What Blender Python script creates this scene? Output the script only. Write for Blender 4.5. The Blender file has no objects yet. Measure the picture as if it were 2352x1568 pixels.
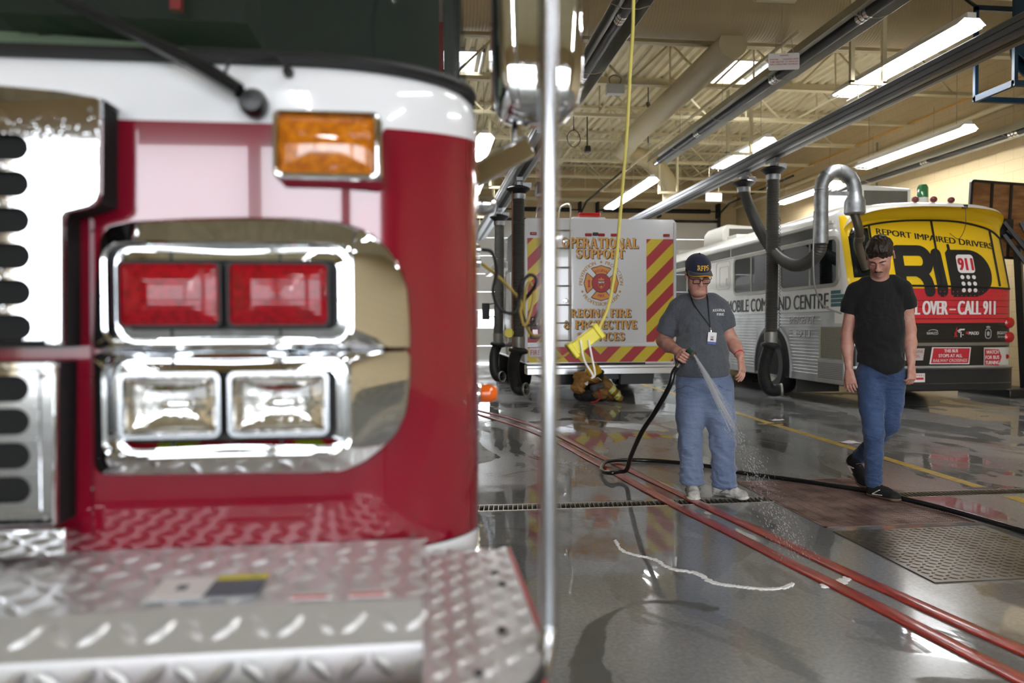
import bpy, math, random
import numpy as np
from mathutils import Vector, Matrix

R = math.radians
pi = math.pi
rnd = random.Random(7)
scn = bpy.context.scene
COL = scn.collection

# ---------------------------------------------------------------- camera, sky, exposure
F_PX = 1720.0
cam_d = bpy.data.cameras.new('camera')
cam = bpy.data.objects.new('camera', cam_d)
COL.objects.link(cam)
cam_d.sensor_width = 36.0
cam_d.lens = F_PX / 2352 * 36.0
cam_d.clip_start = 0.05
cam.matrix_world = (Matrix.Translation((0, 0, 1.2)) @ Matrix.Rotation(-math.atan(198 / F_PX), 4, 'Z')
                    @ Matrix.Rotation(pi / 2 - math.atan(37 / F_PX), 4, 'X') @ Matrix.Rotation(-0.004, 4, 'Z'))
cam_d.dof.use_dof = True
cam_d.dof.focus_distance = 5.2
cam_d.dof.aperture_fstop = 2.1
scn.camera = cam

world = bpy.data.worlds.new('overcast_sky')
scn.world = world
world.use_nodes = True
nt = world.node_tree
bg = nt.nodes['Background']
tc = nt.nodes.new('ShaderNodeTexCoord')
sx = nt.nodes.new('ShaderNodeSeparateXYZ')
rp = nt.nodes.new('ShaderNodeValToRGB')
nt.links.new(tc.outputs['Generated'], sx.inputs[0])
nt.links.new(sx.outputs['Z'], rp.inputs[0])
nt.links.new(rp.outputs[0], bg.inputs[0])
rp.color_ramp.elements[0].color = (0.88, 0.93, 1.0, 1)
rp.color_ramp.elements[1].color = (0.94, 0.97, 1.0, 1)
bg.inputs[1].default_value = SKY = 9.0

LAMP = 56.0
vs = scn.view_settings
vs.view_transform = 'Standard'
vs.look = 'None'
vs.gamma = 1.0
vs.use_curve_mapping = False
vs.exposure = 0.2

# ---------------------------------------------------------------- helpers
ORG = {}


def lin(c):
    if isinstance(c, str):
        c = [int(c[i:i + 2], 16) / 255 for i in (0, 2, 4)]
    return tuple(x / 12.92 if x <= 0.04045 else ((x + 0.055) / 1.055) ** 2.4 for x in c) + (1.0,)


def mat(name, col, rough=0.5, metal=0.0, spec=0.5, noise=None, bump=None, coat=0.0, emit=0.0, trans=0.0, alpha=1.0, ior=1.45, sheen=0.0, drops=None, wave=None, sss=0.0):
    m = bpy.data.materials.new(name)
    m.use_nodes = True
    n, l = m.node_tree.nodes, m.node_tree.links
    b = n['Principled BSDF']
    c = lin(col)
    b.inputs['Base Color'].default_value = c
    b.inputs['Roughness'].default_value = rough
    b.inputs['Metallic'].default_value = metal
    b.inputs['Specular IOR Level'].default_value = spec
    b.inputs['IOR'].default_value = ior
    b.inputs['Coat Weight'].default_value = coat
    b.inputs['Coat Roughness'].default_value = 0.03
    b.inputs['Transmission Weight'].default_value = trans
    b.inputs['Alpha'].default_value = alpha
    if sheen:
        b.inputs['Sheen Weight'].default_value = sheen
    if sss:
        b.inputs['Subsurface Weight'].default_value = sss
        b.inputs['Subsurface Radius'].default_value = (0.02, 0.008, 0.004)
    if emit:
        b.inputs['Emission Color'].default_value = c
        b.inputs['Emission Strength'].default_value = emit
    co = n.new('ShaderNodeTexCoord')
    if noise:                                    # (scale, second colour, detail)
        t = n.new('ShaderNodeTexNoise')
        t.inputs['Scale'].default_value = noise[0]
        t.inputs['Detail'].default_value = noise[2] if len(noise) > 2 else 4
        r = n.new('ShaderNodeValToRGB')
        r.color_ramp.elements[0].position = 0.38
        r.color_ramp.elements[1].position = 0.64
        r.color_ramp.elements[0].color = c
        r.color_ramp.elements[1].color = lin(noise[1])
        mp = n.new('ShaderNodeMapping')
        if len(noise) > 3:
            mp.inputs['Scale'].default_value = noise[3]
        l.new(co.outputs['Object'], mp.inputs[0])
        l.new(mp.outputs[0], t.inputs[0])
        l.new(t.outputs[0], r.inputs[0])
        l.new(r.outputs[0], b.inputs['Base Color'])
    h = None
    if bump:                                     # (scale, strength, distance, [stretch])
        t = n.new('ShaderNodeTexNoise')
        t.inputs['Scale'].default_value = bump[0]
        t.inputs['Detail'].default_value = 3
        mp = n.new('ShaderNodeMapping')
        if len(bump) > 3:
            mp.inputs['Scale'].default_value = bump[3]
        l.new(co.outputs['Object'], mp.inputs[0])
        l.new(mp.outputs[0], t.inputs[0])
        h = (t.outputs[0], bump[1], bump[2])
    if drops:                                    # beads of water: (scale, strength, distance)
        t = n.new('ShaderNodeTexVoronoi')
        t.inputs['Scale'].default_value = drops[0]
        r = n.new('ShaderNodeMapRange')
        r.inputs[1].default_value = 0.0
        r.inputs[2].default_value = 0.32
        r.inputs[3].default_value = 1.0
        r.inputs[4].default_value = 0.0
        l.new(co.outputs['Object'], t.inputs['Vector'])
        l.new(t.outputs['Distance'], r.inputs[0])
        h = (r.outputs[0], drops[1], drops[2])
    if wave:                                     # (scale, strength, distance, axis)
        t = n.new('ShaderNodeTexWave')
        t.inputs['Scale'].default_value = wave[0]
        t.bands_direction = wave[3]
        l.new(co.outputs['Object'], t.inputs['Vector'])
        h = (t.outputs['Color'], wave[1], wave[2])
    if h:
        bp = n.new('ShaderNodeBump')
        bp.inputs['Strength'].default_value = h[1]
        bp.inputs['Distance'].default_value = h[2]
        l.new(h[0], bp.inputs['Height'])
        l.new(bp.outputs[0], b.inputs['Normal'])
    return m


def frame(z, x=None):
    z = Vector(z).normalized()
    x = Vector(x) if x is not None else (Vector((1, 0, 0)) if abs(z.x) < 0.8 else Vector((0, 1, 0)))
    y = z.cross(x).normalized()
    x = y.cross(z).normalized()
    return Matrix((x, y, z)).transposed()


class MB:
    """collects shapes into one mesh"""

    def __init__(self, T=None):
        self.v, self.f, self.m, self.mi = [], [], [], 0
        self.T = T

    def add(self, vs_, fs_):
        o = len(self.v)
        for p in vs_:
            p = Vector(p)
            self.v.append(self.T @ p if self.T is not None else p)
        for f in fs_:
            self.f.append(tuple(i + o for i in f))
            self.m.append(self.mi)
        return self

    def box(self, lo, hi, M=None):
        (a, b, c), (d, e, g) = lo, hi
        p = [(a, b, c), (d, b, c), (d, e, c), (a, e, c), (a, b, g), (d, b, g), (d, e, g), (a, e, g)]
        if M is not None:
            p = [M @ Vector(q) for q in p]
        return self.add(p, [(3, 2, 1, 0), (4, 5, 6, 7), (0, 1, 5, 4), (1, 2, 6, 5), (2, 3, 7, 6), (3, 0, 4, 7)])

    def cbox(self, c, s, M=None):
        T = Matrix.Translation(c) @ (M.to_4x4() if M is not None else Matrix.Identity(4))
        return self.box([-x / 2 for x in s], [x / 2 for x in s], T)

    def bar(self, a, b, w, h, up=(0, 0, 1)):
        a, b = Vector(a), Vector(b)
        d = b - a
        M = frame(d, Vector(up).cross(d) if Vector(up).cross(d).length > 1e-6 else None).to_4x4()
        return self.box((-w / 2, -h / 2, 0), (w / 2, h / 2, d.length), Matrix.Translation(a) @ M)

    def tube(self, pts, r, n=10, closed=False, caps=True, sq=1.0, up=None):
        pts = [Vector(p) for p in pts]
        N = len(pts)
        rr = r if isinstance(r, (list, tuple)) else [r] * N
        tan = []
        for i in range(N):
            a = pts[(i - 1) % N] if closed or i > 0 else pts[0]
            b = pts[(i + 1) % N] if closed or i < N - 1 else pts[-1]
            t = (b - a)
            tan.append(t.normalized() if t.length > 1e-9 else (tan[-1] if tan else Vector((0, 0, 1))))
        x = frame(tan[0], up).col[0].copy()
        ring = []
        for i in range(N):
            t = tan[i]
            x = (x - t * x.dot(t))
            x.normalize()
            y = t.cross(x)
            for k in range(n):
                a = 2 * pi * k / n
                ring.append(pts[i] + x * (math.cos(a) * rr[i]) + y * (math.sin(a) * rr[i] * sq))
        f = []
        for i in range(N if closed else N - 1):
            j = (i + 1) % N
            for k in range(n):
                k2 = (k + 1) % n
                f.append((i * n + k, i * n + k2, j * n + k2, j * n + k))
        if caps and not closed:
            f.append(tuple(range(n - 1, -1, -1)))
            f.append(tuple((N - 1) * n + k for k in range(n)))
        return self.add(ring, f)

    def cyl(self, a, b, r, n=16, r2=None, caps=True):
        return self.tube([a, b], [r, r if r2 is None else r2], n, caps=caps)

    def lathe(self, prof, n=24, M=None, a0=0.0, a1=2 * pi):
        full = abs(a1 - a0 - 2 * pi) < 1e-6
        k = n if full else n + 1
        p = []
        for r, z in prof:
            for i in range(k):
                a = a0 + (a1 - a0) * i / n
                q = Vector((r * math.cos(a), r * math.sin(a), z))
                p.append(M @ q if M is not None else q)
        f = []
        for j in range(len(prof) - 1):
            for i in range(n):
                i2 = (i + 1) % k
                f.append((j * k + i, j * k + i2, (j + 1) * k + i2, (j + 1) * k + i))
        return self.add(p, f)

    def prism(self, poly, d, M=None, holes=()):
        """closed 2-D outline in local XY pushed d along local Z"""
        M = M if M is not None else Matrix.Identity(4)
        n = len(poly)
        p = [M @ Vector((x, y, 0)) for x, y in poly] + [M @ Vector((x, y, d)) for x, y in poly]
        f = [tuple(range(n - 1, -1, -1)), tuple(range(n, 2 * n))]
        f += [(i, (i + 1) % n, n + (i + 1) % n, n + i) for i in range(n)]
        return self.add(p, f)

    def ring(self, outer, inner, d, M=None):
        """frame between two outlines with the same number of points"""
        M = M if M is not None else Matrix.Identity(4)
        n = len(outer)
        p = []
        for z in (0, d):
            p += [M @ Vector((x, y, z)) for x, y in outer]
            p += [M @ Vector((x, y, z)) for x, y in inner]
        f = []
        for i in range(n):
            j = (i + 1) % n
            f += [(2 * n + i, 2 * n + j, 3 * n + j, 3 * n + i), (j, i, n + i, n + j), (i, j, 2 * n + j, 2 * n + i), (n + j, n + i, 3 * n + i, 3 * n + j)]
        return self.add(p, f)

    def flat(self, poly, M=None):
        M = M if M is not None else Matrix.Identity(4)
        return self.add([M @ Vector((x, y, 0)) for x, y in poly], [tuple(range(len(poly)))])

    def grid(self, fn, nu, nv, wrap=False):
        p = [fn(i / nu, j / nv) for j in range(nv + 1) for i in range(nu + (0 if wrap else 1))]
        k = nu if wrap else nu + 1
        f = [(j * k + i, j * k + (i + 1) % k, (j + 1) * k + (i + 1) % k, (j + 1) * k + i) for j in range(nv) for i in range(nu)]
        return self.add(p, f)

    def ell(self, c, r, M=None, nu=20, nv=12):
        c = Vector(c)
        T = M if M is not None else Matrix.Identity(3)
        return self.grid(lambda u, v: c + T @ Vector((r[0] * math.cos(2 * pi * u) * math.sin(pi * v), r[1] * math.sin(2 * pi * u) * math.sin(pi * v), -r[2] * math.cos(pi * v))), nu, nv, True)

    def build(self, name, mats, parent=None, sm=35, bev=0.0, solid=0.0):
        me = bpy.data.meshes.new(name)
        inv = ORG.get(parent.name) if parent is not None else None
        vs_ = [inv @ p for p in self.v] if inv is not None else self.v
        me.from_pydata([tuple(p) for p in vs_], [], self.f)
        ml = mats if isinstance(mats, (list, tuple)) else [mats]
        for m in ml:
            me.materials.append(m)
        if len(ml) > 1:
            me.polygons.foreach_set('material_index', self.m)
        if sm:
            me.shade_smooth()
            me.set_sharp_from_angle(angle=R(sm))
        me.update()
        o = bpy.data.objects.new(name, me)
        COL.objects.link(o)
        if parent is not None:
            o.parent = parent
            if inv is not None:
                ORG[o.name] = inv
        if bev:
            b = o.modifiers.new('edge', 'BEVEL')
            b.width = bev
            b.segments = 2
            b.limit_method = 'ANGLE'
            b.angle_limit = R(40)
        if solid:
            s = o.modifiers.new('thick', 'SOLIDIFY')
            s.thickness = solid
        return o


def tag(o, label=None, cat=None, group=None, kind=None):
    for k, v in (('label', label), ('category', cat), ('group', group), ('kind', kind)):
        if v:
            o[k] = v
    return o


def thing(name, label, cat, loc=(0, 0, 0), rotz=0.0, group=None, local=False):
    o = bpy.data.objects.new(name, None)
    COL.objects.link(o)
    o.empty_display_size = 0.1
    o.location = loc
    o.rotation_euler = (0, 0, rotz)
    if not local:                                 # parts come in room coordinates
        ORG[o.name] = (Matrix.Translation(loc) @ Matrix.Rotation(rotz, 4, 'Z')).inverted()
    return tag(o, label, cat, group)


def dup(root, loc, label=None, rotz=None):
    r = root.copy()
    COL.objects.link(r)
    r.location = loc
    if rotz is not None:
        r.rotation_euler = (0, 0, rotz)
    if label:
        r['label'] = label
    for ch in list(root.children):
        c = ch.copy()
        COL.objects.link(c)
        c.parent = r
        for g in list(ch.children):
            d = g.copy()
            COL.objects.link(d)
            d.parent = c
    return r


def struct(o):
    o['kind'] = 'structure'
    return o


def rrect(w, h, r, n=5, cx=0.0, cy=0.0):
    p = []
    for sx_, sy_, a0 in ((1, 1, 0), (-1, 1, 90), (-1, -1, 180), (1, -1, 270)):
        for k in range(n + 1):
            a = R(a0 + 90 * k / n)
            p.append((cx + sx_ * (w / 2 - r) + r * math.cos(a), cy + sy_ * (h / 2 - r) + r * math.sin(a)))
    return p


def spline(pts, n=8, closed=False):
    P = [Vector(p) for p in pts]
    out = []
    N = len(P)
    for i in range(N if closed else N - 1):
        p0 = P[(i - 1) % N] if closed or i else P[0] * 2 - P[1]
        p1, p2 = P[i], P[(i + 1) % N]
        p3 = P[(i + 2) % N] if closed or i + 2 < N else P[-1] * 2 - P[-2]
        for k in range(n):
            t = k / n
            out.append(0.5 * ((2 * p1) + (p2 - p0) * t + (2 * p0 - 5 * p1 + 4 * p2 - p3) * t * t + (3 * p1 - p0 - 3 * p2 + p3) * t ** 3))
    if not closed:
        out.append(P[-1])
    return out


def clip(poly, x0, x1, y0, y1):
    """cut a polygon to a rectangle"""
    for ax, lim, s in ((0, x0, 1), (0, x1, -1), (1, y0, 1), (1, y1, -1)):
        out = []
        for i in range(len(poly)):
            a, b = poly[i], poly[(i + 1) % len(poly)]
            da, db = (a[ax] - lim) * s, (b[ax] - lim) * s
            if da >= 0:
                out.append(a)
            if (da < 0) != (db < 0):
                t = da / (da - db)
                out.append((a[0] + (b[0] - a[0]) * t, a[1] + (b[1] - a[1]) * t))
        poly = out
        if not poly:
            break
    return poly


def lugs(mb, x0, x1, y0, y1, pitch, h, M):
    """raised lozenges of tread plate, alternating by 90 degrees"""
    a, b = pitch * 0.54, pitch * 0.20
    j = 0
    y = y0 + pitch / 2
    while y < y1:
        i = 0
        x = x0 + pitch / 2
        while x < x1:
            ang = pi / 4 if (i + j) % 2 else -pi / 4
            c, s = math.cos(ang), math.sin(ang)
            base = [(a, 0), (a * .45, b), (-a * .45, b), (-a, 0), (-a * .45, -b), (a * .45, -b)]
            top = [(a * .5, 0), (0, b * .35), (-a * .5, 0), (0, -b * .35)]
            p = [M @ Vector((x + u * c - v * s, y + u * s + v * c, 0)) for u, v in base]
            p += [M @ Vector((x + u * c - v * s, y + u * s + v * c, h)) for u, v in top]
            mb.add(p, [(6, 7, 8, 9), (0, 1, 7, 6), (1, 2, 7), (2, 3, 8, 7), (3, 4, 9, 8), (4, 5, 9), (5, 0, 6, 9)])
            i += 1
            x += pitch
        j += 1
        y += pitch


# ---- lettering: sans from the built-in face, slab letters drawn as polygons
_tc = {}


def sans(s, bold=0.0):
    """2-D verts and faces of a word, cap height 1, starting at x = 0"""
    if s in _tc:
        return _tc[s]
    cu = bpy.data.curves.new('lettering', 'FONT')
    cu.body = s
    cu.resolution_u = 4
    o = bpy.data.objects.new('lettering', cu)
    COL.objects.link(o)
    dg = bpy.context.evaluated_depsgraph_get()
    me = bpy.data.meshes.new_from_object(o.evaluated_get(dg))
    v = np.array([(p.co.x, p.co.y) for p in me.vertices])
    f = [tuple(p.vertices) for p in me.polygons]
    bpy.data.objects.remove(o)
    bpy.data.curves.remove(cu)
    bpy.data.meshes.remove(me)
    v[:, 0] -= v[:, 0].min()
    v = v / 0.73
    _tc[s] = (v, f)
    return v, f


def word(mb, s, M, h, w=None, bold=0.0, align='c', curve=None, slant=0.0):
    """lay a word on plane M (local XY); h cap height, w total width; curve(x, y) -> point overrides the plane"""
    v, f = sans(s, bold)
    v = v.copy()
    wd = v[:, 0].max()
    sx_ = h if w is None else w / wd
    v[:, 0] = v[:, 0] * sx_ + v[:, 1] * h * slant
    v[:, 1] *= h
    v[:, 0] -= {'c': wd * sx_ / 2, 'l': 0, 'r': wd * sx_}[align]
    fn = curve if curve else (lambda x, y: M @ Vector((x, y, 0)))
    for k in ((-1, 0, 1) if bold else (0,)):                     # heavier strokes: the word laid three times side by side
        mb.add([(M @ Vector((x + k * bold * h, y, k * .0003))) if not curve else fn(x + k * bold * h, y) + Vector((0, -.0003 * k, 0)) for x, y in v], f)
    return wd * sx_


def slab_glyph(ch):
    """serif capitals: (advance, [polygons]) with cap height 1"""
    T, t, s = 0.26, 0.13, 0.09        # stem, hairline, serif overhang
    P = []

    def rect(x0, y0, x1, y1):
        P.append([(x0, y0), (x1, y0), (x1, y1), (x0, y1)])

    def stem(x, y0=0.0, y1=1.0, w=T, serif='tb'):
        rect(x, y0, x + w, y1)
        if 'b' in serif:
            P.append([(x - s, y0), (x + w + s, y0), (x + w, y0 + t), (x, y0 + t)])
        if 't' in serif:
            P.append([(x, y1 - t), (x + w, y1 - t), (x + w + s, y1), (x - s, y1)])

    def arc(cx, cy, rx, ry, a0, a1, wx, wy, n=16):
        for i in range(n):
            q = []
            for k in (i, i + 1):
                a = R(a0 + (a1 - a0) * k / n)
                q.append(((cx + rx * math.cos(a), cy + ry * math.sin(a)), (cx + (rx - wx) * math.cos(a), cy + (ry - wy) * math.sin(a))))
            P.append([q[0][0], q[1][0], q[1][1], q[0][1]])

    def diag(x0, y0, x1, y1, w):
        P.append([(x0, y0), (x0 + w, y0), (x1 + w, y1), (x1, y1)])
    x = s
    if ch in 'OQ':
        arc(.44, .5, .44, .52, 0, 360, .25, .13, 28)
        return .92, P
    if ch == 'I':
        stem(x)
        return T + 2 * s + .05, P
    if ch in 'PRBF':
        stem(x)
        if ch in 'PR':
            arc(x + T + .12, .73, .30, .27, -90, 90, .2, t)
            rect(x + T - .02, 1 - t, x + T + .12, 1)
            rect(x + T - .02, .46, x + T + .12, .46 + t)
            if ch == 'R':
                diag(x + T + .36, 0, x + T + .04, .5, .26)
                return .98, P
            return .80, P
    if ch in 'EFL':
        if ch != 'F':
            stem(x)
        w = .62
        if ch != 'L':
            rect(x + T, 1 - t, x + w, 1)
            P.append([(x + w - .10, 1 - t), (x + w, 1 - .32), (x + w, 1), (x + w - .10, 1)])
            rect(x + T, .45, x + w - .12, .45 + t)
            P.append([(x + w - .18, .45), (x + w - .12, .36), (x + w - .12, .67), (x + w - .18, .45 + t)])
        if ch != 'F':
            rect(x + T, 0, x + w + .03, t)
            P.append([(x + w - .08, t), (x + w - .08, 0), (x + w + .03, 0), (x + w + .06, .33)])
        return .78, P
    if ch == 'A':
        diag(.0 + .05, 0, .36, 1, .12)
        diag(.62, 0, .34, 1, .26)
        rect(.22, .28, .64, .28 + t)
        rect(0, 0, .28, t * .8)
        rect(.54, 0, .98, t * .8)
        return 1.0, P
    if ch == 'V':
        diag(.34, 0, .05, 1, .27)
        diag(.44, 0, .78, 1, .12)
        rect(0, 1 - t * .8, .42, 1)
        rect(.66, 1 - t * .8, .98, 1)
        return .98, P
    if ch == 'T':
        stem(.30, serif='b')
        rect(0, 1 - t, .86, 1)
        P.append([(0, 1), (0, .66), (.09, 1 - t), (.12, 1)])
        P.append([(.86, 1), (.74, 1), (.77, 1 - t), (.86, .66)])
        return .90, P
    if ch == 'N':
        rect(.07, 0, .19, 1)
        rect(0, 0, .28, t * .8)
        rect(0, 1 - t * .8, .28, 1)
        diag(.62, 0, .08, 1, .27)
        rect(.78, 0, .90, 1)
        rect(.68, 1 - t * .8, .98, 1)
        return 1.02, P
    if ch == 'U':
        stem(x, .3, 1, serif='t')
        rect(.74, .3, .86, 1)
        rect(.64, 1 - t * .8, .96, 1)
        arc(.475, .32, .385, .34, 180, 360, .24, .15)
        return 1.0, P
    if ch in 'CG':
        arc(.46, .5, .46, .52, 48, 312, .27, .13, 22)
        P.append([(.64, .98), (.78, .98), (.80, .64), (.72, .64)])
        if ch == 'G':
            rect(.60, .08, .84, .46)
            rect(.52, .38, .92, .46)
        else:
            P.append([(.66, .05), (.74, .05), (.82, .30), (.74, .30)])
        return .92, P
    if ch == 'S':
        arc(.36, .73, .34, .29, 40, 270, .22, .14)
        arc(.36, .29, .36, .31, -140, 90, .23, .14)
        P.append([(.54, .98), (.66, .98), (.66, .64), (.60, .64)])
        P.append([(.04, .02), (.14, .02), (.10, .38), (.04, .38)])
        return .78, P
    if ch == '&':
        arc(.38, .76, .25, .26, 0, 360, .14, .11, 20)
        arc(.36, .28, .36, .30, 0, 360, .20, .12, 20)
        diag(.72, 0, .30, .62, .22)
        diag(.66, .1, .84, .5, .10)
        return 1.05, P
    return .45, P


def slab(mb, s, M, h, w=None, align='c'):
    gl, x = [], 0.0
    for c in s:
        a, P = slab_glyph(c)
        gl.append((x, P))
        x += a
    k = h if w is None else w / x
    off = {'c': -x * k / 2, 'l': 0}[align]
    e = 0
    for x0, P in gl:
        for q in P:
            e = (e + 1) % 7
            mb.add([M @ Vector(((x0 + a) * k + off, b * h, 0.0001 * e)) for a, b in q], [tuple(range(len(q)))])
# ---------------------------------------------------------------- materials
def floor_material():
    m = bpy.data.materials.new('wet_concrete')
    m.use_nodes = True
    n, l = m.node_tree.nodes, m.node_tree.links
    b = n['Principled BSDF']
    co = n.new('ShaderNodeTexCoord')

    def noise(sc, det=5, dist=0.0, stretch=(1, 1, 1)):
        mp = n.new('ShaderNodeMapping')
        mp.inputs['Scale'].default_value = stretch
        t = n.new('ShaderNodeTexNoise')
        t.inputs['Scale'].default_value = sc
        t.inputs['Detail'].default_value = det
        t.inputs['Distortion'].default_value = dist
        l.new(co.outputs['Object'], mp.inputs[0])
        l.new(mp.outputs[0], t.inputs[0])
        return t.outputs[0]

    def ramp(x, p0, p1, c0, c1):
        r = n.new('ShaderNodeValToRGB')
        r.color_ramp.elements[0].position = p0
        r.color_ramp.elements[1].position = p1
        r.color_ramp.elements[0].color = c0
        r.color_ramp.elements[1].color = c1
        l.new(x, r.inputs[0])
        return r.outputs[0]

    def mix(f, a, c, mode='MIX'):
        x = n.new('ShaderNodeMix')
        x.data_type = 'RGBA'
        x.blend_type = mode
        if isinstance(f, float):
            x.inputs[0].default_value = f
        else:
            l.new(f, x.inputs[0])
        for s, q in ((6, a), (7, c)):
            if isinstance(q, tuple):
                x.inputs[s].default_value = q
            else:
                l.new(q, x.inputs[s])
        return x.outputs[2]
    base = ramp(noise(0.9, 6, .6), .35, .68, lin('858687'), lin('989998'))
    fine = ramp(noise(55, 3), .3, .7, (.82, .82, .82, 1), (1.08, 1.08, 1.06, 1))
    c = mix(1.0, base, fine, 'MULTIPLY')
    brown = ramp(noise(1.7, 7, 1.2, (1, .45, 1)), .58, .72, (0, 0, 0, 1), (1, 1, 1, 1))
    c = mix(brown, c, lin('6a6054'))
    film = ramp(noise(1.1, 6, 1.6, (1, .55, 1)), .50, .515, (0, 0, 0, 1), (1, 1, 1, 1))      # standing water against damp
    c = mix(film, c, mix(0.22, c, (.05, .05, .047, 1)))
    l.new(c, b.inputs['Base Color'])
    rg = ramp(film, 0, 1, (.24, .24, .24, 1), (.05, .05, .05, 1))
    rg2 = mix(ramp(noise(.35, 2), .46, .60, (0, 0, 0, 1), (.7, .7, .7, 1)), rg, (.07, .07, .07, 1))
    # freshly hosed patch beside the truck and around the drain
    vd = n.new('ShaderNodeVectorMath')
    vd.operation = 'DISTANCE'
    vd.inputs[1].default_value = (0.75, 4.3, 0)
    l.new(co.outputs['Object'], vd.inputs[0])
    ad = n.new('ShaderNodeMath')
    ad.operation = 'MULTIPLY_ADD'
    ad.inputs[1].default_value = 1.6
    l.new(noise(1.3, 4, .8), ad.inputs[0])
    l.new(vd.outputs['Value'], ad.inputs[2])
    mr = n.new('ShaderNodeMapRange')
    mr.inputs[1].default_value = 1.9
    mr.inputs[2].default_value = 2.05
    mr.inputs[3].default_value = 1.0
    mr.inputs[4].default_value = 0.0
    l.new(ad.outputs[0], mr.inputs[0])
    l.new(mix(mr.outputs[0], rg2, (.03, .03, .03, 1)), b.inputs['Roughness'])
    b.inputs['IOR'].default_value = 1.5
    b.inputs['Specular IOR Level'].default_value = 0.75
    bp = n.new('ShaderNodeBump')
    bp.inputs['Strength'].default_value = 0.25
    bp.inputs['Distance'].default_value = 0.004
    l.new(noise(7, 3, .5, (1, .5, 1)), bp.inputs['Height'])
    l.new(bp.outputs[0], b.inputs['Normal'])
    return m


def block_material(name, col, mortar, w, h, off=0.5):
    m = mat(name, col, 0.75)
    n, l = m.node_tree.nodes, m.node_tree.links
    b = n['Principled BSDF']
    t = n.new('ShaderNodeTexBrick')
    t.inputs['Color1'].default_value = lin(col)
    t.inputs['Color2'].default_value = lin(col)
    t.inputs['Mortar'].default_value = lin(mortar)
    t.inputs['Scale'].default_value = 1.0
    t.inputs['Mortar Size'].default_value = 0.006
    t.inputs['Brick Width'].default_value = w
    t.inputs['Row Height'].default_value = h
    t.offset = off
    co = n.new('ShaderNodeTexCoord')
    cx_ = n.new('ShaderNodeSeparateXYZ')
    ad = n.new('ShaderNodeMath')
    cb = n.new('ShaderNodeCombineXYZ')
    l.new(co.outputs['Object'], cx_.inputs[0])
    l.new(cx_.outputs[0], ad.inputs[0])
    l.new(cx_.outputs[1], ad.inputs[1])
    l.new(ad.outputs[0], cb.inputs[0])
    l.new(cx_.outputs[2], cb.inputs[1])
    l.new(cb.outputs[0], t.inputs['Vector'])
    l.new(t.outputs[0], b.inputs['Base Color'])
    return m


FLOOR = floor_material()
BLOCK = block_material('painted_block', 'c9b48c', 'b9a47c', 0.40, 0.20)
DECK = mat('painted_roof_deck', 'e0d5b4', 0.6, noise=(2, 'd5c9a6'))
CREAM = mat('cream_steel', 'd4c8a4', 0.5)
CREAM_PIPE = mat('cream_pipe', 'cfc29c', 0.45)
DUCT = mat('painted_spiral_duct', 'b7a682', 0.5, wave=(7, .35, .01, 'X'))
DUCT_Y = mat('painted_spiral_duct_long', 'bcae8a', 0.5, wave=(7, .35, .01, 'Y'))
WHITE = mat('white_enamel', 'ececec', 0.28)
WHITE_D = mat('white_door_panel', 'e6e5e0', 0.45)
BLACK = mat('black_rubber', '161616', 0.55)
BLACKP = mat('black_paint', '1a1a1b', 0.35)
DARK = mat('dark_steel', '3a3b3c', 0.45, 0.6)
GALV = mat('galvanised_steel', 'a9acae', 0.45, 0.9, noise=(9, '86898c'))
ALU = mat('aluminium_rail', '9a9c9e', 0.38, 1.0)
ALU_D = mat('grey_aluminium_rail', '74767a', 0.45, 0.85)
CHROME = mat('chrome', 'e4e6e8', 0.05, 1.0)
CHROME_W = mat('wet_chrome', 'dfe1e3', 0.04, 1.0, drops=(150, .06, .0006))
TREAD = mat('tread_aluminium', 'dedede', 0.40, 0.72, bump=(40, .15, .001))
GLASS = mat('clear_glass', 'ffffff', 0.0, trans=1.0, ior=1.02)
TINT = mat('dark_tinted_glass', '151b1a', 0.03, spec=0.6)
TUBE = mat('lit_tube', 'f7f8fb', emit=LAMP)
RED = mat('red_paint', '7a0720', 0.12, coat=1.0)
PWHITE = mat('white_paint', 'e9eaec', 0.15, coat=1.0)
REDLENS = mat('red_lens', 'b00a14', 0.06, coat=1.0)
REDPL = mat('red_plastic_lens', 'a5131a', 0.2, coat=.5)
AMBER = mat('amber_lens', 'c9700c', 0.08, coat=1.0, noise=(60, 'a8560a'))
AMBER2 = mat('orange_lens', 'f06a14', 0.12, coat=1.0)
GOLD = mat('gold_lettering', 'e8aa4c', 0.4)
OUTL = mat('dark_brown_lettering', '33201a', 0.5)
CHEVY = mat('yellow_reflective', 'dcc225', 0.35)
CHEVR = mat('red_reflective', 'b0242b', 0.35)
SIGNRED = mat('sign_red', 'b32630', 0.45)
SIGNWH = mat('sign_white', 'e8e4e2', 0.5)
INK = mat('black_lettering', '1c1c1c', 0.5)

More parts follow.
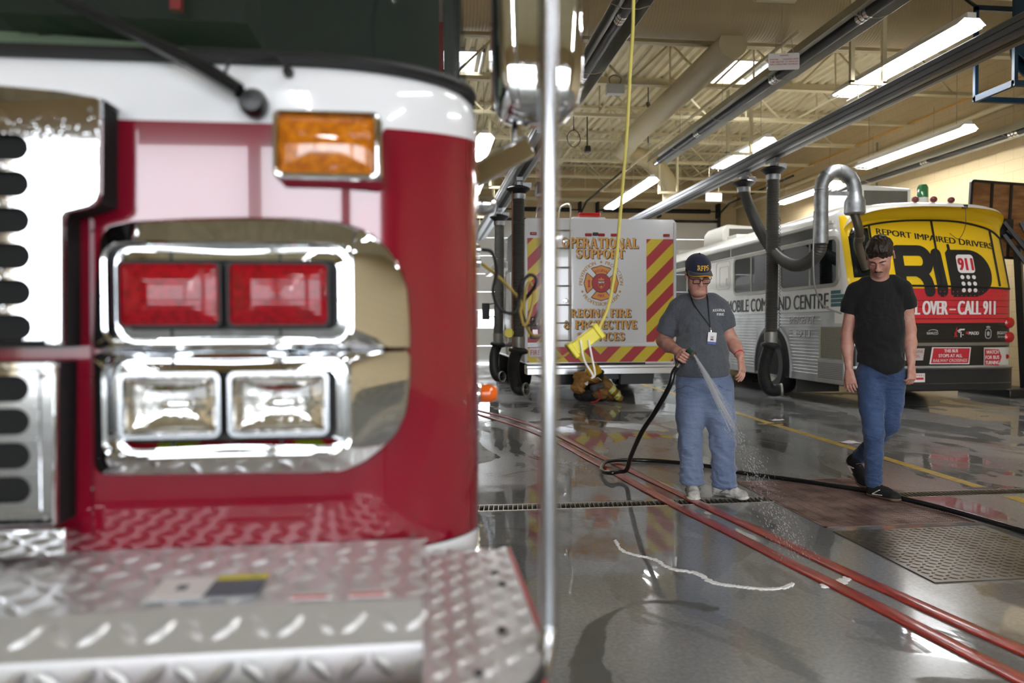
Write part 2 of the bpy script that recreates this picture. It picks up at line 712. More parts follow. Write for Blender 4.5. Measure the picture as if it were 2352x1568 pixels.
# ---------------------------------------------------------------- the setting
XL, XR, YF, YB, ZD = -9.0, 10.0, -11.5, 23.3, 6.05
fl = MB()
D0, D1 = 4.80, 4.97
GX0, GX1, GY0, GY1 = 2.33, 3.29, 4.15, 5.47
for x0, x1, y0, y1 in ((XL, XR, -1.5, GY0), (XL, GX0, GY0, D0), (GX1, XR, GY0, D0), (XL, GX0, D1, GY1), (GX1, XR, D1, GY1), (XL, XR, GY1, YB)):
    fl.add([(x0, y0, 0), (x1, y0, 0), (x1, y1, 0), (x0, y1, 0)], [(0, 1, 2, 3)])
fl.mi = 2
fl.add([(XL, YF, 0), (XR, YF, 0), (XR, -1.5, 0), (XL, -1.5, 0)], [(0, 1, 2, 3)])
fl.mi = 1
for x0, x1 in ((XL, GX0), (GX1, XR)):                        # drain channel
    fl.add([(x0, D0, -.16), (x1, D0, -.16), (x1, D1, -.16), (x0, D1, -.16), (x0, D0, 0), (x1, D0, 0), (x1, D1, 0), (x0, D1, 0)],
           [(0, 1, 2, 3), (0, 4, 5, 1), (3, 2, 6, 7)])
fl.box((GX0, GY0, -.5), (GX1, GY1, -.45))
fl.add([(x, y, z) for z in (-.5, 0) for x, y in ((GX0, GY0), (GX1, GY0), (GX1, GY1), (GX0, GY1))], [(0, 1, 5, 4), (1, 2, 6, 5), (2, 3, 7, 6), (3, 0, 4, 7)])
floor = struct(fl.build('floor', [FLOOR, mat('drain_channel', '2a2623', 0.5), mat('dry_concrete', '7a7a74', .75, spec=.2, noise=(1.2, '6a6a65', 6))], sm=0))
ln = MB()
for a, b, w in (((4.36, 15.5), (4.03, 5.03), .05), ((4.02, 4.74), (3.75, 2.2), .05), ((4.26, 8.55), (3.98, 8.62), .04)):
    a, b = Vector((*a, .0015)), Vector((*b, .0015))
    s = (b - a).cross(Vector((0, 0, 1))).normalized() * w
    ln.add([a + s, a - s, b - s, b + s], [(0, 1, 2, 3)])
struct(ln.build('floor_line', mat('worn_yellow_paint', 'c9a52c', 0.4, noise=(14, 'a8903c', 6)), floor, sm=0))

sk_ = MB()
P_ = spline([(x, y, .0006) for x, y in ((.55, 2.35), (.552, 2.556), (.62, 2.77), (.68, 2.93), (.79, 3.05), (.93, 3.13), (1.09, 3.1), (1.2, 3.0))], 12)
r_ = random.Random(4)
W_ = [.03 + .05 * max(0, 1 - i / len(P_) * 1.3) + r_.uniform(-.012, .012) for i in range(len(P_))]
sk_.add([P_[i] + Vector((s * W_[i], s * W_[i] * .5, 0)) for i in range(len(P_)) for s in (-1, 1)], [(2 * i, 2 * i + 1, 2 * i + 3, 2 * i + 2) for i in range(len(P_) - 1)])
struct(sk_.build('floor_damp_streak', mat('damp_streak', '52524d', .30, noise=(6, '46463f', 5)), floor, sm=0))

tr = MB()
for x0, x1 in ((0.0, GX0), (GX1, 8.0)):
    for y in (D0 + .008, D1 - .008):
        tr.box((x0, y - .008, -.03), (x1, y + .008, .002))
    x = x0 + .01
    while x < x1:
        tr.bar((x, D0, -.012), (x + .02, D1, -.012), .005, .024)
        x += .032
tag(tr.build('trench_grate', mat('drain_steel', '8b8478', 0.4, 0.8), sm=0), 'long narrow slotted steel drain grating set across the wet floor', 'drain')

gr = MB()
y = GY0 + .015
while y < GY1:
    gr.box((GX0 + .01, y - .005, -.035), (GX1 - .01, y + .005, .001))
    y += .022
for k in range(11):
    x = GX0 + .03 + k * (GX1 - GX0 - .06) / 10
    gr.box((x - .003, GY0 + .01, -.03), (x + .003, GY1 - .01, 0.0015))
for x in (GX0 + .008, GX1 - .008):
    gr.box((x - .008, GY0, -.04), (x + .008, GY1, .003))
for y in (GY0 + .008, GY1 - .008):
    gr.box((GX0, y - .008, -.04), (GX1, y + .008, .003))
tag(gr.build('floor_grate', mat('rusty_grate', '8a7068', 0.4, 0.35, noise=(5, '5f4640')), sm=0), 'large square rusty bar grate in the floor under the walking man', 'grate')

pl = MB()
pl.box((2.33, 3.19, .0005), (3.27, 4.06, .006))
lugs(pl, 2.35, 3.25, 3.21, 4.04, .042, .003, Matrix.Translation((0, 0, .006)))
tag(pl.build('floor_hatch', mat('steel_tread_plate', '77736a', 0.33, 0.75, noise=(4, '5d5548')), sm=0), 'square steel tread plate hatch cover beside the rusty grate', 'hatch')

BW = 0.2
struct(MB().box((XR, YF, 0), (XR + BW, YB, 6.6)).build('wall_right', BLOCK, sm=0))
struct(MB().box((XL - BW, YF, 0), (XL, YB, 6.6)).build('wall_left', BLOCK, sm=0))
DZ = 4.5
doors = ((0.75, 4.85), (5.35, 9.35))
wb = MB()
for x0, x1, z0, z1 in ((XL, .75, 0, 6.6), (4.85, 5.35, 0, DZ), (9.35, XR, 0, DZ), (.75, XR, DZ, 6.6)):
    wb.box((x0, YB, z0), (x1, YB + BW, z1))
struct(wb.build('wall_back', BLOCK, sm=0))
wf = MB()                                                     # open doorways behind the photographer
fd = ((-7.2, -2.85), (-2.62, 1.7), (2.7, 7.1))
px = XL
for a, b in fd:
    wf.box((px, YF - BW, 0), (a, YF, 6.6))
    wf.box((a, YF - BW, DZ), (b, YF, 6.6))
    px = b
wf.box((px, YF - BW, 0), (XR, YF, 6.6))
struct(wf.build('wall_front', BLOCK, sm=0))
struct(MB().box((-60, -70, -.12), (60, YF, -.02)).build('ground', mat('apron_concrete', '4d4d48', 0.5, noise=(.5, '3e3e3a'))))

for k, (x0, x1) in enumerate(doors):
    w = x1 - x0
    lite = k == 0
    root = struct(MB().box((x0, YB + .06, 0), (x1, YB + .1, .02)).build('door_%d' % (k + 1), DARK, sm=0))
    np_ = 8
    ph = DZ / np_
    pn = MB()
    for i in range(np_):
        z0 = i * ph + .004
        z1 = (i + 1) * ph - .004
        if lite and i == 2:
            gl = MB()
            for c in range(5):
                xa, xb = x0 + c * w / 5, x0 + (c + 1) * w / 5
                for q in ((xa, z0, xa + .05, z1), (xb - .05, z0, xb, z1), (xa + .05, z0, xb - .05, z0 + .03), (xa + .05, z1 - .03, xb - .05, z1)):
                    pn.box((q[0], YB + .04, q[1]), (q[2], YB + .09, q[3]))
                gl.box((xa + .05, YB + .06, z0 + .03), (xb - .05, YB + .066, z1 - .03))
            gl.build('pane', GLASS, root, sm=0)
        else:
            pn.box((x0, YB + .04, z0), (x1, YB + .09, z1))
            for q in (.25, .5, .75):
                pn.box((x0, YB + .036, z0 + q * ph - .006), (x1, YB + .041, z0 + q * ph + .006))
    pn.build('door_panel', WHITE_D, root, sm=0)
    hw = MB()
    for x in (x0 - .05, x1 + .01):
        hw.box((x, YB - .12, 0), (x + .06, YB - .002, 4.7))
    hw.tube([(x1 + .02, YB - .1, 4.3), (x1 + .02, YB - .2, 4.75), (x1 + .02, YB - .9, 4.95), (x1 + .02, YB - 5, 5.0)], .03, 8)
    hw.box((x0, YB - .05, DZ - .03), (x1, YB - .003, DZ + .05))
    hw.build('door_track', DARK, root, sm=0)
    sp = MB()
    for a, b in ((.05, .42), (.55, .92)):
        sp.tube([(x0 + w * (a + (b - a) * t / 60), YB - .22, 4.80) for t in range(61)], [.065 + .008 * (t % 2) for t in range(61)], 10)
    sp.cyl((x0, YB - .22, 4.80), (x1, YB - .22, 4.80), .018)
    for a in (0, .5, .985):
        sp.box((x0 + w * a, YB - .3, 4.6), (x0 + w * a + .06, YB - .003, 5.05))
    sp.build('torsion_spring', BLACK, root)

# corrugated roof deck with two rooflights
cl = MB()
holes = ((-.25, 1.07, 13.3, 14.8), (5.36, 6.5, 13.25, 14.65))
pit = .19
nx = int((XR - XL) / pit) + 1
for i in range(nx):
    x0 = XL + i * pit
    prof = [(x0, ZD + .05), (x0 + .03, ZD), (x0 + .10, ZD), (x0 + .13, ZD + .05), (x0 + pit, ZD + .05)]
    seg = [(YF - .2, YB + .2)]
    for hx0, hx1, hy0, hy1 in holes:
        if hx0 < x0 + pit / 2 < hx1:
            seg = [(YF - .2, hy0), (hy1, YB + .2)]
    for a, b in seg:
        cl.add([(x, y, z) for y in (a, b) for x, z in prof], [(j, j + 1, 6 + j, 5 + j) for j in range(4)])
cl.mi = 1
for a, b, c, d in ((XL, holes[0][0], YF, YB), (holes[0][1], holes[1][0], YF, YB), (holes[1][1], XR, YF, YB)):
    cl.box((a - .1, c - .3, ZD + .12), (b + .1 if b == XR else b, d + .3, ZD + .2))
for hx0, hx1, hy0, hy1 in holes:
    cl.box((hx0, YF - .3, ZD + .12), (hx1, hy0, ZD + .2))
    cl.box((hx0, hy1, ZD + .12), (hx1, YB + .3, ZD + .2))
struct(cl.build('ceiling', [DECK, mat('roof_board', '8a8478', .8)], sm=0))
for k, (hx0, hx1, hy0, hy1) in enumerate(holes):
    fr = MB()
    for q in ((hx0, hy0, hx0 + .03, hy1), (hx1 - .03, hy0, hx1, hy1), (hx0, hy0, hx1, hy0 + .03), (hx0, hy1 - .03, hx1, hy1)):
        fr.box((q[0], q[1], ZD - .02), (q[2], q[3], ZD + .3))
    w_ = struct(fr.build('window_%d' % (k + 1), WHITE, sm=0))
    MB().box((hx0, hy0, ZD + .30), (hx1, hy1, ZD + .306)).build('pane', GLASS, w_, sm=0)

# open-web roof joists
def joist(y):
    mb = MB()
    for dx in (-.035, .035):
        mb.box((XL, y + dx - .03, ZD - .06), (XR, y + dx + .03, ZD - .002))
        mb.box((XL, y + dx - .03, 5.28), (XR, y + dx + .03, 5.34))
    p = 1.5
    x = XL + .3 + (y * .37 % p)
    while x < XR - p:
        mb.bar((x, y, 5.31), (x + p / 2, y, ZD - .03), .035, .035)
        mb.bar((x + p / 2, y, ZD - .03), (x + p, y, 5.31), .035, .035)
        mb.bar((x + p / 2, y, ZD - .03), (x + p / 2, y, 5.31), .025, .025)
        x += p
    return mb


JY = [8.72, 10.66, 12.54, 14.5, 16.4, 18.5, 20.5, 22.4]
JN = ['nearest joist above the wide duct', 'joist just beyond the wide duct', 'joist carrying the small junction box', 'joist passing over the two rooflights',
      'joist beyond the rooflights, above the bus roof vents', 'joist over the rear of the support van', 'last but one joist before the back wall', 'joist closest to the back wall']
for y, nm in zip(JY, JN):
    tag(joist(y).build('roof_joist', CREAM, sm=0), 'cream open web steel ' + nm, 'joist', 'open web joists under the roof deck')

for x, nm in ((3.4, 'left of the middle tube heater'), (7.5, 'to the right, above the bus')):
    br = MB()
    br.bar((x, 10.7, 5.36), (x, 22.4, 5.36), .03, .03)
    br.bar((x, 10.7, 5.36), (x, 10.7, 5.30), .03, .03)
    tag(br.build('joist_bridging', CREAM, sm=0), 'cream bridging rod tying the roof joists together, ' + nm, 'bridging')
# ---------------------------------------------------------------- fire truck in the foreground
CXT = -1.15
truck = thing('fire_truck', 'red and white fire truck in the foreground with chrome lamp bezel and tread plate bumper', 'fire truck', (CXT, 4.0, 0))


def cab_y(x):
    u = (abs(x - CXT) - 0.95) / 0.305
    if u <= 0:
        return 1.32
    return 1.32 + 0.2 * (1 - math.sqrt(max(0.0, 1 - min(u, 1.0) ** 2)))


def cab_outline(ins=0.0, dy=0.0):
    xs = [CXT + 1.255 * math.sin(R(90) * k / 16) for k in range(17)]
    xs = [0.0] + [0.95 * k / 3 for k in range(1, 4)] + [0.95 + 0.305 * math.sin(R(90) * k / 14) for k in range(1, 15)]
    rt = [(CXT + x, cab_y(CXT + x)) for x in xs]
    rt += [(CXT + 1.255, 1.75), (CXT + 1.255, 2.4), (CXT + 1.255, 3.6)]
    pts = [(2 * CXT - x, y) for x, y in rt[:0:-1]] + rt
    out = []
    for x, y in pts:
        d = Vector((x - CXT, y - 2.6))
        k = 1 - ins / max(d.length, .1)
        out.append((CXT + d.x * k, 2.6 + d.y * k + dy))
    return out


cabm = MB()
rows = [(.755, 0, 0, 0), (.798, 0, 0, 1), (.801, 0, 0, 2), (1.545, 0, 0, 3), (1.60, 0, 0, 3), (1.63, .006, 0, 3), (1.648, .022, 0, 3)]
prev = None
NO = len(cab_outline())
pv = []
for z, ins, dy, m_ in rows:
    for x, y in cab_outline(ins, dy):
        lift = 0.022 * min(1, max(0, (y - 1.32) / .2)) if z == 1.545 else 0
        pv.append((x, y, z + lift))
pf, pm = [], []
for j in range(len(rows) - 1):
    for i in range(NO - 1):
        cabm.mi = (0, 1, 2, 0, 0, 0)[j] if j else 0
        pf.append((j * NO + i, j * NO + i + 1, (j + 1) * NO + i + 1, (j + 1) * NO + i))
        pm.append((0, 1, 2, 0, 0, 0)[j])
cabm.add(pv, pf)
cabm.m = pm
cabm.mi = 0
cabm.box((CXT - 1.24, 1.75, 2.62), (CXT + 1.24, 3.6, 2.9))
for sx_ in (-1, 1):
    cabm.mi = 1
    cabm.box((CXT + sx_ * 1.22 - .02, 1.9, 1.65), (CXT + sx_ * 1.22 + .02, 2.0, 2.62))
cabm.mi = 2
cabm.box((CXT - 1.24, 3.55, .755), (CXT + 1.24, 3.6, 2.62))
cabm.build('cab_shell', [PWHITE, BLACKP, RED], truck, sm=40)

gk = MB()
o1 = [Vector((x, y, 1.659)) for x, y in cab_outline(.016)]
gk.tube(o1[2:-1], .0125, 8)
gk.build('windscreen_gasket', BLACK, truck)
ws = MB()
op = cab_outline(.022)[3:-1]
nn = len(op)
vv = []
for z, s in ((1.655, 0), (2.1, .05), (2.62, .13)):
    for x, y in op:
        vv.append((CXT + (x - CXT) * (1 - s * .3), y + s * (1 if y < 1.7 else .2), z))
ws.add(vv, [(j * nn + i, j * nn + i + 1, (j + 1) * nn + i + 1, (j + 1) * nn + i) for j in range(2) for i in range(nn - 1)])
ws.build('windscreen', mat('green_windscreen', '1a2a1e', 0.02, alpha=.40, ior=1.5), truck)
dsh = MB()
dsh.grid(lambda u, v: Vector((CXT - 1.15 + 2.3 * u, 1.62 + .5 * v * v + .12 * abs(2 * u - 1) ** 4, 1.64 + (.20 - .12 * abs(2 * u - 1) ** 3) * min(1, v * 2))), 30, 8)
dsh.build('dashboard', mat('dark_green_dash', 'a9bfa0', 0.7), truck)
it = MB()
it.box((CXT - 1.2, 2.5, 1.5), (CXT + 1.2, 2.55, 2.6))
it.cbox((-.62, 1.72, 1.90), (.5, .15, .12))
it.tube([(-.95 + .2 * math.cos(t * pi / 12), 1.8 + .06 * math.sin(t * pi / 12), 1.98 + .2 * math.sin(t * pi / 12)) for t in range(24)], .016, 8, closed=True)
it.build('cab_interior', mat('cab_black', '101413', 0.6), truck)
MB().cbox((-.498, 1.60, 1.865), (.02, .02, .05)).build('dash_knob', SIGNRED, truck)

wp = MB()
wp.tube([(-.667, 1.275, 1.767), (-.59, 1.276, 1.73), (-.451, 1.277, 1.666), (-.384, 1.277, 1.634)], [.008, .010, .014, .019], 8, sq=.7)
wp.tube([(-.384, 1.277, 1.634), (-.345, 1.277, 1.613), (-.30, 1.275, 1.585)], [.019, .023, .021], 8, sq=.6)
wp.lathe([(0, -.01), (.021, -.01), (.023, .0), (.023, .02), (.017, .032), (0, .034)], 20, Matrix.Translation((-.283, 1.31, 1.572)) @ Matrix.Rotation(pi / 2, 4, 'X'))
w_ = wp.build('wiper_arm', BLACKP, truck)
nz = MB()
nz.tube(spline([(-.325, 1.275, 1.604), (-.312, 1.272, 1.632), (-.284, 1.285, 1.652), (-.25, 1.30, 1.655), (-.232, 1.305, 1.638)], 6), .0028, 6)
nz.lathe([(0, 0), (.009, 0), (.008, .012), (0, .016)], 12, Matrix.Translation((-.229, 1.318, 1.631)) @ Matrix.Rotation(pi / 2, 4, 'X'))
nz.build('washer_hose', BLACK, truck)

# lamp bezel: each half lofted from its rim into the lamp recess
BZU = [(-0.540, 1.163), (-0.537, 1.236), (-0.532, 1.313), (-0.527, 1.345), (-0.513, 1.364), (-0.476, 1.373), (-0.394, 1.378), (-0.298, 1.381), (-0.214, 1.381), (-0.142, 1.376), (-0.099, 1.362), (-0.067, 1.337), (-0.045, 1.305), (-0.032, 1.265), (-0.028, 1.206), (-0.027, 1.161)]
BZL = [(-0.540, 1.160), (-0.027, 1.158), (-0.028, 1.102), (-0.035, 1.047), (-0.051, 1.013), (-0.073, 0.990), (-0.106, 0.966), (-0.139, 0.952), (-0.204, 0.951), (-0.344, 0.953), (-0.522, 0.956), (-0.537, 0.961), (-0.541, 0.974)]


def ray_out(poly, c, n):
    out = []
    for k in range(n):
        a = 2 * pi * k / n
        d = (math.cos(a), math.sin(a))
        best = None
        for i in range(len(poly)):
            p, q = poly[i], poly[(i + 1) % len(poly)]
            ex, ey = q[0] - p[0], q[1] - p[1]
            den = d[0] * ey - d[1] * ex
            if abs(den) < 1e-12:
                continue
            t = ((p[0] - c[0]) * ey - (p[1] - c[1]) * ex) / den
            s = ((p[0] - c[0]) * d[1] - (p[1] - c[1]) * d[0]) / den
            if t > 0 and -1e-6 <= s <= 1 + 1e-6 and (best is None or t > best):
                best = t
        out.append((c[0] + d[0] * best, c[1] + d[1] * best))
    return out


def shrink(loop, c, d):
    out = []
    for x, z in loop:
        v = Vector((x - c[0], z - c[1]))
        k = max(0, v.length - d) / v.length
        out.append((c[0] + v.x * k, c[1] + v.y * k))
    return out


def half_bezel(poly, ro, ri):
    c = ((ro[0] + ro[2]) / 2, (ro[1] + ro[3]) / 2)
    n = 144
    A = ray_out(poly, c, n)
    B = ray_out(rrect(ro[2] - ro[0], ro[3] - ro[1], .028, 6, *c), c, n)
    Cc = ray_out(rrect(ri[2] - ri[0], ri[3] - ri[1], .016, 6, *c), c, n)

    def off(loop, y):
        return [(x, y + (cab_y(x) - 1.32) * .8, z) for x, z in loop]
    loops = [off(A, 1.325), off(shrink(A, c, -.002), 1.30), off(shrink(A, c, .001), 1.290), off(shrink(A, c, .007), 1.2845),
             off(shrink(B, c, -.010), 1.2815), off(shrink(B, c, -.004), 1.277), off(shrink(B, c, .002), 1.279), off(shrink(B, c, .006), 1.297), off(shrink(B, c, .008), 1.3015), off(Cc, 1.2985), off(shrink(Cc, c, .001), 1.302), off(shrink(Cc, c, .002), 1.318)]
    mb = MB()
    mb.add([p for lp in loops for p in lp], [(j * n + i, j * n + (i + 1) % n, (j + 1) * n + (i + 1) % n, (j + 1) * n + i) for j in range(len(loops) - 1) for i in range(n)])
    return mb


half_bezel(BZU, (-.515, 1.171, -.125, 1.335), (-.503, 1.195, -.157, 1.312)).build('lamp_bezel', CHROME_W, truck, sm=50)
half_bezel(BZL, (-.517, .985, -.130, 1.148), (-.503, 1.012, -.159, 1.130)).build('lamp_bezel', CHROME_W, truck, sm=50)
bk = MB()
for z0, z1 in ((1.19, 1.317), (1.005, 1.136)):
    bk.box((-.512, 1.3175, z0), (-.150, 1.319, z1))
    for x in (-.418, -.243):
        for z in (z0 - .007, z1 - .005):
            bk.box((x - .002, 1.297, z), (x + .002, 1.306, z + .012))
bk.build('lamp_backing', BLACK, truck, sm=0)


def sealed(x0, x1, z0, z1, y, bulge, r=.012):
    """rounded rectangular lens bulging towards the viewer"""
    mb = MB()
    w, h, cx_, cz = x1 - x0, z1 - z0, (x0 + x1) / 2, (z0 + z1) / 2
    base = rrect(w, h, r, 6)
    n = len(base)
    v = [(cx_ + a, y + .02, cz + b) for a, b in base]
    S_ = (1.0, .985, .95, .88, .78, .65, .5, .35, .2, .05)
    for s in S_:
        for a, b in base:
            p, q = 2 * a * s / w, 2 * b * s / h
            v.append((cx_ + a * s, y + .004 - (bulge + .004) * max(0, 1 - abs(p) ** 4) ** .8 * max(0, 1 - abs(q) ** 2.4) ** .8, cz + b * s))
    k = len(S_)
    mb.add(v, [(j * n + i, j * n + (i + 1) % n, (j + 1) * n + (i + 1) % n, (j + 1) * n + i) for j in range(k) for i in range(n)] + [tuple(k * n + i for i in range(n))])
    return mb


RLENS = mat('red_lamp_lens', '9c0a1a', 0.08, coat=.35, noise=(90, '7a0713'), wave=(38, .25, .002, 'Z'))
for x0, x1 in ((-.499, -.337), (-.326, -.161)):
    l_ = sealed(x0, x1, 1.2, 1.307, 1.288, .013, r=.010).build('red_warning_lamp', RLENS, truck, sm=50)
    rm = MB()
    rm.ring([(a, b) for a, b in rrect(x1 - x0 + .003, .110, .012, 6)], [(a, b) for a, b in rrect(x1 - x0 - .006, .101, .009, 6)], .012, Matrix.Translation(((x0 + x1) / 2, 1.286, 1.2535)) @ Matrix.Rotation(-pi / 2, 4, 'X'))
    rm.build('lamp_rim', BLACK, l_, sm=0)
LENSC = mat('clear_headlamp_lens', 'ffffff', 0.0, trans=1.0, ior=1.01, coat=1.0, wave=(30, .10, .002, 'X'))
for x0, x1 in ((-.499, -.339), (-.327, -.163)):
    h_ = MB()
    cx_ = (x0 + x1) / 2
    base = rrect(x1 - x0 - .006, .103, .012, 6)
    n = len(base)
    rings = [(1, 1.294), (.95, 1.299), (.88, 1.304), (.75, 1.3085), (.6, 1.312), (.4, 1.3148), (.2, 1.3165), (.02, 1.317)]
    h_.add([(cx_ + a * s, yy, 1.0705 + b * s) for s, yy in rings for a, b in base], [(j * n + i, j * n + (i + 1) % n, (j + 1) * n + (i + 1) % n, (j + 1) * n + i) for j in range(7) for i in range(n)])
    h_.ell((cx_, 1.312, 1.0705), (.03, .010, .012), nu=16, nv=8)
    hd = h_.build('headlamp', mat('reflector', 'f0f0ee', 0.08, 1.0, bump=(45, .4, .003)), truck, sm=60)
    sealed(x0 + .003, x1 - .003, 1.0185, 1.1225, 1.290, .008).build('headlamp_lens', LENSC, hd, sm=50)
    rm = MB()
    rm.ring([(a, b) for a, b in rrect(x1 - x0, .109, .013, 6)], [(a, b) for a, b in rrect(x1 - x0 - .012, .097, .010, 6)], .014, Matrix.Translation((cx_, 1.284, 1.0705)) @ Matrix.Rotation(-pi / 2, 4, 'X'))
    rm.build('headlamp_rim', mat('satin_rim', 'c9ccd0', 0.2, 1.0), hd, sm=30)

# amber turn lamp
am = MB()
base = rrect(.176, .113, .012, 6, -.160, 1.4985)
ins = rrect(.158, .097, .009, 6, -.161, 1.5005)
n = len(base)
loops = [[(x + .006, 1.325, z - .006) for x, z in base], [(x + .002, 1.275, z - .002) for x, z in base], [(x, 1.266, z) for x, z in shrink(base, (-.16, 1.4985), .002)], [(x, 1.264, z) for x, z in shrink(base, (-.16, 1.4985), .006)], [(x, 1.266, z) for x, z in ins], [(x, 1.279, z) for x, z in ins]]
am.add([p for lp in loops for p in lp], [(j * n + i, j * n + (i + 1) % n, (j + 1) * n + (i + 1) % n, (j + 1) * n + i) for j in range(5) for i in range(n)])
a_ = am.build('turn_lamp', CHROME_W, truck, sm=50)
sealed(-.240, -.082, 1.452, 1.549, 1.276, .012, r=.009).build('amber_lens', mat('amber_turn_lens', 'cf7a12', 0.05, coat=1.0, noise=(70, 'a85c0c'), wave=(40, .3, .002, 'X')), a_, sm=50)

# grille
SCREW = mat('screw_steel', '8e8c86', .35, .9)
GY = 1.25
XG = CXT
gp = MB()
up_sl = [1.477, 1.421, 1.365, 1.310, 1.254, 1.200]
lo_sl = [1.105, 1.054, 1.001, 0.948]


def slot_panel(mb, slots, z0, z1, edge, xs, hh):
    """chrome plate with rounded-end slots running off to the left; xs is the slot end"""
    bounds = [z1] + [(slots[i] + slots[i + 1]) / 2 for i in range(len(slots) - 1)] + [z0]
    M = Matrix.Translation((0, GY, 0)) @ Matrix.Rotation(pi / 2, 4, 'X')
    for i, zc in enumerate(slots):
        t, b = bounds[i], bounds[i + 1]
        x0 = xs - .05
        arc = [(xs - hh + hh * math.cos(R(90 - 180 * k / 10)), zc + hh * math.sin(R(90 - 180 * k / 10))) for k in range(11)]
        poly = [(x0, t)] + [(x0, zc + hh)] + arc + [(x0, zc - hh), (x0, b), (edge, b), (edge, t)]
        mb.prism(poly, .012, M)
        mb.prism([(2 * XG - edge + .1, zc + hh), (x0, zc + hh), (x0, t), (2 * XG - edge + .1, t)], .012, M)
        mb.prism([(2 * XG - edge + .1, b), (x0, b), (x0, zc - hh), (2 * XG - edge + .1, zc - hh)], .012, M)


slot_panel(gp, up_sl, 1.180, 1.506, -.590, -.606, .0205)
slot_panel(gp, lo_sl, .915, 1.133, -.598, -.612, .0205)
g_ = gp.build('grille', CHROME_W, truck, sm=40, bev=.002)
go = MB()
M = Matrix.Translation((0, GY + .004, 0)) @ Matrix.Rotation(pi / 2, 4, 'X')
go.prism([(-.590, 1.172), (-.563, 1.172), (-.560, 1.372), (-.556, 1.378), (-.520, 1.388), (-.509, 1.397), (-.505, 1.41), (-.502, 1.556), (-.512, 1.559), (-.653, 1.548), (-1.70, 1.548), (-1.70, 1.506), (-.590, 1.506)], .014, M)
go.prism([(-1.70, .889), (-.579, .889), (-.573, 1.142), (-.578, 1.147), (-1.70, 1.147), (-1.70, 1.133), (-.598, 1.133), (-.600, .915), (-1.70, .915)], .014, M)
go.prism([(-1.70, .84), (-.566, .84), (-.566, .883), (-1.70, .883)], .01, M)
go.build('grille_surround', CHROME_W, truck, sm=40, bev=.003)
gs = MB()
M2 = Matrix.Translation((0, 1.325, 0)) @ Matrix.Rotation(pi / 2, 4, 'X')
gs.mi = 0
gs.prism([(-1.71, 1.168), (-.567, 1.168), (-.564, 1.376), (-.509, 1.397), (-.506, 1.556), (-.653, 1.549), (-1.71, 1.549)], .066, M2)
gs.prism([(-1.71, .885), (-.583, .885), (-.577, 1.145), (-1.71, 1.145)], .066, M2)
gs.build('grille_box', mat('grille_dark_matt', '0c0c0d', .8), truck, sm=0)
gt = MB()
gt.add([(-.502, GY + .004, 1.559), (-.57, GY + .02, 1.574), (-.66, GY + .02, 1.580), (-1.70, GY + .02, 1.580), (-1.70, GY - .01, 1.549), (-.653, GY - .01, 1.549),
        (-.502, 1.33, 1.561), (-.57, 1.33, 1.576), (-.66, 1.33, 1.582), (-1.70, 1.33, 1.582)], [(0, 1, 2, 5), (5, 2, 3, 4), (0, 6, 7, 1), (1, 7, 8, 2), (2, 8, 9, 3)])
gt.build('grille_cap', CHROME_W, truck, sm=20)
for x, z in ((-.516, 1.538), (-.531, 1.413), (-.575, 1.336), (-.552, 1.36), (-.592, 1.124), (-.592, .902), (-.556, 1.115), (-.557, .93)):
    y = GY - .012 if x < -.57 or z > 1.4 else 1.318
    rv = MB()
    rv.lathe([(0, .003), (.003, .002), (.0042, 0)], 10, Matrix.Translation((x, y, z)) @ Matrix.Rotation(pi / 2, 4, 'X'))
    rv.build('screw', SCREW, truck)
tp_ = MB()
tp_.bar((-.566, 1.318, .85), (-.56, 1.318, 1.38), .02, .012, (0, 1, 0))
tp_.build('trim_strip', RED, truck, sm=0)

# bumper: central lid, lower deck at the corner, painted skin
lid = MB()
prof = [(1.325, .825), (1.03, .825), (.985, .792), (.978, .786), (.972, .745), (.972, .735), (1.0, .735), (1.0, .70), (1.325, .70)]
lid.prism([(y, z) for y, z in prof], 2.29, Matrix.Translation((-2.296, 0, 0)) @ Matrix(((0, 0, 1, 0), (1, 0, 0, 0), (0, 1, 0, 0), (0, 0, 0, 1))))
PT = .041
lugs(lid, -2.29, -.012, 1.035, 1.32, PT, .0042, Matrix.Translation((0, 0, .825)))
sl = Vector((0, .985 - 1.03, .792 - .825))
lugs(lid, -2.29, -.012, 0.004, sl.length - .002, PT, .0042, Matrix.Translation((0, .985, .792)) @ Matrix.Rotation(math.atan2(.033, .045), 4, 'X'))
lugs(lid, -2.29, -.012, -.004, .038, PT, .004, Matrix.Translation((0, .972, .745)) @ Matrix.Rotation(pi / 2, 4, 'X'))
lid.build('bumper_lid', TREAD, truck, sm=20)

dk = MB()
edge = [(.149, 1.37), (.150, 1.2), (.150, 1.0), (.148, .955), (.139, .905), (.118, .86), (.088, .826), (.045, .80), (-.006, .79)]
poly = [(-.004, 1.37)] + edge[::1]
dk.prism(poly[::-1], .012, Matrix.Translation((0, 0, .774)))
lg = MB()
lugs(lg, 0, .16, .78, 1.37, .030, .0036, Matrix.Translation((0, 0, .786)))
keep = []
i = 0
for k in range(0, len(lg.v), 10):
    c = lg.v[k:k + 10]
    cx_, cy_ = sum(p.x for p in c) / 10, sum(p.y for p in c) / 10
    inside = cx_ < .137 and cx_ > .01 and (cy_ > .97 or (cx_ - .0) ** 2 / .137 ** 2 + (cy_ - .97) ** 2 / .165 ** 2 < 1)
    if inside:
        dk.add(c, [(6, 7, 8, 9), (0, 1, 7, 6), (1, 2, 7), (2, 3, 8, 7), (3, 4, 9, 8), (4, 5, 9), (5, 0, 6, 9)])
dk.build('bumper_deck', TREAD, truck, sm=20)
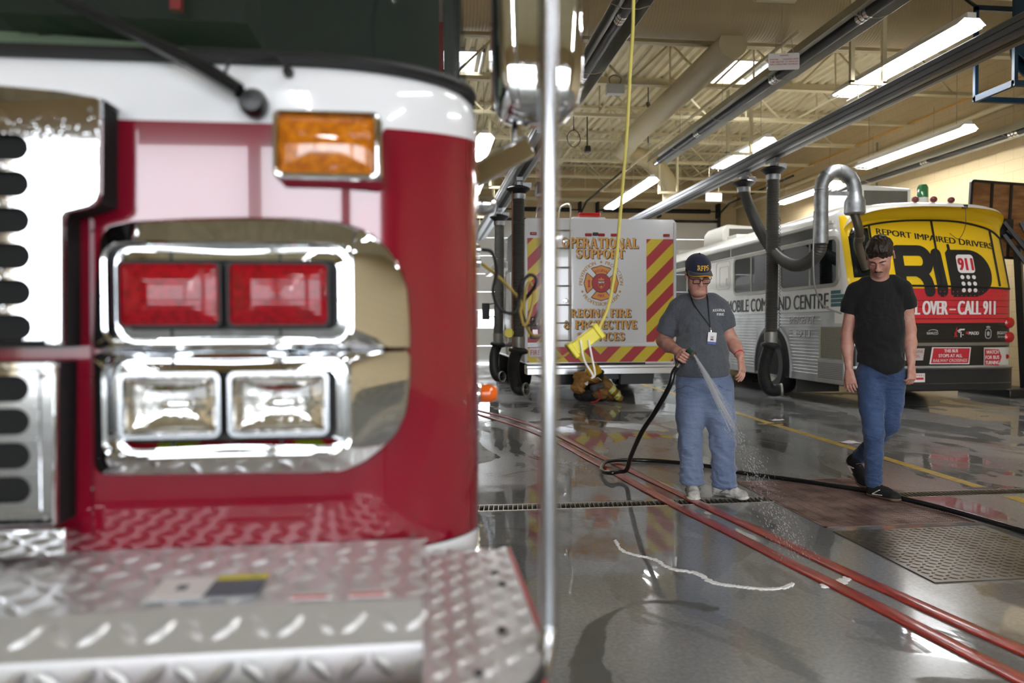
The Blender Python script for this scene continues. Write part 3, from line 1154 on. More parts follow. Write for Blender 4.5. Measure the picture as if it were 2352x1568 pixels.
for x, y in ((.112, 1.235), (.118, 1.18), (.10, 1.0), (.06, .88)):
    bt = MB()
    bt.lathe([(0, .004), (.005, .003), (.007, 0)], 10, Matrix.Translation((x, y, .787)))
    bt.build('bolt', DARK, truck)
sk = MB()
full = [(.149, 1.40)] + edge + [(-.3, .775), (-1.15, .77), (-2.0, .775), (-2.45, .95)]
zs = [.50 + (.786 - .50) * k / 14 for k in range(15)]
fine_ = []
for i in range(len(full) - 1):
    a, b = Vector((*full[i], 0)), Vector((*full[i + 1], 0))
    m_ = max(1, int((b - a).length / .02))
    fine_ += [a + (b - a) * k / m_ for k in range(m_)]
fine_.append(Vector((*full[-1], 0)))
cum = 0
for i in range(len(fine_) - 1):
    cum += (fine_[i + 1] - fine_[i]).length
    for j in range(14):
        z0, z1 = zs[j], zs[j + 1]
        ph = ((cum + (z0 - .5) * .9) / .11) % 3
        sk.mi = 2 if j > 12 else (0 if ph < 1 else 1 if ph < 2 else 0)
        o = Vector((.008, 0, 0))
        p0, p1 = fine_[i], fine_[i + 1]
        nrm = (p1 - p0).cross(Vector((0, 0, 1))).normalized() * -.006
        sk.add([p0 + nrm + Vector((0, 0, z0)), p1 + nrm + Vector((0, 0, z0)), p1 + nrm + Vector((0, 0, z1)), p0 + nrm + Vector((0, 0, z1))], [(0, 1, 2, 3)])
sk.build('bumper_skin', [mat('bumper_red', 'd8222c', .3), mat('bumper_lime', 'b7c414', .3), DARK], truck, sm=60)
rr_ = MB()
rr_.tube([(x + .001, y, .785) for x, y in [(.149, 1.37), (.150, 1.2), (.151, 1.0), (.149, .955)]], .0045, 6)
rr_.build('red_edge_trim', mat('edge_red', 'a83a3c', .3), truck)
st = MB()
st.mi = 0
st.cbox((-.31, 1.10, .8288), (.150, .098, .002))
st.mi = 1
st.cbox((-.345, 1.10, .8300), (.074, .088, .001))
st.mi = 2
st.cbox((-.270, 1.137, .8300), (.072, .02, .001))
st.mi = 3
st.cbox((-.270, 1.092, .8300), (.072, .066, .001))
st.cbox((-.345, 1.10, .8308), (.014, .02, .0008))
st.build('warning_sticker', [mat('sticker_silver', 'a9adb0', .35), SIGNWH, mat('sticker_yellow', 'cfc62c', .4), mat('sticker_grey', '565d68', .5)], truck, sm=0)
for xc in (-.158, -.080):
    st = MB()
    st.mi = 0
    st.cbox((xc, 1.048, .8288), (.054, .022, .002))
    st.mi = 1
    st.cbox((xc - .002, 1.042, .8302), (.046, .010, .001))
    st.build('reflector_strip', [SIGNWH, mat('strip_red', 'b1202f', .35)], truck, sm=0)
ch = MB()
ch.box((-2.35, .84, .42), (-.06, 1.9, .70))
ch.box((-2.3, 1.9, .4), (0.0, 8.4, .78))
ch.build('chassis', BLACKP, truck, sm=0)
bd = MB()
bd.mi = 0
bd.box((CXT - 1.235, 3.62, .80), (CXT + 1.235, 8.4, 3.05))
bd.mi = 1
for y in (3.9, 5.5, 7.1):
    bd.box((CXT + 1.235, y, 1.0), (CXT + 1.243, y + 1.3, 2.4))
bd.build('rear_body', [RED, ALU], truck, bev=.02)


def wheel(mb, c, r, w, ax=1):
    """tyre, then pale disc hub, axle along X; ax is the outward side"""
    M = Matrix.Translation(c) @ Matrix.Rotation(ax * pi / 2, 4, 'Y')
    mb.mi = 0
    mb.lathe([(r * .55, -w / 2), (r * .9, -w / 2), (r * .98, -w * .4), (r, -w * .25), (r, w * .25), (r * .98, w * .4), (r * .9, w / 2), (r * .58, w * .46)], 32, M)
    mb.mi = 1
    mb.lathe([(r * .58, w * .44), (r * .56, w * .32), (r * .45, w * .18), (r * .30, w * .12), (r * .28, w * .30), (r * .16, w * .34), (0, w * .34)], 32, M)
    for k in range(8):
        a = k * pi / 4
        mb.cyl(M @ Vector((r * .38 * math.cos(a), r * .38 * math.sin(a), w * .12)), M @ Vector((r * .38 * math.cos(a), r * .38 * math.sin(a), w * .24)), r * .03, 6)


for y in (2.7, 6.6):
    for s in (-1, 1):
        wh = MB()
        wheel(wh, (CXT + s * 1.02, y, .52), .52, .3, s)
        wh.build('wheel', [BLACK, ALU], truck)

# guide pole, mirror, side lamps
po = MB()
po.tube(spline([(.158, .95, 2.05), (.158, .95, 1.6), (.157, .95, 1.2), (.156, .95, .86), (.154, .945, .80), (.142, .925, .765), (.12, .90, .75)], 6), .0125, 14)
po.tube([(.158, .95, 2.05), (.158, .97, 2.09), (.16, 1.1, 2.12), (.2, 1.5, 2.13)], .0125, 12)
po.build('mirror_pole', mat('satin_steel_pole', 'c3c6cb', 0.22, 1.0), truck)
mi = MB()


def sup(c, r, e, mb, nu=36, nv=20):
    def f(u, v):
        a, b = 2 * pi * u, pi * (v - .5)
        g = lambda w, k: math.copysign(abs(w) ** k, w)
        return Vector((c[0] + r[0] * g(math.cos(b), e) * g(math.cos(a), e), c[1] + r[1] * g(math.cos(b), e) * g(math.sin(a), e), c[2] + r[2] * g(math.sin(b), e)))
    mb.grid(f, nu, nv, True)


sup((.238, 1.6, 1.90), (.095, .085, .265), .38, mi)
m_ = mi.build('mirror_housing', CHROME_W, truck, sm=60)
MB().box((.150, 1.681, 1.68), (.326, 1.688, 2.12)).build('mirror_glass', mat('mirror_glass', 'e8ecec', 0.01, 1.0), m_)
ma = MB()
ma.tube([(.20, 1.60, 1.66), (.20, 1.60, 1.55)], .014, 10)
ma.build('mirror_bracket', CHROME, truck)
MB().bar((.095, 1.56, 1.505), (.225, 1.6, 1.585), .022, .05).build('mirror_arm', CHROME_W, truck, bev=.006)
sl_ = MB()
sl_.lathe([(0, -.05), (.026, -.05), (.028, .0), (.028, .040), (.022, .046)], 20, Matrix.Translation((.10, 2.0, 1.018)) @ Matrix.Rotation(pi / 2, 4, 'Y'))
s_ = sl_.build('side_marker_lamp', CHROME, truck)
dm = MB()
dm.lathe([(.024, .045), (.026, .06), (.024, .075), (.016, .088), (0, .092)], 20, Matrix.Translation((.10, 2.0, 1.018)) @ Matrix.Rotation(pi / 2, 4, 'Y'))
dm.build('amber_dome', AMBER2, s_)
sc_ = MB()
sc_.lathe([(0, -.05), (.020, -.05), (.020, .03), (.025, .035), (.027, .06), (.02, .085), (0, .092)], 20, Matrix.Translation((.098, 2.0, 1.522)) @ Matrix.Rotation(pi / 2, 4, 'Y'))
sc_.build('side_scene_lamp', CHROME, truck)
for zz in (1.385, 1.422):
    rc = MB()
    rc.lathe([(0, -.06), (.024, -.06), (.024, .045), (.016, .05), (.016, .06), (0, .06)], 18, Matrix.Translation((.1, 2.2, zz)) @ Matrix.Rotation(pi / 2, 4, 'Y'))
    rc.build('shoreline_socket', CHROME, truck)
# ---------------------------------------------------------------- lamps under the roof
def strip_light(x, y0, y1, z, label):
    t = thing('fluorescent_light', label, 'ceiling light', (x, (y0 + y1) / 2, z), 0, 'fluorescent strip lights under the roof')
    h = MB()
    prof = [(-.17, .0), (-.09, .075), (.09, .075), (.17, .0), (.162, .0), (.085, .068), (-.085, .068), (-.162, .0)]
    h.prism(prof, y1 - y0, Matrix.Translation((x, y1, z)) @ Matrix.Rotation(pi / 2, 4, 'X'))
    h.box((x - .05, y0, z + .075), (x + .05, y1, z + .13))
    h.build('reflector_housing', mat_house, t, sm=0)
    for dx in (-.085, 0, .085):
        tb = MB()
        n = 2 if y1 - y0 > 2 else 1
        for k in range(n):
            a, b = y0 + (y1 - y0) * k / n + .03, y0 + (y1 - y0) * (k + 1) / n - .03
            tb.cyl((x + dx, a, z + .03), (x + dx, b, z + .03), .019, 10)
        tb.build('tube', TUBE, t)
    g = MB()
    k = y0 + .02
    while k < y1:
        g.tube([(x - .168, k, z + .01), (x - .12, k, z - .035), (x + .12, k, z - .035), (x + .168, k, z + .01)], .003, 4)
        k += .3
    for dx in (-.12, .12):
        g.bar((x + dx, y0, z - .035), (x + dx, y1, z - .035), .005, .005)
    g.build('wire_guard', WHITE, t, sm=0)
    for yy in (y0 + .3, y1 - .3):
        MB().bar((x, yy, z + .13), (x, yy, ZD), .008, .008).build('hanger', mat_chain, t, sm=0)
    return t


mat_house = mat('white_reflector', 'f2f2ee', 0.35)
mat_chain = mat('hanger_wire', 'a8a08a', 0.5, 0.5)
for a in ((5.76, 7.38, 9.95, 4.36, 'long bright fluorescent light beside the grey exhaust rail, nearest of its row'),
          (5.90, 12.4, 14.75, 4.36, 'fluorescent light hanging in line beyond the nearest one, above the roof of the bus tail'),
          (8.83, 11.35, 14.45, 4.38, 'fluorescent light along the tan right wall, above the bus air conditioner'),
          (9.28, 16.1, 18.9, 4.38, 'fluorescent light along the right wall seen between the hoses, furthest of its row'),
          (4.95, 16.0, 18.0, 4.36, 'fluorescent light above the support van, its near half'),
          (4.95, 18.05, 20.0, 4.36, 'fluorescent light above the support van, its far half by the back wall'),
          (1.02, 12.7, 15.1, 4.38, 'fluorescent light seen end on beneath the truck mirror'),
          (1.15, 16.6, 19.0, 4.38, 'fluorescent light far back over the black hoses at the truck side'),
          (-3.2, 2.0, 4.4, 4.4, 'unseen fluorescent light added over the roof of the fire truck, near one'),  # unseen fixture, added for illumination around the truck
          (-3.2, 6.0, 8.4, 4.4, 'unseen fluorescent light added over the roof of the fire truck, far one'),  # second unseen fixture above the truck, added for more light
          (2.6, -1.2, 1.2, 4.5, 'unseen fluorescent light added over the open floor in front of the truck'),  # out of view, added to brighten the foreground floor
          (7.4, 1.0, 3.4, 4.5, 'unseen fluorescent light added near the right wall in front of the bus'),  # extra fixture out of view, added to light the bus bay
          (-1.0, -7.0, -4.6, 4.5, 'unseen fluorescent light added over the bay behind the photographer'),  # unseen, added as light for the near floor
          (5.0, -6.0, -3.6, 4.5, 'unseen fluorescent light added by the open doors at the right')):  # unseen too, added to light the near part of the room
    strip_light(*a)

# ---------------------------------------------------------------- exhaust rails and hoses
def rail(x, z, y0, y1, m, label):
    t = thing('exhaust_rail', label, 'rail', (x, y0, z))
    r = MB()
    prof = [(-.13, .16), (-.13, .11), (-.12, .105), (-.12, .095), (-.13, .09), (-.13, .04), (-.12, .035), (-.12, .02), (-.135, .01), (-.10, 0), (-.03, 0), (-.03, .02), (.03, .02), (.03, 0), (.10, 0), (.135, .01), (.12, .02), (.12, .035), (.13, .04), (.13, .16), (.11, .18), (-.11, .18)]
    r.prism(prof, y1 - y0, Matrix.Translation((x, y1, z)) @ Matrix.Rotation(pi / 2, 4, 'X'))
    r.build('rail_profile', m, t, sm=0)
    s = MB()
    s.box((x - .035, y0, z - .004), (x + .035, y1, z + .012))
    s.build('sealing_lip', BLACK, t, sm=0)
    return t


r1 = rail(1.47, 3.52, 9.0, 20.4, ALU, 'bright aluminium exhaust rail left of the support van, over the two left hoses')
r2 = rail(5.46, 3.82, 5.2, 20.5, ALU_D, 'long grey exhaust rail crossing above the bus and the two men')
for t, x, z, ys in ((r1, 1.47, 3.70, (10.66, 14.5, 18.5)), (r2, 5.46, 4.0, (8.72, 12.54, 16.4))):
    for y in ys:
        f = MB()
        w = .21
        for s in (-1, 1):
            f.bar((x + s * w, y + .06, z + .18), (x + s * w, y + .06, 5.34), .05, .05)
        f.bar((x - w - .025, y + .06, z + .18), (x + w + .025, y + .06, z + .18), .05, .05)
        for s in (-.6, .6):
            f.bar((x + s * w, y + .06, z - .01), (x + s * w, y + .06, z + .18), .012, .012)
        f.build('hanger_frame', CREAM, t, sm=0)


def bellows(mb, pts, r, pitch=.026, n=20, depth=.13):
    """corrugated hose along a path"""
    P = [Vector(p) for p in pts]
    L = [0]
    for a, b in zip(P, P[1:]):
        L.append(L[-1] + (b - a).length)
    N = int(L[-1] / pitch) * 2
    q, rr, j = [], [], 0
    for i in range(N + 1):
        s = L[-1] * i / N
        while j < len(L) - 2 and L[j + 1] < s:
            j += 1
        u = (s - L[j]) / max(1e-9, L[j + 1] - L[j])
        q.append(P[j].lerp(P[j + 1], u))
        rr.append(r * (1 if i % 2 else 1 - depth))
    mb.tube(q, rr, n, caps=False)


HOSE = mat('black_bellows_hose', '4a4843', 0.40, spec=.7)
COIL = mat('grey_hose_collar', '8c8a82', 0.4, .4)


def trolley(t, x, y, z):
    """carriage under the rail with its black funnel; returns the height of the hose mouth"""
    c = MB()
    c.box((x - .05, y - .16, z - .06), (x + .05, y + .16, z + .02))
    c.box((x - .03, y - .05, z - .16), (x + .03, y + .05, z - .05))
    c.box((x + .06, y - .06, z - .15), (x + .2, y + .06, z - .07))
    c.build('trolley', ALU, t, sm=0, bev=.004)
    f = MB()
    f.lathe([(.03, z - .10), (.16, z - .14), (.19, z - .16), (.19, z - .175), (.11, z - .24), (.10, z - .25)], 24, Matrix.Translation((x, y, 0)))
    f.build('funnel', BLACK, t)
    k = MB()
    k.lathe([(.098, z - .24), (.112, z - .25), (.112, z - .30), (.104, z - .33)], 24, Matrix.Translation((x, y, 0)))
    k.build('clamp_collar', GALV, t)
    return z - .32


def drop_hose(x, y, z, label, low, turn=1):
    t = thing('exhaust_hose', label, 'exhaust hose', (x, y, 0.1), 0, 'exhaust extraction hoses hanging from the rails')
    zt = trolley(t, x, y, z)
    h = MB()
    xe, ze = low[0][0], low[0][2]
    bellows(h, spline([(x, y, zt), (x - .01, y, (zt + ze) / 2), (xe, y, ze)], 14), .102)
    h.build('hose', HOSE, t)
    f = MB()
    f.tube([(xe, y, ze + .16), (xe, y, ze - .02)], [.104, .098], 20)
    f.build('sleeve', COIL, t)
    g = MB()
    g.lathe([(.10, -.05), (.15, -.03), (.16, .0), (.15, .025), (.10, .05)], 24, Matrix.Translation((xe, y, ze - .06)) @ Matrix.Rotation(R(8), 4, 'Y'))
    g.build('grip_ring', BLACK, t)
    lo = MB()
    pts = spline([(xe, y, ze - .04)] + [tuple(p) for p in low[1:]], 8)
    bellows(lo, pts, .098, .02, 20, .05)
    lo.build('nozzle_hose', BLACK, t)
    e = MB()
    d = (pts[-1] - pts[-3]).normalized()
    T = Matrix.Translation(pts[-1]) @ frame(d).to_4x4()
    e.lathe([(.095, -.03), (.106, -.02), (.108, .0), (.100, .01), (.09, .0), (.085, -.05)], 24, T)
    for a in (0, .5, 1):
        e.tube([T @ Vector((.09 * math.cos(a * pi / 3 + k * pi), .09 * math.sin(a * pi / 3 + k * pi), 0)) for k in (0, 1)], .003, 4)
    e.build('mouth_ring', COIL, t)
    return t


ha = drop_hose(1.47, 11.8, 3.52, 'nearer black exhaust hose hanging at the left rear corner of the support van', [(1.46, 11.8, .86), (1.385, 11.8, .62), (1.385, 11.76, .38), (1.44, 11.68, .20), (1.56, 11.58, .20)])
hb = drop_hose(1.47, 14.9, 3.52, 'further black exhaust hose hanging behind, left of the support van', [(1.44, 14.9, .88), (1.36, 14.9, .62), (1.35, 14.86, .35), (1.40, 14.8, .19), (1.50, 14.7, .19)])
hc = drop_hose(5.50, 11.4, 3.82, 'black exhaust hose hanging straight down beside the rear wheel of the bus', [(5.47, 11.4, .92), (5.38, 11.4, .62), (5.35, 11.38, .38), (5.42, 11.34, .17), (5.60, 11.28, .16)])
cc = MB()
cc.tube([(5.60 + .012 * math.cos(k * 1.1), 11.37 + .012 * math.sin(k * 1.1), 2.9 - k * .009) for k in range(200)], .004, 5)
cc.build('coiled_cord', BLACK, hc)
cc = MB()
cc.tube(spline([(1.36, 11.72, 3.3), (1.355, 11.7, 2.0), (1.36, 11.7, .9), (1.39, 11.7, .8)], 8), .009, 6)
cc.build('hose_rope', mat('rope_brown', '7a4f3a', .7), ha)
tg = MB()
tg.lathe([(0, -.008), (.07, -.008), (.075, 0), (.07, .008), (0, .008)], 20, Matrix.Translation((1.30, 11.7, 1.08)) @ Matrix.Rotation(pi / 2, 4, 'X'))
tg.build('yellow_tag', mat('tag_yellow', 'd8c83c', .4), ha)

hd = thing('exhaust_hose_with_stack', 'looped exhaust hose with silver U shaped duct hooked over the bus rear corner', 'exhaust hose', (5.5, 11.0, 2.0), 0, 'exhaust extraction hoses hanging from the rails')
zt = trolley(hd, 5.5, 12.5, 3.82)
h = MB()
bellows(h, spline([(5.5, 12.5, zt), (5.56, 12.35, 3.15), (5.575, 11.95, 2.70), (5.52, 11.3, 2.30), (5.46, 10.7, 2.09), (5.40, 10.15, 2.07), (5.372, 9.78, 2.19), (5.37, 9.7, 2.36)], 10), .092)
h.build('hose', HOSE, hd)
s = MB()
s.tube([(5.37, 9.7, 2.30), (5.37, 9.7, 3.02)], .092, 20)
up = [(5.61 - .242 * math.cos(a * pi / 12), 9.7, 3.02 + .27 * math.sin(a * pi / 12)) for a in range(13)]
s.tube(up, .092, 20)
for z in (2.34, 2.98, 3.04):
    s.tube([(5.37, 9.7, z - .012), (5.37, 9.7, z + .012)], .098, 20)
for k in (3, 6, 9):
    d = (Vector(up[k + 1]) - Vector(up[k - 1])).normalized() * .006
    s.tube([Vector(up[k]) - d, Vector(up[k]) + d], .097, 20)
s.build('silver_duct', GALV, hd)
s = MB()
s.lathe([(.092, 3.03), (.094, 2.96), (.135, 2.88), (.137, 2.72), (.12, 2.70), (.07, 2.70)], 24, Matrix.Translation((5.855, 9.7, 0)))
s.build('cone_collector', GALV, hd)
MB().bar((5.37, 9.7, 2.985), (5.855, 9.7, 2.985), .03, .05).build('brace_strap', GALV, hd, sm=0)
s = MB()
s.tube(spline([(5.28, 9.72, 2.74), (5.285, 9.75, 2.1), (5.33, 9.8, 1.75), (5.44, 9.85, 1.53), (5.55, 9.85, 1.42), (5.76, 9.86, 1.35)], 8), .013, 8)
s.bar((5.28, 9.72, 2.74), (5.37, 9.7, 2.74), .015, .015)
s.build('handle_rod', mat('grey_rod', '8f8e8a', .4, .6), hd)

# ---------------------------------------------------------------- heaters, ducts, pipes
def heater(x, z, y0, y1, label, bands):
    t = thing('tube_heater', label, 'heater', (x, y0, z))
    r = MB()
    prof = [(-.21, -.03), (-.12, .13), (.12, .13), (.21, -.03), (.20, -.03), (.115, .122), (-.115, .122), (-.20, -.03)]
    r.prism(prof, y1 - y0, Matrix.Translation((x, y1, z)) @ Matrix.Rotation(pi / 2, 4, 'X'))
    r.build('reflector', mat_refl, t, sm=0)
    p = MB()
    p.cyl((x, y0 - .4, z), (x, y1 + .05, z), .058, 16)
    p.build('burner_tube', mat_tube, t)
    for y in bands:
        b = MB()
        for k in range(3):
            b.cyl((x, y + k * .07, z), (x, y + .055 + k * .07, z), .064, 16)
        b.build('coupling_band', CHROME, t)
    y = y0 + .4
    while y < y1:
        w = MB()
        w.tube([(x - .21, y, z - .03), (x - .08, y, z - .075), (x + .08, y, z - .075), (x + .21, y, z - .03)], .005, 5)
        w.bar((x, y, z + .13), (x, y, 5.3), .006, .006)
        y += 1.94
        w.build('hanger', mat_chain, t, sm=0)
    return t


mat_refl = mat('dull_reflector', 'a9a79c', 0.35, 0.8)
mat_tube = mat('dark_heater_tube', '4a4a4b', 0.4, 0.5)
h1 = heater(2.05, 4.42, 5.0, 10.9, 'dark tube heater running under the roof just right of the truck mirror', (7.6, 9.5))
h2 = heater(4.57, 4.42, 6.9, 14.5, 'long dark tube heater with a warning sign, in the middle of the ceiling', (7.3, 9.3, 12.1, 14.3))
u = MB()
u.tube(spline([(4.57, 6.55, 4.42), (4.56, 6.35, 4.43), (4.42, 6.2, 4.45), (4.2, 6.2, 4.46), (3.4, 6.2, 4.47)], 8), .05, 14)
u.build('flue_bend', GALV, h2)
h3 = heater(9.6, 4.32, 9.0, 16.5, 'tube heater mounted along the tan right wall', (11.2, 13.4))


def duct(name, pts, r, m, label, n=28, rings=0):
    t = MB()
    t.tube(pts, r, n)
    o = t.build(name, m)
    return tag(o, label, 'duct')


duct('air_duct', [(XL + .1, 10.0, 5.58), (XR - .1, 10.0, 5.58)], .45, DUCT, 'wide tan spiral duct spanning the ceiling from side to side', 40)
duct('air_duct', [(4.2, 9.9, 5.04), (4.2, 15.0, 5.02)], .2, DUCT_Y, 'slim tan spiral duct running lengthwise below the wide duct')
duct('air_duct', spline([(4.2, 15.05, 5.02), (4.3, 15.5, 5.03), (4.45, 16.5, 5.08), (4.95, 17.15, 5.16), (5.5, 17.5, 5.0), (5.85, 17.6, 4.6), (5.9, 17.6, 4.05)], 6), .19, DUCT_Y, 'bent tan duct dropping down at the end of the slim spiral duct')


def pipe(name, pts, r, m, label, cat='pipe', n=10):
    return tag(MB().tube(pts, r, n).build(name, m), label, cat)


pipe('gas_pipe', [(4.95, 9.5, 5.08), (4.95, 12, 5.08), (4.74, 20, 4.83), (5.2, 20, 4.83), (9.8, 20, 4.9)], .028, CREAM_PIPE, 'thin cream gas pipe slanting along the ceiling and turning right by the back wall')
pipe('drain_pipe', [(3.6, 7.9, 4.75), (4.05, 7.9, 4.75), (4.1, 7.9, 4.8), (4.1, 7.9, 5.9)], .03, CREAM_PIPE, 'short cream elbow pipe hanging below the wide duct')
pipe('water_pipe', [(9.9, 5, 4.95), (9.9, 23.2, 4.95)], .05, CREAM_PIPE, 'cream water pipe running high along the right wall')
pipe('yellow_pipe', [(9.86, 6, 5.3), (9.86, 23.2, 5.3)], .018, mat('yellow_pipe_paint', 'c08a2a', .5), 'thin orange yellow pipe high along the right wall')
pipe('back_pipe', [(-4, 23.1, 5.12), (9.8, 23.1, 5.12)], .07, CREAM_PIPE, 'cream pipe running across the top of the back wall')
pipe('conduit', [(9.93, 15.6, 2.2), (9.93, 15.6, 5.2)], .022, mat('conduit_grey', '8d8672', .5), 'upright conduit on the right wall above the bus')

jb = thing('junction_box', 'small pale junction box fixed to a roof joist left of the yellow cord', 'box', (3.2, 12.48, 5.16))
MB().cbox((3.2, 12.44, 5.17), (.30, .14, .17)).build('box_body', mat('pale_grey_box', 'c9c9c4', .45), jb, bev=.01)
k = MB()
k.tube(spline([(3.12, 12.44, 5.25), (3.10, 12.44, 5.36), (3.2, 12.44, 5.41), (3.3, 12.44, 5.36), (3.28, 12.44, 5.25)], 6), .012, 8)
k.build('cable_loop', mat('cable_grey', '8e8c85', .5), jb)
cmr = thing('ceiling_camera', 'small black camera hanging on a short rod under the joists', 'camera', (3.12, 14.2, 4.6))
k = MB()
k.bar((3.17, 14.5, 4.70), (3.17, 14.5, 5.3), .02, .02)
k.build('rod', BLACK, cmr, sm=0)
MB().cbox((3.17, 14.48, 4.64), (.11, .16, .12)).build('camera_body', BLACKP, cmr, bev=.02)
mo = thing('door_motor', 'dark motor box on the joists above the left of the support van', 'motor', (2.62, 16.9, 4.2))
MB().cbox((2.58, 16.4, 4.20), (.3, .4, .26)).build('motor_body', mat('dark_green_motor', '20282a', .5), mo, bev=.02)
k = MB()
k.cyl((2.74, 16.4, 4.2), (2.88, 16.4, 4.2), .07, 14)
k.bar((2.58, 16.4, 4.3), (2.58, 16.4, 5.32), .03, .03)
k.build('motor_shaft', DARK, mo)
k = MB()
k.tube([(2.9 + .13 * math.cos(a * .3), 14.5 + .02 * math.sin(a * .9), 4.85 + .16 * math.sin(a * .3)) for a in range(64)], .008, 5)
k.tube([(2.9, 14.5, 5.0), (2.9, 14.5, 5.32)], .008, 5)
tag(k.build('cable_coil', BLACK), 'coil of thin black cable hanging from a joist near the pole top', 'cable')
k = MB()
k.tube(spline([(4.34, 14.3, 5.95), (4.34, 14.3, 5.6), (4.33, 14.28, 5.5), (4.36, 14.3, 5.44), (4.33, 14.3, 5.36), (4.34, 14.3, 4.75)], 6), [.012] * 10 + [.04] * 8 + [.014] * 13, 7)
tag(k.build('hanging_strap', mat('strap_grey', '55534c', .7)), 'grey knotted strap dangling from the roof between two spiral duct joists', 'strap')


def sign(name, c, w, h, lines, label, sz, rotz=0.0, hook=.18):
    t = thing(name, label, 'sign', c, rotz)
    T = Matrix.Translation(c) @ Matrix.Rotation(rotz, 4, 'Z') @ Matrix.Rotation(pi / 2, 4, 'X')
    p = MB()
    p.prism(rrect(w, h, .02, 4), .006, T @ Matrix.Translation((0, 0, -.006)))
    p.build('sign_plate', SIGNWH, t, sm=0)
    m = MB()
    y = h / 2 - sz * 1.9
    for i, s in enumerate(lines):
        word(m, s, T @ Matrix.Translation((0, y, .002)), sz, bold=.01, w=min(w * .92, len(s) * sz * .78))
        y -= sz * (2.4 if i == 0 and len(lines) > 3 else 1.55)
    m.build('lettering', SIGNRED, t, sm=0)
    for s in (-.3, .3):
        MB().bar(T @ Vector((s * w, h / 2 - .01, -.003)), T @ Vector((s * w * .8, h / 2 + hook, -.003)), .006, .006).build('sign_hook', mat_chain, t, sm=0)
    return t


sign('warning_sign', (4.20, 8.44, 4.285), .355, .195, ['WARNING', 'MAINTAIN ___" CLEARANCE FROM', 'TUBE HEATER TO VEHICLES', 'AND COMBUSTIBLE MATERIALS'], 'white warning sign with red lettering hung from the middle tube heater', .0187, R(-12))
sign('warning_sign', (5.75, 14.5, 3.75), .34, .17, ['WARNING', 'MAINTAIN ___" CLEARANCE FROM', 'TUBE HEATER TO VEHICLES'], 'small white sign hanging far back to the right of the support van', .018, 0, 1.46)

bl = thing('blue_hose_reel', 'dark blue steel reel frame hanging at the top right, behind the grey rail', 'hose reel', (7.1, 8.0, 3.8))
BLUE = mat('dark_blue_steel', '0f2e44', .4)
k = MB()
for x in (6.27, 7.3):
    for y in (7.7, 8.3):
        k.box((x, y - .02, 3.8), (x + .045, y + .02, 4.9))
    k.box((x, 7.7, 3.78), (x + .045, 8.3, 3.85))
for y in (7.7, 8.3):
    k.box((6.27, y - .025, 3.78), (7.35, y + .025, 3.84))
    k.box((6.27, y - .02, 4.86), (7.35, y + .02, 4.92))
k.build('reel_frame', BLUE, bl, sm=0)
k = MB()
k.prism([(6.31, 4.5), (6.31, 4.17), (6.40, 4.10), (6.52, 4.09), (6.55, 4.09), (6.55, 3.9), (6.68, 3.84), (6.68, 4.86), (6.31, 4.86)], .02, Matrix.Translation((0, 7.72, 0)) @ Matrix.Rotation(pi / 2, 4, 'X'))
k.build('gusset_plate', BLUE, bl, sm=0)
k = MB()
for y in (7.78, 8.22):
    k.cyl((7.05, y - .012, 4.40), (7.05, y + .012, 4.40), .38, 32)
k.cyl((7.05, 7.78, 4.40), (7.05, 8.22, 4.40), .14, 20)
k.build('reel_drum', BLUE, bl)
k = MB()
k.tube([(7.05 + .3 * math.cos(a * .35), 7.84 + .0035 * a, 4.40 + .3 * math.sin(a * .35)) for a in range(90)], .025, 8)
k.build('wound_hose', BLACK, bl)
k = MB()
for x in (6.3, 7.32):
    k.bar((x, 8.3, 4.9), (x, 8.72, 5.3), .03, .03)
k.build('hanger', DARK, bl, sm=0)

for o_ in bl.children:
    o_.location = (.24, 0, .06)

# basketball hoop stored between bus and wall
bh = thing('basketball_hoop', 'basketball backboard seen from behind, plywood in a black frame, standing between bus and right wall', 'basketball hoop', (9.35, 11.5, 0))
Tb = Matrix.Translation((9.24, 11.2, 2.87)) @ Matrix.Rotation(R(3), 4, 'Y') @ Matrix.Rotation(pi / 2, 4, 'X')
k = MB()
k.prism(rrect(1.04, 1.18, .04, 4), .018, Tb)
PLY = mat('plywood', '8a6238', 0.6, noise=(3.0, '6b4524', 8, (1, 6, 4)))
k.build('plywood_board', PLY, bh, sm=0)
k = MB()
k.ring(rrect(1.10, 1.24, .06, 4), rrect(1.02, 1.16, .04, 4), .045, Tb)
for x in (-.17, .17):
    k.box((x - .018, -.6, .018), (x + .018, .6, .045), Tb)
k.build('board_frame', BLACKP, bh, sm=0)
k = MB()
k.box((-.06, -.3, .045), (.20, .02, .08), Tb)
for a, b in (((9.25, 11.1, 2.83), (9.62, 10.95, 2.25)), ((9.25, 11.1, 2.63), (9.60, 10.95, 2.05)), ((9.55, 11.1, 2.83), (9.75, 11.0, 2.3)), ((9.3, 11.1, 2.7), (9.62, 11.0, 2.4))):
    k.bar(a, b, .05, .05)
k.bar((9.45, 11.05, 2.45), (9.82, 11.3, .12), .10, .10)
k.build('post', BLACKP, bh, sm=0)
k = MB()
k.box((9.3, 11.0, 0), (9.95, 12.2, .14))
k.build('wheeled_base', BLACKP, bh, bev=.02)
k = MB()
k.tube([(9.24 + .23 * math.cos(a * pi / 16), 11.55 + .23 * math.sin(a * pi / 16), 2.5) for a in range(32)], .01, 6, closed=True)
k.bar((9.24, 11.2, 2.5), (9.24, 11.33, 2.5), .08, .03)
k.build('rim', mat('rim_orange', 'c8501c', .4), bh)

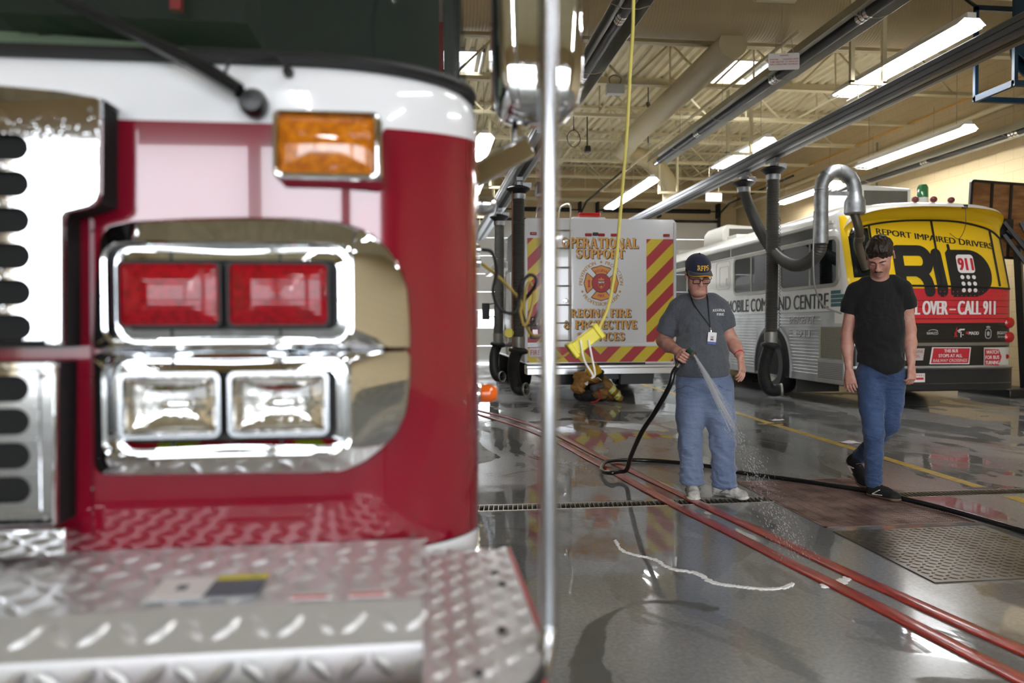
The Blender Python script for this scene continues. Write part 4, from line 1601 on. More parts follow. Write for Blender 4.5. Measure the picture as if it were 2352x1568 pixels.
# ---------------------------------------------------------------- cords at the truck side
cy = thing('extension_cord', 'yellow cord hanging from the ceiling with a yellow outlet block on its end', 'cord', (.75, 3.0, 1.1))
YCORD = mat('yellow_cord', 'cdc061', .5)
k = MB()
k.tube(spline([(.86, 3.0, 5.9), (.856, 3.0, 3.5), (.849, 3.0, 2.522), (.836, 3.0, 2.257), (.821, 3.0, 1.992), (.799, 3.0, 1.726), (.775, 3.0, 1.46), (.744, 3.0, 1.282), (.70, 3.0, 1.18)], 6), .0070, 8)
k.build('drop_cord', YCORD, cy)
k = MB()
k.tube(spline([(.585, 3.0, 1.095), (.53, 2.9, 1.075), (.46, 2.75, 1.085), (.40, 2.5, 1.16), (.335, 2.35, 1.17), (.30, 2.27, 1.22), (.30, 2.25, 1.30), (.315, 2.25, 1.33), (.325, 2.25, 1.28), (.30, 2.25, 1.20), (.285, 2.25, 1.24), (.285, 2.25, 1.275), (.222, 2.22, 1.339), (.165, 2.2, 1.382)], 6), .0048, 8)
k.build('lead', mat('tan_cord', '9a8438', .5), cy)
a, b = Vector((.705, 3.0, 1.182)), Vector((.585, 3.0, 1.092))
k = MB()
M = frame(b - a, (0, 1, 0)).to_4x4()
L_ = (b - a).length
k.box((-.028, -.028, .01), (.028, .028, L_ - .01), Matrix.Translation(a) @ M)
for t in (0.0, L_ - .02):
    k.box((-.034, -.034, t), (.034, .034, t + .022), Matrix.Translation(a) @ M)
k.build('outlet_block', mat('yellow_plastic', 'e2d53a', .4), cy, bev=.005)
k = MB()
for x in (.012, -.022):
    k.tube(spline([(.64 + x, 2.965, 1.14), (.655 + x, 2.96, 1.06), (.675 + x * .3, 2.965, 1.0), (.665, 2.97, .985)], 6), .004, 6)
k.build('tie_strap', mat('white_tie', 'eeeae2', .5), cy)
ah = thing('air_hose', 'black air hose looping from the fire truck side socket up to the ceiling', 'hose', (.25, 2.2, 1.2))
k = MB()
k.tube(spline([(.165, 2.2, 1.423), (.195, 2.2, 1.414), (.21, 2.2, 1.363), (.198, 2.2, 1.299), (.22, 2.2, 1.248), (.259, 2.2, 1.237), (.277, 2.22, 1.274), (.279, 2.2, 1.318), (.305, 2.2, 1.348), (.327, 2.2, 1.338), (.324, 2.23, 1.313), (.300, 2.26, 1.276), (.292, 2.26, 1.235), (.311, 2.26, 1.20), (.350, 2.3, 1.236), (.366, 2.3, 1.344), (.383, 2.3, 1.56), (.395, 2.3, 1.935), (.41, 2.3, 3.5), (.42, 2.3, 5.9)], 7), .0052, 8)
k.build('hose', BLACK, ah)
k = MB()
k.tube([(.33, 2.285, 1.205), (.35, 2.3, 1.235), (.362, 2.3, 1.31)], .010, 10)
k.build('coupling', mat('brass_coupling', '8a8478', .35, .9), ah)

# ---------------------------------------------------------------- hoses on the floor
def flat_hose(path, label, w=.042):
    P = spline([(x, y, 0) for x, y in path], 10)
    mb = MB()
    n = len(P)
    ring = [(-1, .003), (-.95, .008), (-.8, .0105), (.8, .0105), (.95, .008), (1, .003), (.8, .001), (-.8, .001)]
    v = []
    for i, p in enumerate(P):
        t = (P[min(i + 1, n - 1)] - P[max(i - 1, 0)]).normalized()
        s = t.cross(Vector((0, 0, 1)))
        for a, z in ring:
            v.append(p + s * (a * w) + Vector((0, 0, z + .0012 * math.sin(i * .9) * (abs(a) < .7))))
    m = len(ring)
    mb.add(v, [(i * m + j, i * m + (j + 1) % m, (i + 1) * m + (j + 1) % m, (i + 1) * m + j) for i in range(n - 1) for j in range(m)] + [tuple(range(m - 1, -1, -1)), tuple((n - 1) * m + j for j in range(m))])
    return tag(mb.build('fire_hose', FHOSE, sm=40), label, 'fire hose', 'flat red fire hoses across the floor')


FHOSE = mat('wet_red_hose', 'a5382c', 0.28, noise=(9, '8f2c22'), bump=(300, .25, .001), coat=.4)
flat_hose([(.45, 11.2), (.74, 10.51), (1.19, 9.2), (1.44, 7.91), (1.55, 6.87), (1.635, 6.2), (1.75, 5.35), (1.81, 4.84), (1.895, 4.24), (1.945, 3.88), (2.01, 3.36), (2.055, 3.10), (2.11, 2.76), (2.16, 2.48), (2.28, 1.8), (2.5, .8)], 'flat red fire hose on the floor, the one nearer the men')
flat_hose([(.36, 11.0), (.66, 10.2), (1.10, 8.76), (1.345, 7.50), (1.445, 6.58), (1.52, 5.89), (1.575, 5.32), (1.645, 4.71), (1.735, 4.10), (1.80, 3.59), (1.87, 3.12), (1.905, 2.86), (1.945, 2.53), (1.98, 2.27), (2.05, 1.7), (2.2, .7)], 'flat red fire hose on the floor, the one nearer the fire truck')

fo = MB()


def blobline(path, w, seed):
    r_ = random.Random(seed)
    P = spline([(x, y, 0) for x, y in path], 14)
    for i, p in enumerate(P):
        for k in range(4):
            s = w * r_.uniform(.35, 1.0) * (.5 + .8 * math.sin(pi * (i + 1) / (len(P) + 1)))
            q = p + Vector((r_.uniform(-1, 1) * w * .7, r_.uniform(-1, 1) * w * .9, 0))
            fo.ell((q.x, q.y, .001), (s * 1.1, s, .004), nu=8, nv=4)


blobline([(1.04, 4.06), (1.03, 3.88), (1.06, 3.80), (1.15, 3.70), (1.19, 3.55), (1.29, 3.46), (1.32, 3.33), (1.42, 3.26), (1.51, 3.22), (1.61, 3.22), (1.68, 3.27)], .011, 3)
blobline([(1.80, 3.215), (1.85, 3.235), (1.91, 3.265), (1.97, 3.31)], .018, 5)
tag(fo.build('soap_foam', mat('white_foam', 'f2f2f0', .6)), 'curved line of white suds drifting on the wet floor', 'foam', kind='stuff')
for k, (x, y, a, lb) in enumerate(((4.33, 8.86, .5, 'crumpled white paper scrap on the floor by the yellow line, further one'), (4.23, 7.09, -.3, 'crumpled white paper scrap on the yellow line behind the walking man'))):
    p = MB()
    r_ = random.Random(k)
    pts = [[Vector((x + (u - 2) * .045 + r_.uniform(-.01, .01), y + (v - 1) * .06 + r_.uniform(-.012, .012) + (u - 2) * .02 * a, .004 + r_.uniform(0, .016))) for u in range(5)] for v in range(3)]
    p.grid(lambda u, v: pts[round(v * 2)][round(u * 4)], 4, 2)
    tag(p.build('paper_scrap', SIGNWH, sm=0, solid=.002), lb, 'paper')
# ---------------------------------------------------------------- support van
VY = 12.1
van = thing('support_van', 'white operational support box van with red and yellow chevrons across its rear', 'van', (2.87, VY, 0))
VW = Matrix.Translation((0, VY, 0)) @ Matrix.Rotation(pi / 2, 4, 'X')      # local XY = room X, Z; +Z towards the viewer


def vplane(off):
    return VW @ Matrix.Translation((0, 0, off))


b = MB()
b.prism(rrect(2.55, 2.40, .07, 5, 2.87, 1.75), 4.9, vplane(-4.9))
b.build('box_body', PWHITE, van, bev=.015)
b = MB()
b.prism([(-1.15, .5), (1.15, .5), (1.15, 2.2), (.95, 2.45), (-.95, 2.45), (-1.15, 2.2)], 1.6, Matrix.Translation((2.87, VY + 6.55, 0)) @ Matrix.Rotation(pi / 2, 4, 'X'))
b.build('cab', PWHITE, van, bev=.05)
b = MB()
for x in (1.625, 4.125):
    b.box((x - .022, VY - .02, .60), (x + .022, VY + .02, 2.9))
b.build('corner_trim', mat('white_trim', 'dcdddd', .3), van, bev=.008)
b = MB()
b.box((1.64, VY - .018, .865), (4.11, VY + .01, .895))
b.build('cross_trim', WHITE, van, sm=0)


def chevrons(name, x0, x1, z0, z1, val, ref):
    mb = MB()
    T = vplane(.003)
    per = .218
    cuts = [(x0, x1, 1)] if val in (1, -1) else [(x0, val, -1), (val, x1, 1)]
    for a, c, s in cuts:
        xr = ref if val in (1, -1) else val
        for k in range(-14, 16):
            v0, v1 = ref_z + k * per, ref_z + (k + 1) * per
            L_, H_ = a - xr, c - xr
            poly = clip([(a, v0 + s * L_), (c, v0 + s * H_), (c, v1 + s * H_), (a, v1 + s * L_)], a, c, z0, z1)
            if len(poly) > 2:
                mb.mi = 1 if k % 2 else 0
                mb.flat(poly, T)
    mb.build(name, [CHEVY, CHEVR], van, sm=0)


ref_z = 2.105 - .218
chevrons('chevron_panel', 3.64, 4.10, .915, 2.62, 1, 3.64)
ref_z = 2.105 - .218
chevrons('chevron_panel', 1.65, 2.11, .915, 2.62, -1, 2.11)
ref_z = .715 - .0
chevrons('chevron_band', 1.63, 4.115, .59, .845, 2.86, 2.86)

for s, xc, z, h, w in (('OPERATIONAL', 2.865, 2.465, .165, 1.28), ('SUPPORT', 2.865, 2.295, .148, .82), ('REGINA FIRE', 2.87, 1.33, .132, 1.02), ('& PROTECTIVE', 2.865, 1.135, .138, 1.23), ('SERVICES', 2.875, .945, .128, .80)):
    o_ = MB()
    slab(o_, s, vplane(.003) @ Matrix.Translation((xc + .016, z - .014, 0)), h, w)
    slab(o_, s, vplane(.0032) @ Matrix.Translation((xc - .004, z + .004, 0)), h, w)
    par = o_.build('letter_shadow', OUTL, van, sm=0)
    o_ = MB()
    slab(o_, s, vplane(.005) @ Matrix.Translation((xc, z, 0)), h, w)
    o_.build('lettering', GOLD, par, sm=0)

EC = (2.875, 1.89)


def arc_word(mb, s, r, a_mid, h, off, inward=False, step=.92, bold=.05):
    """letters round a circle about the emblem; inward = read along the lower arc"""
    wd = [max(.18, sans(c, bold)[0][:, 0].max()) if c != ' ' else .3 for c in s]
    tot = sum(w + .16 for w in wd) * h * step
    pos = -tot / 2
    for c, w in zip(s, wd):
        half = (w + .16) * h * step / 2
        pos += half
        if c != ' ':
            a = (a_mid - pos / r) if not inward else (a_mid + pos / r)
            rot = a - pi / 2 if not inward else a + pi / 2
            T = vplane(off) @ Matrix.Translation((EC[0] + r * math.cos(a), EC[1] + r * math.sin(a), 0)) @ Matrix.Rotation(rot, 4, 'Z') @ Matrix.Translation((0, -h / 2, 0))
            word(mb, c, T, h, w=w * h * step, bold=bold)
        pos += half


o_ = MB()
arc_word(o_, 'PREVENTION', .345, R(146), .062, .003)
arc_word(o_, 'PROTECTION', .345, R(36), .062, .003)
arc_word(o_, 'PROFESSIONALISM', .345, R(270), .062, .003, True)
for a in (90, 204, 336):
    o_.flat([(EC[0] + .345 * math.cos(R(a)) + .02 * math.cos(R(k)), EC[1] + .345 * math.sin(R(a)) + .02 * math.sin(R(k))) for k in range(0, 360, 24)], vplane(.003))
o_.build('motto_lettering', mat('bronze_lettering', 'b98a4c', .4), van, sm=0)


def cross_arm(k, grow=0.0):
    """one flared arm of the four-armed badge"""
    base = [(-.08 + -grow * .6, .145 - grow), (-.16 - grow * 1.3, .235 + grow * .2), (-.13 - grow * .5, .245 + grow * 1.2), (-.07, .262 + grow), (0, .285 + grow), (.07, .262 + grow), (.13 + grow * .5, .245 + grow * 1.2), (.16 + grow * 1.3, .235 + grow * .2), (.08 + grow * .6, .145 - grow)]
    a = k * pi / 2
    return [(EC[0] + x * math.cos(a) - y * math.sin(a), EC[1] + x * math.sin(a) + y * math.cos(a)) for x, y in base]


def disc(r, n=40, c=EC):
    return [(c[0] + r * math.cos(2 * pi * k / n), c[1] + r * math.sin(2 * pi * k / n)) for k in range(n)]


o_ = MB()
for k in range(4):
    o_.mi = 0
    o_.flat(cross_arm(k, .012), vplane(.0035))
    o_.mi = 1
    o_.flat(cross_arm(k), vplane(.005))
o_.mi = 0
o_.flat(disc(.160), vplane(.0055))
o_.mi = 2
o_.flat(disc(.150), vplane(.0065))
o_.mi = 2
arc_word(o_, 'REGINA', .208, pi / 2, .048, .0062, bold=.03)
arc_word(o_, 'FIRE', .208, 3 * pi / 2, .048, .0062, True, bold=.03)
hy = [(-.018, -.07), (.018, -.07), (.018, -.055), (.012, -.055), (.012, .02), (.02, .02), (.02, .032), (.012, .04), (0, .065), (-.012, .04), (-.02, .032), (-.02, .02), (-.012, .02), (-.012, -.055), (-.018, -.055)]
o_.flat([(EC[0] - .205 + x, EC[1] + y) for x, y in hy], vplane(.0062))
for x in (.185, .222):
    o_.flat([(EC[0] + x - .004, EC[1] - .08), (EC[0] + x + .004, EC[1] - .08), (EC[0] + x + .004, EC[1] + .08), (EC[0] + x - .004, EC[1] + .08)], vplane(.0062))
for q in range(7):
    z = EC[1] - .066 + q * .022
    o_.flat([(EC[0] + .185, z - .003), (EC[0] + .222, z - .003), (EC[0] + .222, z + .003), (EC[0] + .185, z + .003)], vplane(.0063))
o_.mi = 3
o_.flat([(EC[0] - .055, EC[1] + .03), (EC[0] + .055, EC[1] + .03), (EC[0] + .055, EC[1] - .005), (EC[0] - .055, EC[1] - .005)], vplane(.0075))
o_.mi = 4
o_.flat([(EC[0] - .055, EC[1] + .022), (EC[0] + .055, EC[1] + .022), (EC[0] + .04, EC[1] + .002), (EC[0] + .01, EC[1] + .012), (EC[0] - .02, EC[1] + .0), (EC[0] - .05, EC[1] + .01)], vplane(.0085))
o_.mi = 1
o_.flat([(EC[0] + x, EC[1] + y) for x, y in ((-.045, .045), (-.05, .075), (-.025, .062), (0, .095), (.025, .062), (.05, .075), (.045, .045))], vplane(.0075))
o_.flat(disc(.018, 16, (EC[0], EC[1] - .06)), vplane(.0085))
o_.ring([(EC[0] + x, EC[1] + y) for x, y in ((-.055, -.005), (.055, -.005), (.05, -.05), (0, -.10), (-.05, -.05))], [(EC[0] + x, EC[1] + y) for x, y in ((-.05, -.010), (.05, -.010), (.045, -.048), (0, -.093), (-.045, -.048))], .0006, vplane(.0072))
o_.build('fire_service_badge', [OUTL, mat('badge_orange', 'dc8f3c', .4), mat('badge_red', 'a82430', .4), mat('badge_blue', '2b3a5c', .4), SIGNWH], van, sm=0)

for x in (1.75, 2.66, 2.88, 3.09, 3.98):
    l_ = MB()
    l_.cbox((x, VY - .012, 2.68 if x > 1.8 else 2.69), (.11, .03, .05))
    l_.build('clearance_lamp', REDPL, van, bev=.01)
MB().cbox((2.775, VY - .025, 2.69), (.09, .06, .055)).build('rear_camera', BLACKP, van, bev=.012)
for s in (-1, 1):
    xa = 2.87 + s * 1.10
    hs = MB()
    hs.cbox((xa, VY - .012, 1.16), (.16, .03, .36))
    h_ = hs.build('tail_lamp', BLACKP, van, bev=.01)
    for z in (1.26, 1.08):
        MB().cbox((xa, VY - .035, z), (.12, .03, .13)).build('tail_lamp_lens', REDLENS, h_, bev=.015)
ld = MB()
for x in (1.97, 2.35):
    ld.tube(spline([(x, VY - .07, .80), (x, VY - .07, 2.9), (x, VY - .06, 3.1), (x - .01, VY + .05, 3.19), (x - .1, VY + .35, 3.16), (x - .12, VY + .42, 2.94)], 5), .014, 8)
for z in (.95, 1.235, 1.53, 1.84, 2.14, 2.45, 2.74):
    ld.cyl((1.97, VY - .07, z), (2.37, VY - .07, z), .012, 8)
for z in (.84, 1.6, 2.6):
    for x in (1.97, 2.35):
        ld.bar((x, VY - .07, z), (x, VY, z), .02, .02)
ld.build('ladder', mat('ladder_metal', 'c2bfb4', .3, .9), van)
for z in (1.60, 2.58):
    lt = MB()
    lt.lathe([(0, .02), (.02, .02), (.024, .01), (.04, .008), (.042, 0)], 16, vplane(0) @ Matrix.Translation((2.28, z, 0)))
    lt.build('door_latch', CHROME, van)
lb = MB()
lb.box((2.55, VY + .8, 2.95), (3.15, VY + 1.3, 3.09))
l_ = lb.build('light_bar', WHITE, van, bev=.02)
MB().box((2.68, VY + .8, 3.09), (3.06, VY + 1.1, 3.17)).build('red_dome', REDLENS, l_, bev=.02)
bm = MB()
bm.box((1.62, VY - .16, .40), (4.15, VY + .2, .50))
bm.box((1.62, VY - .10, .50), (4.15, VY + .2, .545))
bm.build('rear_bumper', mat('bright_aluminium', 'c9cacc', .25, 1.0), van, bev=.006)
MB().box((2.05, VY - .012, .553), (3.62, VY + .02, .578)).build('bumper_slot', BLACK, van, sm=0)
fr = MB()
fr.box((1.95, VY + .1, .30), (3.8, VY + 6, .55))
fr.box((2.0, VY - .02, .22), (2.5, VY + .1, .40))
fr.box((3.2, VY - .02, .22), (3.75, VY + .1, .40))
fr.build('underframe', BLACKP, van, sm=0)
pt = MB()
pt.prism(rrect(.30, .15, .015, 3, 1.82, .76), .006, vplane(.006))
p_ = pt.build('licence_plate', SIGNWH, van, sm=0)
w_ = MB()
word(w_, 'FIRE', vplane(.0135) @ Matrix.Translation((1.695, .715, 0)), .085, w=.16, align='l')
w_.build('plate_lettering', SIGNRED, p_, sm=0)
for y, r in ((14.6, .42), (17.6, .42)):
    for s in (-1, 1):
        wh = MB()
        wheel(wh, (2.87 + s * 1.02, y, r), r, .34, s)
        wh.build('wheel', [BLACK, ALU], van)
vm = MB()
vm.bar((1.75, 18.0, 1.42), (1.46, 18.0, 1.40), .03, .03)
vm.bar((1.75, 18.0, 1.75), (1.46, 18.0, 1.70), .03, .03)
vm.cbox((1.44, 18.0, 1.54), (.18, .10, .40))
vm.build('wing_mirror', BLACKP, van, bev=.03)
sd = MB()
for y, z0, z1 in ((12.9, .75, 2.2), (14.0, 1.1, 2.2), (15.2, .75, 2.2)):
    sd.box((1.588, y, z0), (1.60, y + .8, z1))
sd.build('side_locker_door', WHITE, van, bev=.005)
MB().box((1.44, VY + 3.2, 2.38), (1.60, VY + 6.0, 2.52)).build('awning_case', WHITE, van, bev=.03)

# ---------------------------------------------------------------- command bus
BX, BY, BH, BL = 7.24, 9.9, 1.29, 11.6
bus = thing('command_bus', 'white and silver command bus with a yellow and red rear, parked along the right wall', 'bus', (BX, BY, 0))


def rear(x, z, off=0.0):
    """point on the rear skin; x measured from the bus centre line"""
    u = min(1.0, abs(x) / BH)
    y = .46 * (1 - (1 - u ** 4.6) ** (1 / 4.6))
    if z > 1.74:
        y += .26 * ((z - 1.74) / 1.0)
    return Vector((BX + x, BY + y - off, z))


NR = 44


def bus_row(z, k=1.0, bump=0.0):
    """outline at height z: rear from left to right, then right side, front, left side"""
    p = []
    for i in range(NR + 1):
        t = -1 + 2 * i / NR
        x = BH * math.copysign(1 - (1 - abs(t)) ** 1.8, t)
        q = rear(x, z)
        p.append(Vector((BX + x * k, q.y + (1 - k) * .9, z)))
    for y in (1.5, 4, 8, BL - .5):
        p.append(Vector((BX + BH * k, BY + y, z)))
    for x in (.9, .4, -.4, -.9):
        p.append(Vector((BX + x * k, BY + BL, z)))
    for y in (BL - .5, 8, 4, 1.5):
        p.append(Vector((BX - BH * k, BY + y, z)))
    return p


zr = [(.32, 1), (.60, 1), (.88, 1), (1.21, 1), (1.38, 1), (1.70, 1), (1.74, 1), (2.0, 1), (2.4, 1), (2.70, 1), (2.78, .985), (2.85, .955), (2.91, .90), (2.95, .80), (2.975, .60), (2.985, .3)]
bm = MB()
v, f, m = [], [], []
for z, k in zr:
    v += bus_row(z, k)
nb = len(v) // len(zr)
for j in range(len(zr) - 1):
    z = (zr[j][0] + zr[j + 1][0]) / 2
    for i in range(nb):
        f.append((j * nb + i, j * nb + (i + 1) % nb, (j + 1) * nb + (i + 1) % nb, (j + 1) * nb + i))
        back = 3 <= i < NR - 3
        if back:
            c = 1 if z < .60 else 2 if z < 1.21 else 3 if z < 1.70 else 4 if z < 2.75 else 0
        else:
            c = 1 if z < 1.38 else (0 if 0 <= z else 0)
            if i < 3 or NR - 3 <= i < NR:
                c = 1 if z < 1.21 else 0
        m.append(c)
f.append(tuple((len(zr) - 1) * nb + i for i in range(nb)))
m.append(0)
BUSWH = mat('bus_white', 'dedcd4', .28, coat=.4)
SILV = mat('bus_silver', 'c2c4c2', .40, .5, noise=(3, 'adafad'))
BRED = mat('bus_red', 'c42634', .3, coat=.4)
BYEL = mat('bus_yellow', 'e8c022', .16, coat=.6)
BBLK = mat('bus_black', '161617', .3, coat=.3)
bm.add(v, f)
bm.m = m
bm.build('body_shell', [BUSWH, SILV, BBLK, BRED, BYEL], bus, sm=40)


def patch(mb, x0, x1, z0, z1, off, nx=16, nz=4, shear=0.0):
    mb.grid(lambda u, w: rear(x0 + (x1 - x0) * u + shear * w, z0 + (z1 - z0) * w, off), nx, nz)


# visor above the rear window
vs_ = MB()


def visor(u, w):
    x = (-1 + 2 * u)
    a = abs(x)
    xo = 1.24 * math.copysign(1 - (1 - a) ** 1.5, x)
    zo = 2.855 - .17 * a ** 2.2 - .20 * a ** 9
    yo = BY - .06 + .50 * a ** 4
    xi = 1.20 * math.copysign(1 - (1 - a) ** 1.5, x)
    zi = 2.72 - .14 * a ** 2.4 - .30 * a ** 10
    I = rear(xi, zi, -.002)
    O = Vector((BX + xo, yo, zo))
    return I, O


def visor_under(u, w):
    I, O = visor(u, w)
    p = I.lerp(O, w)
    p.z += .05 * math.sin(pi * w)
    return p


vs_.mi = 0
vs_.grid(visor_under, 40, 6)
vs_.mi = 1


def visor_top(u, w):
    I, O = visor(u, 0)
    T = Vector((BX + (O.x - BX) * .93, BY + .75 + .3 * abs(2 * u - 1) ** 3, O.z + .135 - .05 * abs(2 * u - 1) ** 6))
    p = O.lerp(T, w)
    p.y = O.y + (T.y - O.y) * (1 - math.cos(w * pi / 2))
    p.z = O.z + (T.z - O.z) * math.sin(w * pi / 2)
    return p


vs_.grid(visor_top, 40, 6)
vs_.build('rear_visor', [BYEL, BUSWH], bus, sm=50)

# rear window seals and dark corner glass
se = MB()
for path in ([(-1.22, 1.78), (-.6, 1.745), (0, 1.735), (.6, 1.72), (1.19, 1.70)], [(-1.16, 2.50), (-.95, 2.61), (-.5, 2.68), (0, 2.70), (.5, 2.68), (.95, 2.58), (1.17, 2.45)]):
    P = spline([(x, z, 0) for x, z in path], 8)
    se.tube([rear(p.x, p.y, .006) for p in P], .016, 6)
for x, zt in ((-.90, 2.62), (.06, 2.70), (.98, 2.57)):
    se.tube([rear(x, 1.735 + (zt - 1.735) * t / 6, .006) for t in range(7)], .016, 6)
se.tube([rear(1.17, 2.45 - .75 * t / 6, .006) for t in range(7)], .012, 6)
se.build('window_seal', BLACK, bus)
cg = MB()
patch(cg, -1.19, -.92, 1.86, 2.58, .004, 12, 6)
cg.build('corner_glass', TINT, bus)
ep = MB()
ep.tube(spline([(5.86, 9.72, 2.72), (5.93, 9.74, 2.55), (5.985, 9.8, 2.44), (6.03, 9.9, 2.3), (6.2, 9.98, 1.98)], 5), .058, 14)
ep.tube([(5.99, 9.80, 2.42), (6.01, 9.84, 2.36)], .068, 14)
ep.build('exhaust_pipe', mat('rusty_pipe', '6b6457', .45, .7), bus)

# writing on the rear


def rmap(off, sl=0.0, x0=0.0):
    return lambda x, z: rear(x, z, off) if sl == 0 else rear(x, z + sl * (x - x0), off)


def rword(s, xc, z, h, w, m, off=.004, bold=.0, sl=0.0, name='lettering', parent=None, slant=0.0):
    mb = MB()
    word(mb, s, None, h, w=w, bold=bold, curve=lambda x, y: rear(xc + x, z + y + sl * x, off), slant=slant)
    return mb.build(name, m, parent or bus, sm=0)


rword('REPORT IMPAIRED DRIVERS', 7.33 - BX, 2.385, .092, 1.79, INK, .004, .045, -.115)


def strokes(paths, name, filled=()):
    """thick rounded strokes and filled outlines laid on the rear skin"""
    import bmesh
    mb = MB()
    e = 0
    for pts, w in paths:
        for i in range(len(pts) - 1):
            a, b = Vector((*pts[i], 0)), Vector((*pts[i + 1], 0))
            n = (b - a).cross(Vector((0, 0, 1))).normalized() * w
            e += 1
            ez = Vector((0, 0, e * .0001))
            mb.add([a + n + ez, a - n + ez, b - n + ez, b + n + ez], [(0, 1, 2, 3)])
            for c in (a, b):
                e += 1
                mb.add([c + Vector((w * math.cos(k * pi / 9), w * math.sin(k * pi / 9), e * .0001)) for k in range(18)], [tuple(range(18))])
    for poly in filled:
        mb.add([(x, z, 0) for x, z in poly], [tuple(range(len(poly)))])
    me = bpy.data.meshes.new('outline')
    me.from_pydata([tuple(p) for p in mb.v], [], mb.f)
    bb = bmesh.new()
    bb.from_mesh(me)
    for k in range(12):
        for co, no in (((0, 1.55 + k * .07, 0), (0, 1, 0)), ((6.55 + k * .14, 0, 0), (1, 0, 0))):
            bmesh.ops.bisect_plane(bb, geom=bb.verts[:] + bb.edges[:] + bb.faces[:], plane_co=co, plane_no=no)
    out = MB()
    bb.verts.index_update()
    out.add([rear(q.co.x - BX, q.co.y, .0045 + q.co.z) for q in bb.verts], [tuple(q.index for q in p.verts) for p in bb.faces])
    bb.free()
    bpy.data.meshes.remove(me)
    return out.build(name, INK, bus, sm=0)


bowl = [(7.02 + .125 * math.cos(R(a)), 2.10 + .15 * math.sin(R(a))) for a in range(90, -91, -15)]
strokes([([(6.70, 1.68), (6.70, 2.25), (6.95, 2.25)] + bowl + [(6.72, 1.95)], .078), ([(6.95, 1.95), (7.04, 1.90), (7.09, 1.82), (7.12, 1.66)], .078)], 'large_letter')
strokes([([(7.315, 1.66), (7.285, 2.20)], .082)], 'large_letter')
dd = [(7.44, 1.62), (7.48, 1.58)] + [(7.78 + .335 * math.cos(R(a)), 1.92 + .345 * math.sin(R(a))) for a in range(-80, 91, 10)] + [(7.47, 2.265), (7.43, 2.22)]
strokes([([(7.50, 2.25), (7.495, 2.33)], .022)], 'large_letter', [dd])
nb_ = MB()
nb_.add([rear(7.72 - BX + x, 2.06 + z, .007) for x, z in rrect(.27, .27, .05, 5)], [tuple(range(24))])
n_ = nb_.build('number_panel', SIGNWH, bus, sm=0)
rword('911', 7.72 - BX, 1.965, .19, .22, SIGNRED, .009, .06, parent=n_)
for r_ in range(3):
    for c in range(3):
        d_ = MB()
        xc, zc = 7.635 + c * .09 - BX, 1.865 - r_ * .095
        d_.add([rear(xc + .030 * math.cos(k * pi / 10), zc + .030 * math.sin(k * pi / 10), .007) for k in range(20)], [tuple(range(20))])
        d_.build('keypad_dot', SIGNWH, bus, sm=0)
rword('PULL OVER – CALL 911', 7.39 - BX, 1.33, .205, 1.50, SIGNWH, .005, .05)
rword('RAWLCO', 7.16 - BX, 1.045, .04, .17, SIGNWH, .004, .0)
ar = MB()
ar.tube([rear(7.17 - BX + .075 * math.cos(R(a)), 1.085 + .03 * math.sin(R(a)), .003) for a in range(10, 171, 20)], .003, 4)
ar.build('logo_arc', SIGNWH, bus, sm=0)
rb = MB()
rb.mi = 0
for q in ([(-.03, -.06), (-.01, -.06), (.03, .05), (.01, .06)], [(.03, -.05), (.01, -.06), (-.03, .0), (-.015, .015)], [(-.005, .04), (.012, .09), (.02, .04)]):
    rb.add([rear(7.52 - BX + x, 1.065 + z, .004) for x, z in q], [tuple(range(len(q)))])
rb.mi = 1
for q in ([(.0, .03), (.04, .06), (.12, .06), (.11, .04), (.06, .04), (.03, .0)], [(.05, .02), (.065, .02), (.065, -.06), (.05, -.06)], [(.075, -.02), (.10, -.02), (.10, -.03), (.075, -.03)]):
    rb.add([rear(7.54 - BX + x, 1.065 + z, .004) for x, z in q], [tuple(range(len(q)))])
rb.build('ribbon_logo', [SIGNRED, SIGNWH], bus, sm=0)
rword('MADD', 7.80 - BX, 1.04, .048, .155, SIGNWH, .004, .03)
rb = MB()
rb.add([rear(7.695 - BX + .02 * math.cos(a * pi / 6), 1.065 + .02 * math.sin(a * pi / 6), .004) for a in range(12)], [tuple(range(12))])
rb.build('logo_star', SIGNRED, bus, sm=0)
cr = MB()
cr.ring([(a, b) for a, b in rrect(.10, .15, .048, 5)], [(a, b) for a, b in rrect(.078, .128, .038, 5)], .002, Matrix.Translation((8.03, rear(8.03 - BX, 1.06).y - .002, 1.055)) @ Matrix.Rotation(pi / 2, 4, 'X'))
for q in ([(-.02, -.03), (.02, -.03), (.024, .02), (0, .035), (-.024, .02)], [(-.03, .085), (-.035, .105), (-.015, .1), (0, .125), (.015, .1), (.035, .105), (.03, .085)]):
    cr.add([rear(8.03 - BX + x, 1.055 + z, .004) for x, z in q], [tuple(range(len(q)))])
cr.build('crest_logo', mat('crest_grey', 'a9a9a6', .4), bus, sm=0)
rword('SGI/////', 8.275 - BX, 1.045, .042, .19, SIGNWH, .004, .02, slant=.15)
rword('Take care out there.', 8.285 - BX, .998, .026, .19, SIGNWH, .004)
sd = MB()
sd.grid(lambda u, w: rear(-1.2 + 2.4 * u, .885 + .045 * w, .012), 30, 2)
sd.build('bright_strip', ALU, bus)
sd = MB()
for z in (.97, 1.09, 1.17, 1.27, 1.34, 1.44, 1.53):
    sd.tube([rear(-1.2 + 2.4 * k / 30, z, .001) for k in range(31)], .0045, 5)
sd.build('panel_bead', [BBLK], bus)
rvt = MB()
for zz in (1.60, 1.655):
    for k in range(34):
        x = -1.1 + 2.2 * k / 33
        p = rear(x, zz, .0045)
        rvt.lathe([(0, .004), (.006, .003), (.008, 0)], 6, Matrix.Translation(p) @ Matrix.Rotation(pi / 2, 4, 'X'))
rvt.build('rivet_row', BRED, bus)
sp = MB()
patch(sp, .72, 1.20, .60, .855, .004, 12, 2)
